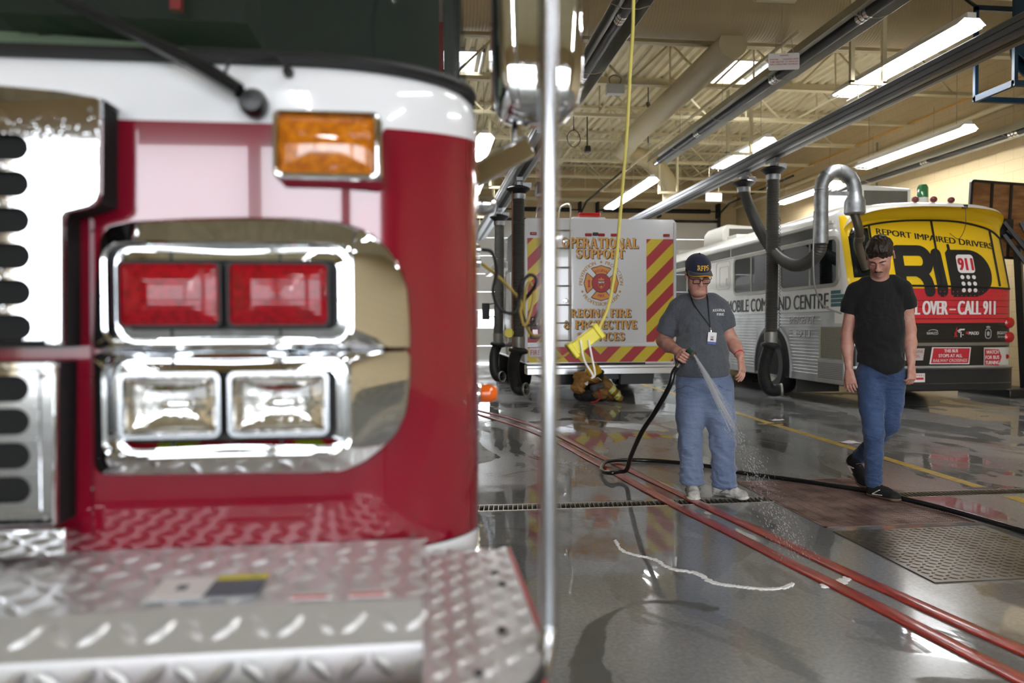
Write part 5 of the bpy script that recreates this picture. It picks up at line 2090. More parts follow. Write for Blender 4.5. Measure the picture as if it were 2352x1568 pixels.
sp.build('grey_corner_panel', mat('dirty_white_panel', 'c4c2ba', .4), bus)


def rsign(poly, m, off, name, z=0):
    mb = MB()
    mb.prism(poly, .004, Matrix.Translation((0, BY + .03 - off, 0)) @ Matrix.Rotation(pi / 2, 4, 'X'))
    return mb.build(name, m, bus, sm=0)


y0 = rear(.3, .7).y
sg = MB()
T = Matrix.Translation((BX, BY - .002, 0)) @ Matrix.Rotation(pi / 2, 4, 'X')
sg.prism([(-.085, .865), (.51, .86), (.485, .62), (-.125, .625)], .008, T)
s_ = sg.build('railway_sign', SIGNWH, bus, sm=0)
sg = MB()
sg.prism([(-.067, .852), (.492, .848), (.468, .633), (-.105, .637)], .003, T @ Matrix.Translation((0, 0, .008)))
sg.build('sign_face', SIGNRED, s_, sm=0)
sg = MB()
word(sg, 'THIS BUS', T @ Matrix.Translation((.20, .790, .0125)), .048, w=.21, bold=.03)
word(sg, 'STOPS AT ALL', T @ Matrix.Translation((.19, .722, .0125)), .046, w=.36, bold=.03)
word(sg, 'RAILWAY CROSSINGS', T @ Matrix.Translation((.185, .655, .0125)), .044, w=.52, bold=.0, slant=.15)
sg.build('sign_lettering', SIGNWH, s_, sm=0)
sg = MB()
T2 = Matrix.Translation((BX + .86, rear(.86, .7).y - .012, 0)) @ Matrix.Rotation(R(7), 4, 'Z') @ Matrix.Rotation(pi / 2, 4, 'X') @ Matrix.Translation((-.86, 0, 0))
sg.prism([(.725, .835), (.96, .825), (1.01, .72), (.96, .595), (.725, .605)], .008, T2)
s_ = sg.build('turning_sign', SIGNRED, bus, sm=0)
sg = MB()
for i, t in enumerate(('WATCH', 'FOR BUS', 'TURNING')):
    word(sg, t, T2 @ Matrix.Translation((.845, .765 - i * .075, .010)), .052, w=(.21, .24, .24)[i], bold=.03)
sg.build('sign_lettering', SIGNWH, s_, sm=0)
sg = MB()
sg.prism([(-.50, .85), (-.20, .85), (-.225, .68), (-.50, .68)], .006, T)
s_ = sg.build('engine_oil_plate', mat('plate_grey', 'b9b4b0', .4), bus, sm=0)
sg = MB()
word(sg, 'ENGINE', T @ Matrix.Translation((-.325, .785, .007)), .042, w=.2, bold=.0)
word(sg, 'OIL', T @ Matrix.Translation((-.315, .72, .007)), .042, w=.09)
sg.build('sign_lettering', SIGNRED, s_, sm=0)
bp_ = MB()
bp_.grid(lambda u, w: rear(-1.27 + 2.54 * u, .60, .06) + Vector((0, [.04, .0, 0, .0, .05][round(w * 4)], [.56, .545, .40, .26, .24][round(w * 4)] - .60)), 36, 4)
bp_.build('rear_bumper', mat('bumper_black', '202122', .4), bus, sm=40)
bp_ = MB()
for z in (.565, .35):
    bp_.tube([rear(-1.25 + 2.5 * k / 30, z, .062) for k in range(31)], .010 if z > .5 else .004, 6)
bp_.build('bumper_trim', ALU, bus)
sg = MB()
T3 = Matrix.Translation((BX, BY - .064, 0)) @ Matrix.Rotation(pi / 2, 4, 'X')
sg.prism([(-.45, .50), (-.235, .50), (-.235, .375), (-.45, .375)], .003, T3)
s_ = sg.build('bumper_sticker', SIGNWH, bus, sm=0)
sg = MB()
word(sg, 'PPERS', T3 @ Matrix.Translation((-.315, .455, .004)), .032, w=.14)
sg.prism([(-.38, .44), (-.255, .44), (-.255, .41), (-.38, .41)], .0005, T3 @ Matrix.Translation((0, 0, .0035)))
sg.build('sticker_lettering', SIGNRED, s_, sm=0)
for s in (-1, 1):
    for z in (1.21, 1.0):
        tl = MB()
        p = rear(s * 1.17, z, 0)
        tl.lathe([(0, .055), (.05, .048), (.078, .03), (.085, .0), (.085, -.03)], 24, Matrix.Translation(p) @ Matrix.Rotation(pi / 2 , 4, 'X'))
        tl.build('tail_lamp', REDPL, bus)
rf = MB()
rf.lathe([(0, .012), (.03, .01), (.035, 0)], 16, Matrix.Translation(rear(1.14, .72, .003)) @ Matrix.Rotation(pi / 2, 4, 'X'))
rf.build('red_reflector', REDPL, bus)
for x in (-.30, -.02, .25):
    mk = MB()
    mk.ell((BX + x, BY - .02 + .1, 2.975 - abs(x) * .02), (.05, .05, .045), nu=12, nv=8)
    mk.build('marker_lamp', mat('dark_red_lens', '5a1a1a', .3) if x == -.30 else bpy.data.materials['dark_red_lens'], bus)
mk = MB()
mk.ell((BX - BH - .01, BY + .75, 2.60), (.03, .05, .04), nu=12, nv=8)
mk.build('marker_lamp', bpy.data.materials['dark_red_lens'], bus)
an = MB()
an.cbox((7.62, BY - .03, 2.86), (.06, .05, .05))
an.tube(spline([(7.62, BY - .04, 2.86), (7.64, BY - .02, 2.6), (7.62, BY + .08, 2.42), (7.5, BY + .12, 2.5)], 6), .004, 5)
an.build('visor_aerial', DARK, bus)

# left side of the bus
XS = BX - BH
SIDE = Matrix(((0, 0, -1, XS), (-1, 0, 0, 0), (0, 1, 0, 0), (0, 0, 0, 1)))     # x -> -Y, y -> Z, z -> -X


def side(off):
    return SIDE @ Matrix.Translation((0, 0, off))


def sidep(y0, y1, z0, z1, off, m, name, r=0.0, d=.004, par=None):
    mb = MB()
    cy_, cz = -(y0 + y1) / 2, (z0 + z1) / 2
    mb.prism(rrect(abs(y1 - y0), z1 - z0, max(r, .003), 6 if r else 1, cy_, cz), d, side(off))
    return mb.build(name, m, par or bus, sm=0)


fluted = MB()
z = .44
while z < 1.37:
    fluted.tube([(XS, 10.75, z), (XS, 11.72, z)] if z < 1.12 else [(XS, 10.75, z), (XS, 21.0, z)], .016, 6, sq=.5)
    if z < 1.12:
        fluted.tube([(XS, 12.95, z), (XS, 18.0, z)], .016, 6, sq=.5)
    z += .052
fluted.build('fluted_panel', SILV, bus)
SEAL = mat('grey_window_frame', '9a978c', .4, .5)
for y0, y1, mid in ((12.02, 10.28, .55), (13.92, 12.42, .5), (17.4, 15.7, .5), (19.6, 18.0, .5)):
    fr = MB()
    w, cy_ = y0 - y1, -(y0 + y1) / 2
    fr.ring(rrect(w + .08, .74, .14, 6, cy_, 2.12), rrect(w - .02, .64, .10, 6, cy_, 2.12), .025, side(-.003))
    xm = -y0 + w * mid
    fr.box((xm - .018, 1.80, 0), (xm + .018, 2.44, .018), side(0))
    f_ = fr.build('side_window', SEAL, bus, sm=30)
    g = MB()
    g.prism(rrect(w, .66, .11, 6, cy_, 2.12), .008, side(0))
    g.build('window_glass', TINT, f_, sm=0)
st_ = MB()
for a, c in ((10.55, 12.3), (12.35, 14.1), (14.15, 15.9), (15.95, 17.7), (17.75, 19.5)):
    st_.prism([(-c, 2.52), (-a, 2.52), (-a, 2.67), (-c, 2.67)], .006, side(0))
st_.build('roof_window_strip', mat('dull_roof_glass', '4a4a44', .25), bus, sm=0)
MB().prism([(-21, 2.68), (-10.4, 2.68), (-10.4, 2.72), (-21, 2.72)], .03, side(0)).build('gutter', BUSWH, bus, sm=0)
MB().prism([(-21, 2.485), (-10.5, 2.485), (-10.5, 2.50), (-21, 2.50)], .012, side(0)).build('window_moulding', SEAL, bus, sm=0)
MB().prism([(-21, 1.375), (-10.3, 1.375), (-10.3, 1.395), (-21, 1.395)], .012, side(0)).build('belt_moulding', ALU, bus, sm=0)
hp = MB()
hp.ring(rrect(.72, .56, .10, 5, -14.5, 2.18), rrect(.70, .54, .09, 5, -14.5, 2.18), .006, side(0))
hp.ring(rrect(.46, .40, .05, 5, -14.45, 2.16), rrect(.44, .38, .045, 5, -14.45, 2.16), .006, side(0))
hp.box((-14.36, 1.98, 0), (-14.30, 2.12, .01), side(0))
hp.build('service_hatch', mat('hatch_grey', 'b9b6ab', .4), bus, sm=0)
w_ = MB()
word(w_, 'MOBILE COMMAND CENTRE', side(.004) @ Matrix.Translation((-14.27, 1.435, 0)), .245, w=3.74, bold=.05, align='l', slant=.03)
w_.build('side_lettering', INK, bus, sm=0)
tf = MB()
for i, (a, c) in enumerate(((-10.46, -10.20), (-10.46, -10.06), (-10.46, -10.06), (-10.46, -10.06))):
    z = 1.64 - i * .062
    tf.prism([(a, z), (c, z), (c, z + .052), (a, z + .052)], .002, side(.002))
tf.build('teal_stripe_mark', mat('teal_paint', '1d5a58', .35), bus, sm=0)
for s, y, z, h, w in (('EMERGENCY', -11.30, 1.22, .115, .80), ('911', -11.22, 1.0, .11, .36)):
    w_ = MB()
    word(w_, s, side(.018) @ Matrix.Translation((y + .01, z - .008, 0)), h, w=w, bold=.04)
    p_ = w_.build('side_letter_shadow', INK, bus, sm=0)
    w_ = MB()
    word(w_, s, side(.020) @ Matrix.Translation((y, z, 0)), h, w=w, bold=.02)
    w_.build('side_lettering', SIGNWH, p_, sm=0)
ph = MB()
ph.prism([(-.05, 0), (.05, 0), (.05, .045), (.03, .065), (-.03, .065), (-.05, .045)], .002, side(.018) @ Matrix.Translation((-11.52, 1.0, 0)))
ph.prism([(-.06, .07), (-.035, .07), (-.03, .085), (.03, .085), (.035, .07), (.06, .07), (.06, .09), (.045, .105), (-.045, .105), (-.06, .09)], .002, side(.018) @ Matrix.Translation((-11.52, 1.0, 0)))
ph.build('telephone_symbol', SIGNWH, bus, sm=0)
aw = MB()
ac_ = [(-12.33 + .64 * math.cos(R(a)), .50 + .64 * math.sin(R(a))) for a in range(-16, 197, 8)]
aw.prism(ac_, .012, side(.006))
aw.build('wheel_arch', mat('arch_black', '0e0e0e', .7), bus, sm=0)
ai = MB()
A0 = [(-12.33 + .68 * math.cos(R(a)), .50 + .70 * math.sin(R(a))) for a in range(-14, 195, 8)]
for p, q in zip(A0, A0[1:]):
    ai.bar(side(.012) @ Vector((*p, 0)), side(.012) @ Vector((*q, 0)), .03, .03)
ai.build('arch_rim', SILV, bus, sm=0)
for y in (12.33, 18.6):
    for s in (-1, 1):
        wh = MB()
        wheel(wh, (BX + s * 1.18, y, .52), .52, .32, s)
        wh.build('wheel', [BLACK, mat('cream_wheel', 'ece6d4', .4) if (y == 12.33 and s == -1) else bpy.data.materials['cream_wheel']], bus)
rg_ = MB()
rg_.prism([(-10.74, .69), (-10.13, .69), (-10.13, 1.16), (-10.74, 1.16)], .004, side(0))
r_ = rg_.build('radiator_grille', mat('grille_dark', '3c3c38', .5, .6), bus, sm=0)
rg_ = MB()
z = .70
while z < 1.155:
    rg_.bar(side(.008) @ Vector((-10.74, z, 0)), side(.008) @ Vector((-10.13, z, 0)), .012, .010)
    z += .018
for y in (-10.745, -10.125):
    rg_.bar(side(.008) @ Vector((y, .68, 0)), side(.008) @ Vector((y, 1.17, 0)), .025, .02)
rg_.build('grille_bar', mat('grille_alu', 'a9a48f', .4, .6), r_, sm=0)
pg = MB()
pg.prism([(-10.80, .34), (-10.08, .34), (-10.08, .66), (-10.80, .66)], .02, side(0))
p_ = pg.build('perforated_panel', mat('perforated_grey', 'b3b2ac', .4, .3), bus, sm=0)
pg = MB()
for i in range(26):
    for j in range(9):
        y, z = -10.77 + i * .026, .40 + j * .027
        pg.flat([(y - .006, z - .009), (y + .006, z - .009), (y + .006, z + .009), (y - .006, z + .009)], side(.0206))
pg.build('vent_hole', BLACK, p_, sm=0)
mf = MB()
mf.box((XS + .02, 11.52, .10), (XS + .75, 11.54, .5))
mf.build('mud_flap', mat('flap_grey', '3a3936', .7), bus, sm=0)
ub = MB()
ub.box((BX - 1.1, BY + .5, .28), (BX + 1.1, BY + BL - .3, .45))
ub.build('underframe', BLACKP, bus, sm=0)
# roof equipment
AC = mat('air_conditioner_white', 'd9d7cf', .35)
for yc, xa, xb, z in ((11.6, 7.0, 8.0, 2.97), (16.5, 6.75, 7.7, 2.97)):
    a_ = MB()
    a_.prism([(xa, z), (xb, z), (xb, z + .47), (xa + .12, z + .52), (xa + .02, z + .38)], 1.2, Matrix.Translation((0, yc + 1.2, 0)) @ Matrix.Rotation(pi / 2, 4, 'X'))
    o_ = a_.build('roof_air_conditioner', AC, bus, bev=.03)
    g = MB()
    g.box((xa + .16, yc - .012, z + .06), (xb - .08, yc + .002, z + .42))
    g.build('air_grille', mat('coil_grey', '6d6a60', .6, wave=(40, .8, .01, 'X')) if yc < 12 else bpy.data.materials['coil_grey'], o_, sm=0)
bc = MB()
bc.cyl((8.02, 11.35, 2.9), (8.02, 11.35, 3.24), .09, 16)
o_ = bc.build('beacon', AC, bus)
g = MB()
g.lathe([(.085, 3.24), (.085, 3.40), (.06, 3.45), (0, 3.46)], 20, Matrix.Translation((8.02, 11.35, 0)))
g.build('green_dome', mat('green_lens', '3d7a4c', .15, coat=.5), o_)
for x, y in ((6.4, 14.9), (6.3, 18.2), (6.5, 19.5)):
    MB().box((x, y, 2.93), (x + .35, y + .5, 3.07)).build('roof_vent', AC, bus, bev=.02)
# ---------------------------------------------------------------- soft bodies: distance fields turned into meshes
class Soft:
    def __init__(self, lo, hi, h, T=None):
        self.lo = np.array(lo, np.float32)
        self.h = h
        self.n = np.ceil((np.array(hi) - self.lo) / h).astype(int) + 1
        self.F = np.full(self.n, 0.06, np.float32)
        self.ax = [self.lo[i] + h * np.arange(self.n[i], dtype=np.float32) for i in range(3)]
        self.T = T

    def P(self, p):
        return self.T @ Vector(p) if self.T is not None else Vector(p)

    def put(self, fn, lo, hi, k, mode):
        i0 = np.clip(np.floor((np.array(lo) - k - .02 - self.lo) / self.h).astype(int), 0, self.n - 1)
        i1 = np.clip(np.ceil((np.array(hi) + k + .02 - self.lo) / self.h).astype(int) + 1, 1, self.n)
        if np.any(i1 <= i0):
            return
        s = tuple(slice(a, b) for a, b in zip(i0, i1))
        x, y, z = (self.ax[i][s[i]] for i in range(3))
        d = fn(x[:, None, None], y[None, :, None], z[None, None, :])
        a = self.F[s]
        if mode == 'u':
            hh = np.clip(.5 + .5 * (a - d) / k, 0, 1)
            self.F[s] = a + (d - a) * hh - k * hh * (1 - hh)
        else:
            d = -d
            hh = np.clip(.5 - .5 * (a - d) / k, 0, 1)
            self.F[s] = a + (d - a) * hh + k * hh * (1 - hh)

    def cone(self, a, b, ra, rb=None, k=.015, mode='u', flat=None, cut=None):
        rb = ra if rb is None else rb
        sc = self.T.to_scale()[0] if self.T is not None else 1.0
        ra, rb = ra * sc, rb * sc
        a, b = self.P(a), self.P(b)
        if flat:
            nv = Vector(flat[0]).normalized()
            if self.T is not None:
                nv = (self.T.to_3x3() @ nv).normalized()
            fk = 1 / flat[1] - 1
        d = b - a
        L2 = max(d.length_squared, 1e-9)

        def fn(x, y, z):
            qx, qy, qz = x - a.x, y - a.y, z - a.z
            t = np.clip((qx * d.x + qy * d.y + qz * d.z) / L2, 0, 1)
            qx, qy, qz = qx - t * d.x, qy - t * d.y, qz - t * d.z
            if flat:
                m = (qx * nv.x + qy * nv.y + qz * nv.z) * fk
                qx, qy, qz = qx + m * nv.x, qy + m * nv.y, qz + m * nv.z
            r_ = np.sqrt(qx * qx + qy * qy + qz * qz) - (ra + (rb - ra) * t)
            if cut:                                # square end across the axis at b
                r_ = np.maximum(r_, ((x - b.x) * d.x + (y - b.y) * d.y + (z - b.z) * d.z) / math.sqrt(L2))
            return r_
        r = max(ra, rb)
        self.put(fn, [min(a[i], b[i]) - r for i in range(3)], [max(a[i], b[i]) + r for i in range(3)], k, mode)
        return self

    def chain(self, pts, rs, k=.015, mode='u', flat=None, cut=False):
        for i in range(len(pts) - 1):
            self.cone(pts[i], pts[i + 1], rs[i], rs[i + 1], k, mode, flat, cut and i == len(pts) - 2)
        return self

    def ell(self, c, r, k=.015, mode='u', rot=None):
        M = (rot.to_3x3() if rot is not None else Matrix.Identity(3))
        if self.T is not None:
            sc = self.T.to_scale()[0]
            r = [q * sc for q in r]
            M = self.T.to_3x3().normalized() @ M
        c = self.P(c)
        A = np.array(M, np.float32)

        def fn(x, y, z):
            qx, qy, qz = x - c.x, y - c.y, z - c.z
            l = [(A[0][i] * qx + A[1][i] * qy + A[2][i] * qz) for i in range(3)]
            k0 = np.sqrt(sum((l[i] / r[i]) ** 2 for i in range(3)))
            k1 = np.sqrt(sum((l[i] / r[i] ** 2) ** 2 for i in range(3))) + 1e-9
            return k0 * (k0 - 1) / k1
        m = max(r)
        self.put(fn, [c[i] - m for i in range(3)], [c[i] + m for i in range(3)], k, mode)
        return self

    def below(self, zf, k=.006):
        """cut away everything under height zf(x, y)"""
        self.put(lambda x, y, z: (z - zf(x, y)) * .9 + 0 * x, self.lo, self.lo + self.n * self.h, k, 's')
        return self

    def folds(self, amp, fr, zr=None, seed=0, st=(1, 1, 1)):
        x, y, z = self.ax[0][:, None, None] * st[0], self.ax[1][None, :, None] * st[1], self.ax[2][None, None, :] * st[2]
        w = np.sin(fr * (x * .7 + z * .5) + 2 * np.sin(fr * .6 * (y + z) + seed)) * np.sin(fr * .8 * (z - y * .6) + 1.7 * np.sin(fr * .5 * x + seed * 2))
        if zr is not None:
            zz = self.ax[2][None, None, :]
            w = w * np.clip(1 - np.abs(zz - zr[0]) / zr[1], 0, 1)
        self.F += (amp * w).astype(np.float32)
        return self

    def front_y(self, x, z):
        i = int(round((x - self.lo[0]) / self.h))
        k = int(round((z - self.lo[2]) / self.h))
        col = self.F[min(max(i, 0), self.n[0] - 1), :, min(max(k, 0), self.n[2] - 1)]
        j = np.argmax(col < 0)
        return float(self.ax[1][j])

    def mesh(self, name, mats, parent=None, pick=None, smooth=0):
        F, h = self.F, self.h
        ins = F < 0
        c = np.zeros(tuple(self.n - 1), np.int8)
        offs = [(i, j, k) for i in (0, 1) for j in (0, 1) for k in (0, 1)]
        m = self.n - 1
        for o in offs:
            c += ins[o[0]:o[0] + m[0], o[1]:o[1] + m[1], o[2]:o[2] + m[2]]
        act = (c > 0) & (c < 8)
        idx = np.argwhere(act)
        val = {o: F[idx[:, 0] + o[0], idx[:, 1] + o[1], idx[:, 2] + o[2]] for o in offs}
        acc = np.zeros((len(idx), 3), np.float32)
        cnt = np.zeros(len(idx), np.float32)
        for o in offs:
            for a in range(3):
                if o[a] == 0:
                    q = list(o)
                    q[a] = 1
                    fa, fb = val[o], val[tuple(q)]
                    cr = (fa < 0) != (fb < 0)
                    t = np.where(cr, fa / np.where(fa == fb, 1, fa - fb), 0)
                    p = np.tile(np.array(o, np.float32), (len(idx), 1))
                    p[:, a] = t
                    acc += np.where(cr[:, None], p, 0)
                    cnt += cr
        co = (idx + acc / np.maximum(cnt, 1)[:, None]) * h + self.lo
        vid = np.full(tuple(m), -1, np.int32)
        vid[act] = np.arange(len(idx))
        quads = []
        for a in range(3):
            u, v = (a + 1) % 3, (a + 2) % 3
            s0, s1 = [slice(None)] * 3, [slice(None)] * 3
            s0[a], s1[a] = slice(0, -1), slice(1, None)
            A, B = ins[tuple(s0)], ins[tuple(s1)]
            g = np.argwhere(A != B)
            g = g[(g[:, u] > 0) & (g[:, v] > 0) & (g[:, u] < m[u]) & (g[:, v] < m[v])]
            fl = A[g[:, 0], g[:, 1], g[:, 2]]
            e = []
            for du, dv in ((0, 0), (-1, 0), (-1, -1), (0, -1)):
                q = g.copy()
                q[:, u] += du
                q[:, v] += dv
                e.append(vid[q[:, 0], q[:, 1], q[:, 2]])
            Q = np.stack(e, 1)
            Q[~fl] = Q[~fl][:, ::-1]
            quads.append(Q)
        Q = np.concatenate(quads)
        Q = Q[(Q >= 0).all(1)]
        for _ in range(smooth):
            s = np.zeros_like(co)
            n = np.zeros(len(co), np.float32)
            for i in range(4):
                a, b = Q[:, i], Q[:, (i + 1) % 4]
                np.add.at(s, a, co[b])
                np.add.at(n, a, 1)
                np.add.at(s, b, co[a])
                np.add.at(n, b, 1)
            co = co * .5 + .5 * s / np.maximum(n, 1)[:, None]
        me = bpy.data.meshes.new(name)
        me.vertices.add(len(co))
        me.vertices.foreach_set('co', co.astype(np.float32).ravel())
        me.loops.add(Q.size)
        me.loops.foreach_set('vertex_index', Q.astype(np.int32).ravel())
        me.polygons.add(len(Q))
        me.polygons.foreach_set('loop_start', np.arange(0, Q.size, 4, dtype=np.int32))
        ml = mats if isinstance(mats, (list, tuple)) else [mats]
        for mm in ml:
            me.materials.append(mm)
        if pick is not None:
            cen = co[Q].mean(1)
            me.polygons.foreach_set('material_index', pick(cen).astype(np.int32))
        me.update(calc_edges=True)
        me.validate()
        me.shade_smooth()
        o = bpy.data.objects.new(name, me)
        COL.objects.link(o)
        if parent is not None:
            o.parent = parent
        return o


def head(s, M, jowl=1.0, nose=1.0):
    s.T = M
    s.ell((0, .015, .035), (.076, .097, .085), .02)
    s.ell((0, -.028, -.03), (.062 * jowl, .064, .085), .03)
    s.ell((0, -.032, -.072), (.050 * jowl, .052, .042), .025)
    s.ell((0, -.077, -.098), (.021, .016, .015), .02)
    for e in (-1, 1):
        s.ell((e * .040, -.060, -.032), (.022 * jowl, .020, .024), .02)
        s.cone((e * .012, -.088, .014), (e * .044, -.074, .016), .008, .007, .014)
        s.ell((e * .030, -.099, -.004), (.017, .014, .010), .010, 's')
        s.ell((e * .030, -.080, -.005), (.0145, .0125, .0115), .004)
        s.cone((e * .018, -.0905, -.0085), (e * .042, -.0865, -.0085), .0022, .0022, .002)
    s.cone((0, -.088, .010), (0, -.112 * nose, -.032), .0075, .010, .010)
    s.ell((0, -.111 * nose, -.035), (.0115, .011, .0095), .006)
    for e in (-1, 1):
        s.ell((e * .012, -.101, -.037), (.0075, .010, .0075), .006)
    s.ell((0, -.0905, -.0605), (.022, .011, .006), .005)
    s.ell((0, -.0885, -.0735), (.019, .011, .0065), .005)
    s.cone((-.024, -.099, -.067), (0, -.1025, -.0665), .0042, .005, .002, 's')
    s.cone((.024, -.099, -.067), (0, -.1025, -.0665), .0042, .005, .002, 's')
    for e in (-1, 1):
        r = Matrix.Rotation(e * R(20), 3, 'Z') @ Matrix.Rotation(R(-10), 3, 'X')
        s.ell((e * .079, .014, -.006), (.008, .019, .031), .006, rot=r)
        s.ell((e * .087, .010, -.003), (.006, .010, .018), .004, 's', rot=r)
    s.T = None


def hand(s, W, d, n, sgn, curl=(.35, .45, .3), spread=1.0, thumb=(.75, .55, .35)):
    """open relaxed hand: W wrist, d along the hand, n where the palm faces, sgn picks the thumb side"""
    d = Vector(d).normalized()
    n = Vector(n)
    n = (n - d * n.dot(d)).normalized()
    t = d.cross(n) * sgn
    W = Vector(W)
    for o in (-.026, -.009, .009, .026):
        s.cone(W + d * .012 + t * o * .55, W + d * .088 + t * o, .0145, .0125, .012)
    s.cone(W + d * .015 + t * .018 + n * .006, W + d * .05 + t * .030 + n * .010, .015, .014, .012)
    for o, L, c in ((.029, .074, .9), (.010, .083, 1.0), (-.010, .077, 1.08), (-.028, .060, 1.2)):
        p = W + d * .086 + t * o
        a = 0
        dd = d + t * (o * 1.2 * spread)
        r = .0088
        for f, q in zip((.45, .30, .25), curl):
            a += q * c
            v = (dd.normalized() * math.cos(a) + n * math.sin(a))
            e = p + v * (L * f)
            s.cone(p, e, r, r * .92, .003)
            p, r = e, r * .93
    p = W + d * .030 + t * .030 + n * .008
    v = (d * thumb[0] + t * thumb[1] + n * thumb[2]).normalized()
    for L, r, tw in ((.040, .0115, 0), (.032, .0098, .35), (.026, .0088, .3)):
        v = (v * (1 - tw) + d * tw * .9 + n * tw * .3).normalized()
        e = p + v * L
        s.cone(p, e, r, r * .92, .004)
        p = e


def shoe(root, name, heel, toe, up, m_up, m_sole, high=.075, extra=None):
    """sole and upper as two fields; heel and toe are points at sole level"""
    H, Tt = Vector(heel), Vector(toe)
    L = (Tt - H).length
    d = (Tt - H).normalized()
    u = Vector(up)
    u = (u - d * u.dot(d)).normalized()
    sd_ = d.cross(u)
    M = Matrix((sd_, d, u)).transposed().to_4x4()
    M.translation = H
    lo = [min(H[i], Tt[i]) - .16 for i in range(3)]
    hi = [max(H[i], Tt[i]) + .19 for i in range(3)]
    a = Soft(lo, hi, .004, M)
    z0 = (0, 0, 1)
    a.cone((0, .040, .016), (0, L * .5, .016), .037, .036, .01, flat=(z0, .45))
    a.cone((0, L * .5, .016), (.003, L - .05, .016), .036, .048, .02, flat=(z0, .38))
    b = Soft(lo, hi, .004, M)
    b.cone((0, .045, .050), (0, .055, high + .02), .036, .034, .02)
    b.cone((0, .05, .040), (0, L * .55, .045), .038, .036, .03)
    b.cone((0, .06, .075), (0, L * .62, .045), .028, .028, .03)
    b.cone((0, L * .5, .036), (.002, L - .052, .030), .036, .044, .03, flat=(z0, .8))
    b.cone((0, .055, high + .005), (0, .055, high + .08), .028, .03, .006, 's')
    b.cone((0, .5 * L, -.04), (0, L * .5, -.05), .2, .2, .004, 's') if False else None
    so = a.mesh(name + '_sole', m_sole, None)
    so.parent = root
    upm = b.mesh(name + '_upper', m_up, None)
    upm.parent = root
    lc = MB(M)
    for k in range(5):
        y = L * .42 + k * L * .055
        z = .098 - k * .0085
        lc.tube([(-.024, y, z - .012), (0, y + .004, z), (.024, y, z - .012)], .0032, 5)
    lo_ = lc.build('laces', extra[0], upm)
    if len(extra) > 1:
        for e in (-1, 1):
            st = MB(M)
            y0_ = L * .30
            for (p, q) in (((.045, y0_, .030), (.047, y0_ + .055, .066)), ((.045, y0_ + .002, .028), (.050, y0_ + .075, .034))):
                st.bar((e * p[0], p[1], p[2]), (e * q[0], q[1], q[2]), .004, .013, (1, 0, 0))
            st.build('side_mark', extra[1], upm)
    return M


SKIN = mat('skin', 'bf9080', .48, noise=(22, 'b27e6d', 3), sss=.08, bump=(220, .08, .0006))
LIPS = mat('lips', 'ab7264', .45)
JEAN1 = mat('light_blue_denim', '6d7b95', .8, noise=(5, '596884', 6, (1, 1, .5)), bump=(9, .8, .03, (1, 1, 2.0)), sheen=.2)
JEAN2 = mat('dark_blue_denim', '34496e', .8, noise=(5, '283a5a', 6, (1, 1, .5)), bump=(11, .8, .03, (1, 1, 2.2)), sheen=.15)
TEE1 = mat('charcoal_heather', '53575d', .9, noise=(130, '474b51', 3), bump=(6, .7, .035, (1.5, 1, 1)), sheen=.2)
TEE2 = mat('black_cotton', '0c0e0d', .9, bump=(7, .7, .035, (1.6, 1, .8)), sheen=.08)
HAIR = mat('dark_brown_hair', '2b1f17', .5, bump=(60, .9, .006, (1.4, .35, 1)), noise=(30, '1c1410', 3, (1.5, .4, 1)))
NAVY = mat('navy_twill', '1d2138', .85, bump=(500, .2, .0008), sheen=.2)
ORANGE_T = mat('gold_thread', 'e6b23a', .6)
GLFR = mat('dark_tortoise_frame', '231713', .25, coat=.5)
LACE_W = mat('pale_lace', 'd9d6cf', .7)

# ---------------------------------------------------------------- man with the hose
m1 = thing('person', 'man in navy cap, glasses and charcoal T-shirt, hosing down the floor', 'person', (1.95, 5.03, 0), R(-21), local=True)
HM = Matrix.Translation((-.066, -.035, 1.545)) @ Matrix.Rotation(R(17), 4, 'Z') @ Matrix.Rotation(R(24), 4, 'X')
B = Soft((-.42, -.36, .02), (.32, .22, 1.72), .0033)
head(B, HM, 1.10)
B.cone((-.064, .018, 1.50), (-.06, .04, 1.34), .058, .070, .03)
B.ell((-.058, -.066, 1.418), (.050, .042, .028), .025)                      # soft chin and throat
B.cone((-.19, .03, 1.325), (.06, .03, 1.325), .055, .055, .03)
B.ell((-.055, .02, 1.20), (.15, .10, .17), .03)
B.ell((-.03, -.01, .95), (.15, .12, .17), .03)
for a, b, c in (((-.10, .01, .80), (-.115, -.015, .42), (-.103, .02, .07)), ((.07, .01, .80), (.10, -.015, .42), (.112, .02, .07))):
    B.chain([a, b, c], [.085, .055, .040], .03)
    B.cone(c, (c[0] + (.07 if c[0] > 0 else .005), c[1] - (.03 if c[0] > 0 else .07), .045), .034, .028, .02)
B.chain([(-.205, .022, 1.31), (-.303, .04, 1.085)], [.048, .047], .03)
B.chain([(-.303, .04, 1.085), (-.262, -.06, 1.055), (-.196, -.185, 1.022)], [.047, .046, .029], .02)
B.chain([(.076, .02, 1.31), (.155, .045, 1.10)], [.050, .046], .03)
B.chain([(.155, .045, 1.10), (.185, .0, 1.05), (.216, -.065, .985)], [.046, .044, .029], .02)
hand(B, (.218, -.072, .972), (.12, -.33, -.92), (-.80, .45, -.25), 1, (.30, .42, .30), thumb=(.72, .5, .45))
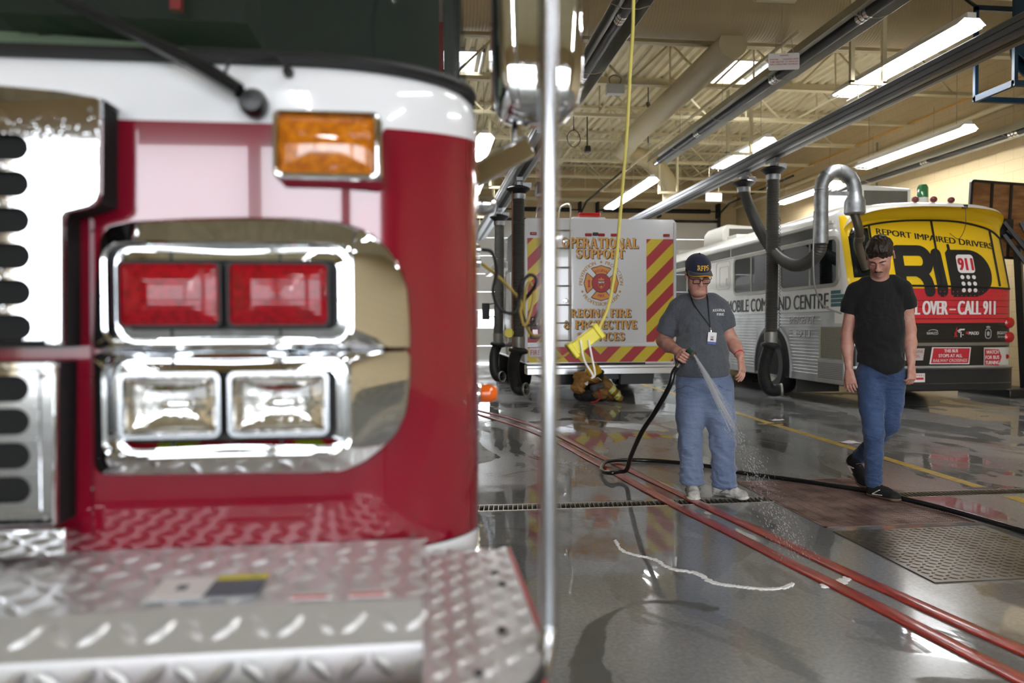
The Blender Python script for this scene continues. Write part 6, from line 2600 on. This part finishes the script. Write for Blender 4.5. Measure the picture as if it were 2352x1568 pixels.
if True:                                                                   # right hand closed round the nozzle grip
    ax = Vector((.055, -.012, .085)).normalized()
    c0 = Vector((-.152, -.235, .985))
    v = Vector((-.15, -1, .0))
    v = (v - ax * v.dot(ax)).normalized()
    u = ax.cross(v)
    if u.x > 0:
        u = -u
    B.cone(Vector((-.196, -.185, 1.022)), c0 + u * .030 - v * .012, .029, .030, .02)
    for t in (-.028, -.01, .01, .028):
        B.cone(c0 + ax * t + u * .030 - v * .022, c0 + ax * t + u * .032 + v * .012, .0145, .0125, .010)
    for t, L in ((.030, 1.0), (.0105, 1.08), (-.0095, 1.02), (-.0285, .9)):
        k = c0 + ax * t
        p = [k + u * .034 + v * .012, k + u * .016 + v * .035 * L, k - u * .020 * L + v * .027, k - u * .027 - v * .004]
        for i in range(3):
            B.cone(p[i], p[i + 1], .0095 - i * .0006, .009 - i * .0006, .003)
    p = [c0 + ax * .022 + u * .024 - v * .018, c0 + ax * .048 + u * .010 - v * .024, c0 + ax * .060 - u * .016 - v * .010]
    B.cone(p[0], p[1], .013, .0108, .006)
    B.cone(p[1], p[2], .0105, .0085, .004)
HMi = np.array(HM.inverted())


def lips_pick(Mi):
    def f(c):
        q = c @ Mi[:3, :3].T + Mi[:3, 3]
        return ((q[:, 1] < -.080) & ((q[:, 0] / .0215) ** 2 + ((q[:, 2] + .067) / .0085) ** 2 < 1)).astype(np.int32)
    return f


B.mesh('body', [SKIN, LIPS], m1, lips_pick(HMi), 1)

S = Soft((-.42, -.32, .72), (.28, .24, 1.50), .005)
S.ell((-.058, .022, 1.22), (.180, .122, .18), .05)
S.ell((-.042, -.035, 1.00), (.186, .158, .19), .06)
S.ell((-.036, -.012, .875), (.187, .150, .12), .05)
S.cone((-.180, .03, 1.318), (.055, .03, 1.318), .070, .070, .03, flat=((0, 1, 0), 1.1))
S.cone((-.15, .035, 1.365), (.03, .035, 1.365), .058, .058, .04)
S.folds(.006, 34, (1.0, .40), 1)
S.folds(.003, 75, (1.16, .2), 4)
S.chain([(-.200, .022, 1.312), (-.258, .028, 1.21), (-.292, .036, 1.135)], [.072, .070, .068], .025, cut=True)
S.chain([(.080, .022, 1.312), (.112, .028, 1.235), (.135, .036, 1.172)], [.072, .068, .064], .025, cut=True)
S.cone((-.06, .005, 1.43), (-.062, -.045, 1.455), .062, .075, .01, 's')
S.cone((-.277, .032, 1.168), (-.312, .041, 1.09), .054, .056, .004, 's')
S.cone((.124, .032, 1.202), (.155, .042, 1.12), .050, .052, .004, 's')
S.below(lambda x, y: .836 - .018 * np.clip((.16 + y) * -4, -1, 1) + 0 * x)
S.ell((-.036, -.012, .80), (.165, .128, .075), .01, 's')
shirt1 = S.mesh('tee_shirt', TEE1, m1, None, 1)

J = Soft((-.30, -.24, .02), (.28, .22, .96), .005)
J.ell((-.028, .0, .83), (.178, .132, .14), .04)
J.chain([(-.105, .0, .78), (-.114, -.01, .56), (-.115, -.02, .38), (-.104, .0, .115)], [.112, .098, .080, .079], .03)
J.chain([(.072, .0, .78), (.088, -.01, .56), (.100, -.02, .38), (.114, .0, .105)], [.108, .096, .081, .083], .03)
J.ell((-.012, .0, .64), (.06, .085, .10), .05)
for x, z in ((-.104, .105), (.114, .095)):
    for k, (dz, r) in enumerate(((.0, .088), (.05, .085), (.11, .081))):
        J.ell((x + .004 * (-1) ** k, -.006, z + dz - .01), (r, r * .95, .022), .012)
J.folds(.008, 40, (.36, .30), 2)
J.folds(.005, 80, (.14, .14), 5)
for x in (-.104, .112):
    J.cone((x, .0, .075), (x, .0, -.03), .068, .074, .004, 's')
J.below(lambda x, y: .050 + .014 * np.sin(30 * x) + .1 * np.clip(-y - .02, 0, .1))
J.mesh('jeans', JEAN1, m1, None, 1)
pk = MB()
for e, x0_ in ((-1, -.17), (1, .10)):
    pts = []
    for k in range(9):
        x = x0_ + e * .05 - e * .10 * k / 8 if e < 0 else x0_ - .045 + .10 * k / 8
        z = .80 - .05 * math.sin(pi * (k / 8) * .5) if e > 0 else .80 - .05 * math.sin(pi * (1 - k / 8) * .5)
        pts.append((x, J.front_y(x, z) - .001, z))
    pk.tube(pts, .0022, 5)
pk.build('pocket_seam', mat('denim_thread', '3b4a68', .8), m1)

TMARK = mat('grey_trainer_mark', '7d7c78', .6)
SHOE_W = mat('white_trainer', 'c9c6bf', .55, noise=(26, '9b978f', 3))
SOLE_W = mat('white_sole', 'd4d1c8', .5, noise=(14, '6b6a66', 2))
shoe(m1, 'trainer', (-.106, .085, 0), (-.084, -.195, 0), (0, 0, 1), SHOE_W, SOLE_W, .075, (LACE_W, TMARK))
shoe(m1, 'trainer', (.035, .065, 0), (.275, -.075, 0), (0, 0, 1), SHOE_W, SOLE_W, .075, (LACE_W, TMARK))

# cap, glasses, badge
CPc, CPr = Vector((0, .014, .060)), (.087, .109, .086)
K = Soft((-.26, -.24, 1.40), (.14, .20, 1.76), .004, HM)
K.ell(CPc, CPr, .01)
K.cone((0, .02, .135), (0, .02, .147), .012, .008, .006)
K.ell((0, .014, .035), (.080, .101, .084), .004, 's')
K.T = None
HMr = HM.inverted()
A_ = np.array(HMr)
K.put(lambda x, y, z: (A_[2, 0] * x + A_[2, 1] * y + A_[2, 2] * z + A_[2, 3]) - (.038 + .25 * np.clip(A_[1, 0] * x + A_[1, 1] * y + A_[1, 2] * z + A_[1, 3], -.1, .1) * -.12), K.lo, K.lo + K.n * K.h, .004, 's')
cap1 = K.mesh('cap', NAVY, m1, None, 1)
br_ = MB(HM)


def brim(u, v):
    a = (u - .5) * 2
    x = a * .078
    yb = .014 - .106 * math.sqrt(max(0, 1 - (x / .0875) ** 2))
    L = .072 * math.sqrt(max(0, 1 - a ** 4)) + .004
    return Vector((x * (1 + .05 * v), yb - L * v + .004, .042 - .030 * a * a * v + .010 * v + .004 * math.sin(pi * v)))


br_.grid(brim, 24, 8)
bo = br_.build('cap_brim', NAVY, m1, solid=.004)
ed = MB(HM)
ed.tube([brim(k / 24, 1.0) for k in range(25)], .0028, 6)
ed.build('brim_edge', ORANGE_T, bo)
lt = MB(HM)
slab(lt, 'RFPS', Matrix.Identity(4), .033, .082)
for i in range(len(lt.v)):
    q = HMr @ lt.v[i]
    x, z = q.x + .006, q.y + .064
    lt.v[i] = HM @ Vector((x, CPc.y - CPr[1] * math.sqrt(max(.05, 1 - (x / CPr[0]) ** 2 - ((z - CPc.z) / CPr[2]) ** 2)) - .0022 - .001 * q.z, z))
lt.build('cap_lettering', ORANGE_T, cap1, sm=0)
gl = MB(HM)
for e in (-1, 1):
    gl.tube([(e * .032 + x, -.106 + .10 * abs(x * e) * (1 if x * e > 0 else .2), z - .008) for x, z in rrect(.052, .034, .010, 4)], .0028, 6, closed=True)
    gl.tube([(e * .058, -.101, .002), (e * .073, -.085, .004), (e * .081, .0, .006), (e * .083, .02, -.004)], .0026, 6)
gl.tube([(-.008, -.108, -.002), (0, -.112, .001), (.008, -.108, -.002)], .0026, 6)
go_ = gl.build('glasses', GLFR, m1)
gn = MB(HM)
for e in (-1, 1):
    gn.add([(e * .032 + x, -.105 + .10 * abs(x * e) * (1 if x * e > 0 else .2), z - .008) for x, z in rrect(.049, .031, .009, 4)], [tuple(range(20))])
gn.build('lens', mat('spectacle_glass', 'ffffff', 0, trans=1.0, ior=1.03), go_)
hr = Soft((-.26, -.2, 1.36), (.14, .2, 1.66), .004, HM)
hr.ell((0, .022, .02), (.0805, .095, .062), .01)
hr.ell((0, -.075, .0), (.09, .075, .11), .006, 's')
hr.ell((0, .02, .085), (.10, .12, .055), .004, 's')
hr.ell((0, .035, -.075), (.10, .10, .055), .004, 's')
hr.mesh('hair', HAIR, m1)
eb = MB(HM)
for e in (-1, 1):
    eb.tube([(e * .014, -.0965, .014), (e * .03, -.0935, .018), (e * .046, -.082, .014)], [.003, .004, .002], 6, sq=.6)
eb.build('eyebrows', HAIR, m1)
lan = MB()
BX1, BZ1 = .026, 1.135


def chest(x, z, o=.004):
    o += .006 * min(1, max(0, (z - 1.28) / .06))
    return (x, min(S.front_y(x + e, z) for e in (-.008, 0, .008)) - o, z)


for pts in ([(-.122, 1.425), (-.092, 1.345), (-.05, 1.28), (-.015, 1.235), (.012, 1.195), (.02, 1.178)], [(-.005, 1.41), (.002, 1.38), (.006, 1.33), (.010, 1.28), (.014, 1.235), (.018, 1.195), (.02, 1.178)]):
    Q = [tuple(p)[:2] for p in spline([(x, z, 0) for x, z in pts], 6)]
    P = [Vector(chest(x, z)) for x, z in Q]
    for _ in range(3):
        P = [P[0]] + [Vector((b.x, min(b.y, (a.y + c.y) / 2), b.z)) for a, b, c in zip(P, P[1:], P[2:])] + [P[-1]]
    lan.tube(P, .0042, 6)
lo_ = lan.build('lanyard', BLACK, m1)
cl_ = MB()
y = chest(.022, 1.16)[1] - .006
cl_.tube([(.02, y + .004, 1.18), (.023, y, 1.163), (.025, y, 1.150)], .005, 6)
cl_.build('lanyard_clip', CHROME, lo_)
bd_ = MB()
Tb_ = Matrix.Translation((BX1 + .004, chest(BX1, 1.10)[1] - .022, 1.108)) @ Matrix.Rotation(R(-6), 4, 'X') @ Matrix.Rotation(R(5), 4, 'Y') @ Matrix.Rotation(pi / 2, 4, 'X')
bd_.mi = 0
bd_.prism(rrect(.056, .080, .004, 3), .002, Tb_)
bd_.mi = 1
bd_.prism([(-.028, -.040), (.028, -.040), (.028, -.024), (-.028, -.024)], .0004, Tb_ @ Matrix.Translation((0, 0, .002)))
bd_.mi = 2
bd_.flat([(-.012, -.015), (.012, -.015), (.012, .016), (-.012, .016)], Tb_ @ Matrix.Translation((0, 0, .0022)))
bd_.mi = 3
bd_.flat([(.006 * math.cos(k), .004 + .008 * math.sin(k)) for k in [i * pi / 6 for i in range(12)]], Tb_ @ Matrix.Translation((0, 0, .0024)))
bd_.mi = 4
bd_.flat([(-.011, -.014), (.011, -.014), (.008, -.006), (-.008, -.006)], Tb_ @ Matrix.Translation((0, 0, .0024)))
bd_.build('badge', [SIGNWH, mat('badge_blue_band', '3c4aa0', .4), mat('badge_photo_grey', 'b9bcc4', .5), SKIN, INK], lo_, sm=0)
for s_t, xc, zc, h, w in (('REGINA', .076, 1.283, .017, .082), ('FIRE', .086, 1.262, .016, .050)):
    tx = MB()
    slab(tx, s_t, Matrix.Identity(4), h, w)
    for i, q in enumerate(tx.v):
        x, z = q.x, q.y
        yy = min(S.front_y(xc + x + e_, zc + z + g_) for e_ in (-.006, 0, .006) for g_ in (-.006, .004, .012))
        tx.v[i] = Vector((xc + x, yy - .003 - q.z, zc + z + (.008 * math.cos(x * 26) if s_t == 'REGINA' else .0)))
    tx.build('shirt_lettering', SIGNWH, shirt1, sm=0)
wb_ = MB()
d_ = Vector((.06, -.19, -.2)).normalized()
Tw = Matrix.Translation((.208, -.045, 1.003)) @ frame((.35, -.65, -.7)).to_4x4()
wb_.lathe([(.0325, -.011), (.0345, -.011), (.0345, .011), (.0325, .011)], 24, Tw)
wb_.build('wristband', mat('red_wristband', 'c22a35', .4), m1)

# spray nozzle in his hand, hose, water
Lm = Matrix.Translation((1.95, 5.03, 0)) @ Matrix.Rotation(R(-21), 4, 'Z')
NZ = thing('spray_nozzle', 'green and black garden spray nozzle gripped in the capped man\'s hand', 'nozzle', Lm @ Vector((-.15, -.235, .985)))
g0 = c0 - ax * .055
g1 = c0 + ax * .052
g2 = g1 + Vector((.035, -.040, -.024))
k = MB(Lm)
k.tube([g0, c0, g1, g1 + (g2 - g1) * .25], [.013, .0135, .0125, .012], 12)
k.cbox(g1 + ax * .012, (.016, .018, .02))
k.build('grip', BLACK, NZ)
k = MB(Lm)
k.tube([g1 + (g2 - g1) * .0, g1 + (g2 - g1) * .3, g1 + (g2 - g1) * .8, g2], [.013, .017, .017, .020], 14)
k.build('barrel', mat('green_barrel', '2f5a4c', .4), NZ)
k = MB(Lm)
k.tube([g2, g2 + (g2 - g1) * .12], [.021, .019], 14)
k.tube([g0 - ax * .03, g0], [.015, .015], 12)
k.build('metal_ring', mat('brass', '9a937e', .35, .9), NZ)
hs = MB()
st_p = Lm @ (g0 - ax * .028)
hp_ = [st_p, st_p + (Lm.to_3x3() @ ax) * -.05, (1.640, 4.92, .78), (1.585, 5.05, .60), (1.545, 5.25, .425), (1.535, 5.5, .21), (1.545, 5.66, .075), (1.50, 5.72, .05), (1.43, 5.68, .05), (1.395, 5.80, .036), (1.43, 6.0, .036), (1.56, 6.26, .036), (1.86, 6.35, .019), (2.15, 6.18, .019), (2.37, 5.95, .019), (2.50, 5.68, .019), (2.72, 5.42, .022), (2.92, 5.16, .024), (3.10, 4.90, .024), (3.21, 4.60, .024), (3.29, 4.28, .024), (3.37, 3.85, .019), (3.48, 3.2, .019), (3.7, 2.4, .019)]
hs.tube(spline(hp_, 10), .0175, 12)
tag(hs.build('garden_hose', mat('wet_black_hose', '151515', .25, coat=.3)), 'thick black water hose running from the capped man\'s hand, looping over the red hoses', 'hose')

WATER = mat('water_spray', 'f7f8fb', .2, trans=.3, alpha=.55, ior=1.33)
wj = MB()
r_ = random.Random(11)
N0 = Lm @ (g2 + (g2 - g1) * .1)
tgt = Vector((1.88, 3.62, 0))


def jet(t, a, b, sp):
    """point on a strand: t 0..1 along the throw, (a, b) unit offsets, sp spread"""
    p = N0.lerp(tgt, t)
    p.z = N0.z * (1 - t) + .10 * t * (1 - t) * 1.2
    return p + Vector((a, b, 0)) * (.005 + sp * t)


for i in range(130):
    a, b = r_.gauss(0, .5), r_.gauss(0, .6)
    t0, t1 = r_.uniform(0, .06), r_.uniform(.10, .50)
    wj.tube([jet(t0 + (t1 - t0) * k / 7, a, b, .075) for k in range(8)], [.0003 + .0006 * math.sin(pi * (k + .3) / 8) for k in range(8)], 3)
for i in range(2600):
    t = r_.random() ** 1.3
    p = jet(t, r_.gauss(0, .55), r_.gauss(0, .6), .10)
    s = r_.uniform(.0005, .0015)
    d = (jet(min(1, t + .03), 0, 0, 0) - jet(t, 0, 0, 0)).normalized()
    q = d * s * r_.uniform(2, 6)
    wj.tube([p - q, p, p + q], [s * .2, s, s * .2], 4, caps=False)
tag(wj.build('water_spray', WATER), 'fan of water drops spraying from the nozzle towards the wet floor', 'water', kind='stuff')

# ---------------------------------------------------------------- man in black walking
m2 = thing('person', 'young man in black T-shirt and blue jeans walking with his head bowed', 'person', (3.07, 4.85, 0), R(-32.4), local=True)
HM2 = Matrix.Translation((.036, -.054, 1.664)) @ Matrix.Rotation(R(-9), 4, 'Z') @ Matrix.Rotation(R(39), 4, 'X') @ Matrix.Scale(1.07, 4)
B = Soft((-.30, -.36, .02), (.36, .46, 1.84), .0034)
head(B, HM2, 1.0, 1.02)
B.cone((.036, .0, 1.62), (.038, .035, 1.46), .056, .062, .03)
B.cone((-.10, .03, 1.44), (.165, .035, 1.45), .05, .05, .03)
B.ell((.035, .025, 1.32), (.13, .085, .18), .03)
B.ell((.042, .01, 1.05), (.125, .085, .17), .03)
B.ell((.05, .015, .90), (.13, .095, .10), .03)
B.chain([(-.02, .02, .86), (.006, -.07, .46), (.008, .02, .09)], [.078, .050, .036], .03)
B.cone((.008, .02, .08), (.07, -.03, .045), .034, .03, .02)
B.chain([(.12, .03, .86), (.11, .05, .50), (-.10, .33, .20)], [.078, .050, .036], .03)
B.cone((-.10, .33, .20), (-.085, .285, .10), .034, .03, .02)
B.chain([(-.118, .03, 1.43), (-.166, .05, 1.13)], [.050, .041], .03)
B.chain([(-.166, .05, 1.13), (-.164, .02, 1.04), (-.152, -.025, .895)], [.041, .0405, .026], .02)
B.chain([(.182, .035, 1.44), (.222, .07, 1.16)], [.050, .041], .03)
B.chain([(.222, .07, 1.16), (.226, .04, 1.07), (.231, .0, .935)], [.041, .0405, .026], .02)
hand(B, (-.151, -.030, .88), (.14, -.16, -.98), (.35, .95, 0), -1, (.30, .42, .35), .3, thumb=(.8, .42, .35))
hand(B, (.232, -.004, .92), (.03, -.16, -.98), (-.75, .6, .0), 1, (.62, .75, .5), .6, thumb=(.85, .2, .4))
HMi2 = np.array(HM2.inverted())
B.mesh('body', [SKIN, LIPS], m2, lips_pick(HMi2), 1)
S2 = Soft((-.30, -.24, .76), (.36, .26, 1.58), .005)
S2.ell((.033, .025, 1.33), (.158, .105, .19), .04)
S2.ell((.038, .010, 1.12), (.160, .108, .24), .05)
S2.ell((.045, .005, .92), (.155, .118, .12), .04)
S2.cone((-.092, .03, 1.432), (.158, .035, 1.44), .060, .060, .025)
S2.cone((-.045, .035, 1.485), (.118, .037, 1.49), .050, .050, .035)
S2.folds(.006, 38, (1.0, .40), 3)
S2.folds(.0025, 90, (1.25, .2), 7)
S2.cone((.038, .035, 1.512), (.040, -.03, 1.585), .054, .078, .006, 's')
S2.chain([(-.108, .03, 1.425), (-.142, .04, 1.34), (-.158, .046, 1.275)], [.070, .063, .058], .02, cut=True)
S2.chain([(.170, .035, 1.435), (.202, .055, 1.35), (.214, .062, 1.305)], [.070, .061, .054], .02, cut=True)
S2.cone((-.151, .043, 1.305), (-.168, .05, 1.22), .045, .046, .004, 's')
S2.cone((.208, .058, 1.335), (.222, .067, 1.25), .042, .043, .004, 's')
S2.below(lambda x, y: .935 - .085 * np.exp(-((x - .10) / .11) ** 2) * np.clip((-y + .05) * 9, 0, 1) + 0 * y)
S2.ell((.045, .005, .87), (.138, .100, .05), .006, 's')
S2.mesh('tee_shirt', TEE2, m2, None, 1)
J2 = Soft((-.28, -.24, .02), (.30, .46, 1.0), .005)
J2.ell((.048, .01, .90), (.142, .108, .11), .03)
J2.chain([(-.022, .01, .84), (-.010, -.03, .64), (.006, -.075, .46), (.006, -.03, .30), (.008, .02, .10)], [.094, .078, .064, .058, .056], .025)
J2.chain([(.122, .03, .84), (.118, .035, .66), (.106, .045, .50), (.02, .165, .37), (-.088, .315, .225)], [.088, .072, .062, .056, .054], .02)
J2.ell((.048, .01, .80), (.05, .07, .07), .03)
J2.folds(.004, 55, (.48, .30), 6)
J2.folds(.004, 95, (.16, .15), 8)
J2.cone((.008, .02, .085), (.010, .03, .0), .044, .05, .004, 's')
J2.cone((-.098, .33, .205), (-.13, .37, .165), .044, .05, .004, 's')
J2.below(lambda x, y: np.where(y > .15, -1.0, .06 + .10 * np.clip(x, -.1, .1)))
J2.put(lambda x, y, z: ((x + .098) * .6 * 1 + (y - .33) * -.55 + (z - .20) * .58) + 0 * x, (-.25, .22, .1), (.0, .46, .32), .004, 's')
J2.mesh('jeans', JEAN2, m2, None, 1)
SHOE_B = mat('black_suede', '121212', .8, bump=(300, .2, .001))
GUM = mat('gum_sole', '5b4a36', .6)
MARK = mat('white_side_mark', 'dcd9d2', .5)
LACE_G = mat('grey_lace', '6b6c6c', .7)
shoe(m2, 'skate_shoe', (-.035, .055, 0), (.175, -.105, 0), (0, 0, 1), SHOE_B, GUM, .07, (LACE_G, MARK))
shoe(m2, 'skate_shoe', (-.165, .375, .185), (-.05, .185, .012), (.35, -.55, .75), SHOE_B, GUM, .07, (LACE_G, MARK))
H2 = Soft((-.14, -.24, 1.50), (.21, .2, 1.86), .0035, HM2)
H2.ell((0, .014, .040), (.0800, .102, .089), .01)
H2.ell((.006, -.040, .100), (.064, .056, .034), .02)
H2.ell((.024, -.070, .086), (.044, .032, .026), .02)
H2.ell((-.030, -.066, .084), (.034, .030, .022), .02)
H2.ell((-.004, -.114, -.030), (.066, .062, .086), .010, 's')
H2.ell((0, .02, -.10), (.12, .14, .070), .006, 's')
for e in (-1, 1):
    H2.ell((e * .094, -.002, -.022), (.020, .036, .044), .006, 's')
    H2.ell((e * .066, -.098, .040), (.024, .030, .030), .012, 's')
H2.folds(.0030, 130, None, 2, (1.3, .25, .6))
H2.mesh('hair', HAIR, m2, None, 1)
eb = MB(HM2)
for e in (-1, 1):
    eb.tube([(e * .012, -.0975, .013), (e * .030, -.094, .0175), (e * .047, -.081, .013)], [.0035, .0045, .002], 6, sq=.7)
    eb.tube([(e * .002, -.1035, -.0535), (e * .014, -.1015, -.0555), (e * .027, -.093, -.0615)], [.0042, .0048, .002], 6, sq=.7)
eb.build('eyebrows_and_moustache', HAIR, m2)

# ---------------------------------------------------------------- turnout gear heaped behind the van
TAN = mat('tan_turnout_cloth', 'a5793f', .8, noise=(9, '8a6332', 4), bump=(30, .4, .006))
TAN2 = mat('brown_turnout_cloth', '8f6c3c', .8, noise=(9, '75572f', 4), bump=(30, .4, .006))
GBLK = mat('black_gear', '1d1d1c', .7, bump=(40, .4, .004))
GGRY = mat('grey_gear', '56565a', .75, bump=(30, .4, .004))
LIME = mat('lime_band', 'cfd43a', .4)
SILB = mat('silver_band', 'c9ccd0', .3, .3)
gx, gy = 2.45, 11.6
G = Soft((2.05, 11.2, -.02), (3.0, 12.0, .7), .008)
G.ell((2.40, 11.62, .10), (.20, .17, .13), .04)
G.ell((2.27, 11.60, .10), (.10, .12, .10), .04)
G.ell((2.55, 11.58, .10), (.17, .17, .11), .04)
G.folds(.010, 40, None, 3)
G.below(lambda x, y: .001 + 0 * x)
tag(G.mesh('gear_bag', GBLK), 'black gear bag at the bottom of the heap behind the support van', 'bag')
ct = thing('turnout_coat', 'tan firefighter coat folded in a heap on the floor behind the support van', 'coat', (2.35, 11.6, .2))
ORG.pop(ct.name)
ct.location = (0, 0, 0)
G = Soft((2.05, 11.15, .0), (3.0, 12.0, .75), .007)
G.ell((2.34, 11.56, .38), (.19, .17, .075), .04, rot=Matrix.Rotation(R(12), 3, 'Y'))
G.ell((2.26, 11.54, .32), (.11, .15, .12), .04)
G.ell((2.20, 11.50, .20), (.11, .12, .07), .03, rot=Matrix.Rotation(R(20), 3, 'Y'))
G.ell((2.45, 11.54, .35), (.13, .15, .07), .03)
G.folds(.012, 34, None, 1)
G.folds(.006, 70, None, 5)
G.ell((2.16, 11.37, .20), (.05, .05, .03), .01, 's')
G.mesh('coat_cloth', TAN, ct, None, 1)
k = MB()
yy = G.front_y(2.30, .30) - .004
k.add([(2.275, yy, .275), (2.345, yy, .265), (2.355, yy + .002, .33), (2.285, yy + .002, .345)], [(0, 1, 2, 3)])
k.build('white_label', SIGNWH, ct, sm=0)
tp = thing('turnout_trousers', 'brown firefighter trousers with lime and silver bands at the right of the heap', 'trousers', (0, 0, 0))
ORG.pop(tp.name)
G = Soft((2.3, 11.15, .0), (3.05, 12.0, .6), .007)
G.chain([(2.58, 11.58, .36), (2.68, 11.52, .24), (2.80, 11.48, .12), (2.87, 11.46, .05)], [.075, .09, .075, .05], .03)
G.ell((2.56, 11.44, .14), (.13, .10, .10), .03)
G.ell((2.74, 11.58, .10), (.10, .12, .09), .03)
G.folds(.010, 45, None, 4)
G.below(lambda x, y: .002 + 0 * x)


def bands(c):
    t = (c[:, 0] - 2.58) * .72 - (c[:, 2] - .36) * .69
    b = np.zeros(len(c), np.int32)
    up_ = (c[:, 2] > .36 - (c[:, 0] - 2.58) * 1.15 - .075)
    for a0 in (.20, .33):
        b[(t > a0) & (t < a0 + .075) & up_] = 1
        b[(t > a0 + .025) & (t < a0 + .05) & up_] = 2
    return b


G.mesh('trouser_cloth', [TAN2, LIME, SILB], tp, bands, 1)
G = Soft((2.3, 11.15, .0), (2.8, 11.8, .5), .007)
G.ell((2.50, 11.42, .245), (.12, .10, .045), .02, rot=Matrix.Rotation(R(-8), 3, 'Y'))
G.ell((2.44, 11.38, .20), (.05, .07, .04), .02)
G.folds(.006, 60, None, 2)
tag(G.mesh('grey_gloves', GGRY, None, None, 1), 'grey work gloves tucked in the front of the gear heap', 'gloves')
k = MB()
k.tube(spline([(2.63, 11.40, .26), (2.66, 11.34, .18), (2.67, 11.32, .08), (2.60, 11.30, .02), (2.52, 11.30, .012)], 5), .014, 6, sq=.4)
tag(k.build('red_strap', mat('red_webbing', '8c1f24', .6)), 'dark red webbing strap trailing from the gear heap', 'strap')
hm = thing('fire_helmet', 'yellow fire helmet lying on top of the gear heap', 'helmet', (2.475, 11.58, .47))
Th = Matrix.Translation((2.475, 11.58, .455)) @ Matrix.Rotation(R(-14), 4, 'Y') @ Matrix.Rotation(R(12), 4, 'X')
k = MB()
k.lathe([(.135, -.012), (.138, .0), (.130, .035), (.112, .075), (.075, .108), (.03, .122), (0, .124)], 32, Th @ Matrix.Diagonal((1, 1.2, 1, 1)))
for a in (-.5, 0, .5):
    k.tube([Th @ Vector((a * .14 * math.cos(b), 1.2 * .138 * math.sin(b) , .115 * math.cos(b) + .01)) for b in [R(-75 + 15 * j) for j in range(11)]], .008, 6)
ho = k.build('helmet_shell', mat('helmet_yellow', 'd9b01e', .2, coat=.6), hm)
k = MB()
k.lathe([(.138, -.012), (.165, -.022), (.168, -.016), (.138, .0)], 32, Th @ Matrix.Diagonal((1, 1.25, 1, 1)))
k.box((-.12, -.14, -.07), (.12, .13, -.012), Th)
k.build('helmet_brim', GBLK, hm)
k = MB()
k.grid(lambda u, v: Th @ Vector((.145 * math.cos(R(-80 + 75 * u)), 1.2 * .145 * math.sin(R(-80 + 75 * u)), -.01 - .13 * v)), 12, 3)
k.build('visor', mat('smoked_visor', '2c2b26', .1, alpha=.7), hm)
k = MB()
k.tube([Th @ Vector(p) for p in ((-.02, -.175, -.01), (.02, -.185, -.05), (.06, -.18, -.10))], .016, 6, sq=.4)
k.build('white_strap', SIGNWH, hm)
for nm in ('gear_bag', 'turnout_coat', 'turnout_trousers', 'grey_gloves', 'red_strap.001', 'fire_helmet'):
    if nm in bpy.data.objects:
        bpy.data.objects[nm].location.x += .15            # the whole heap a little to the right
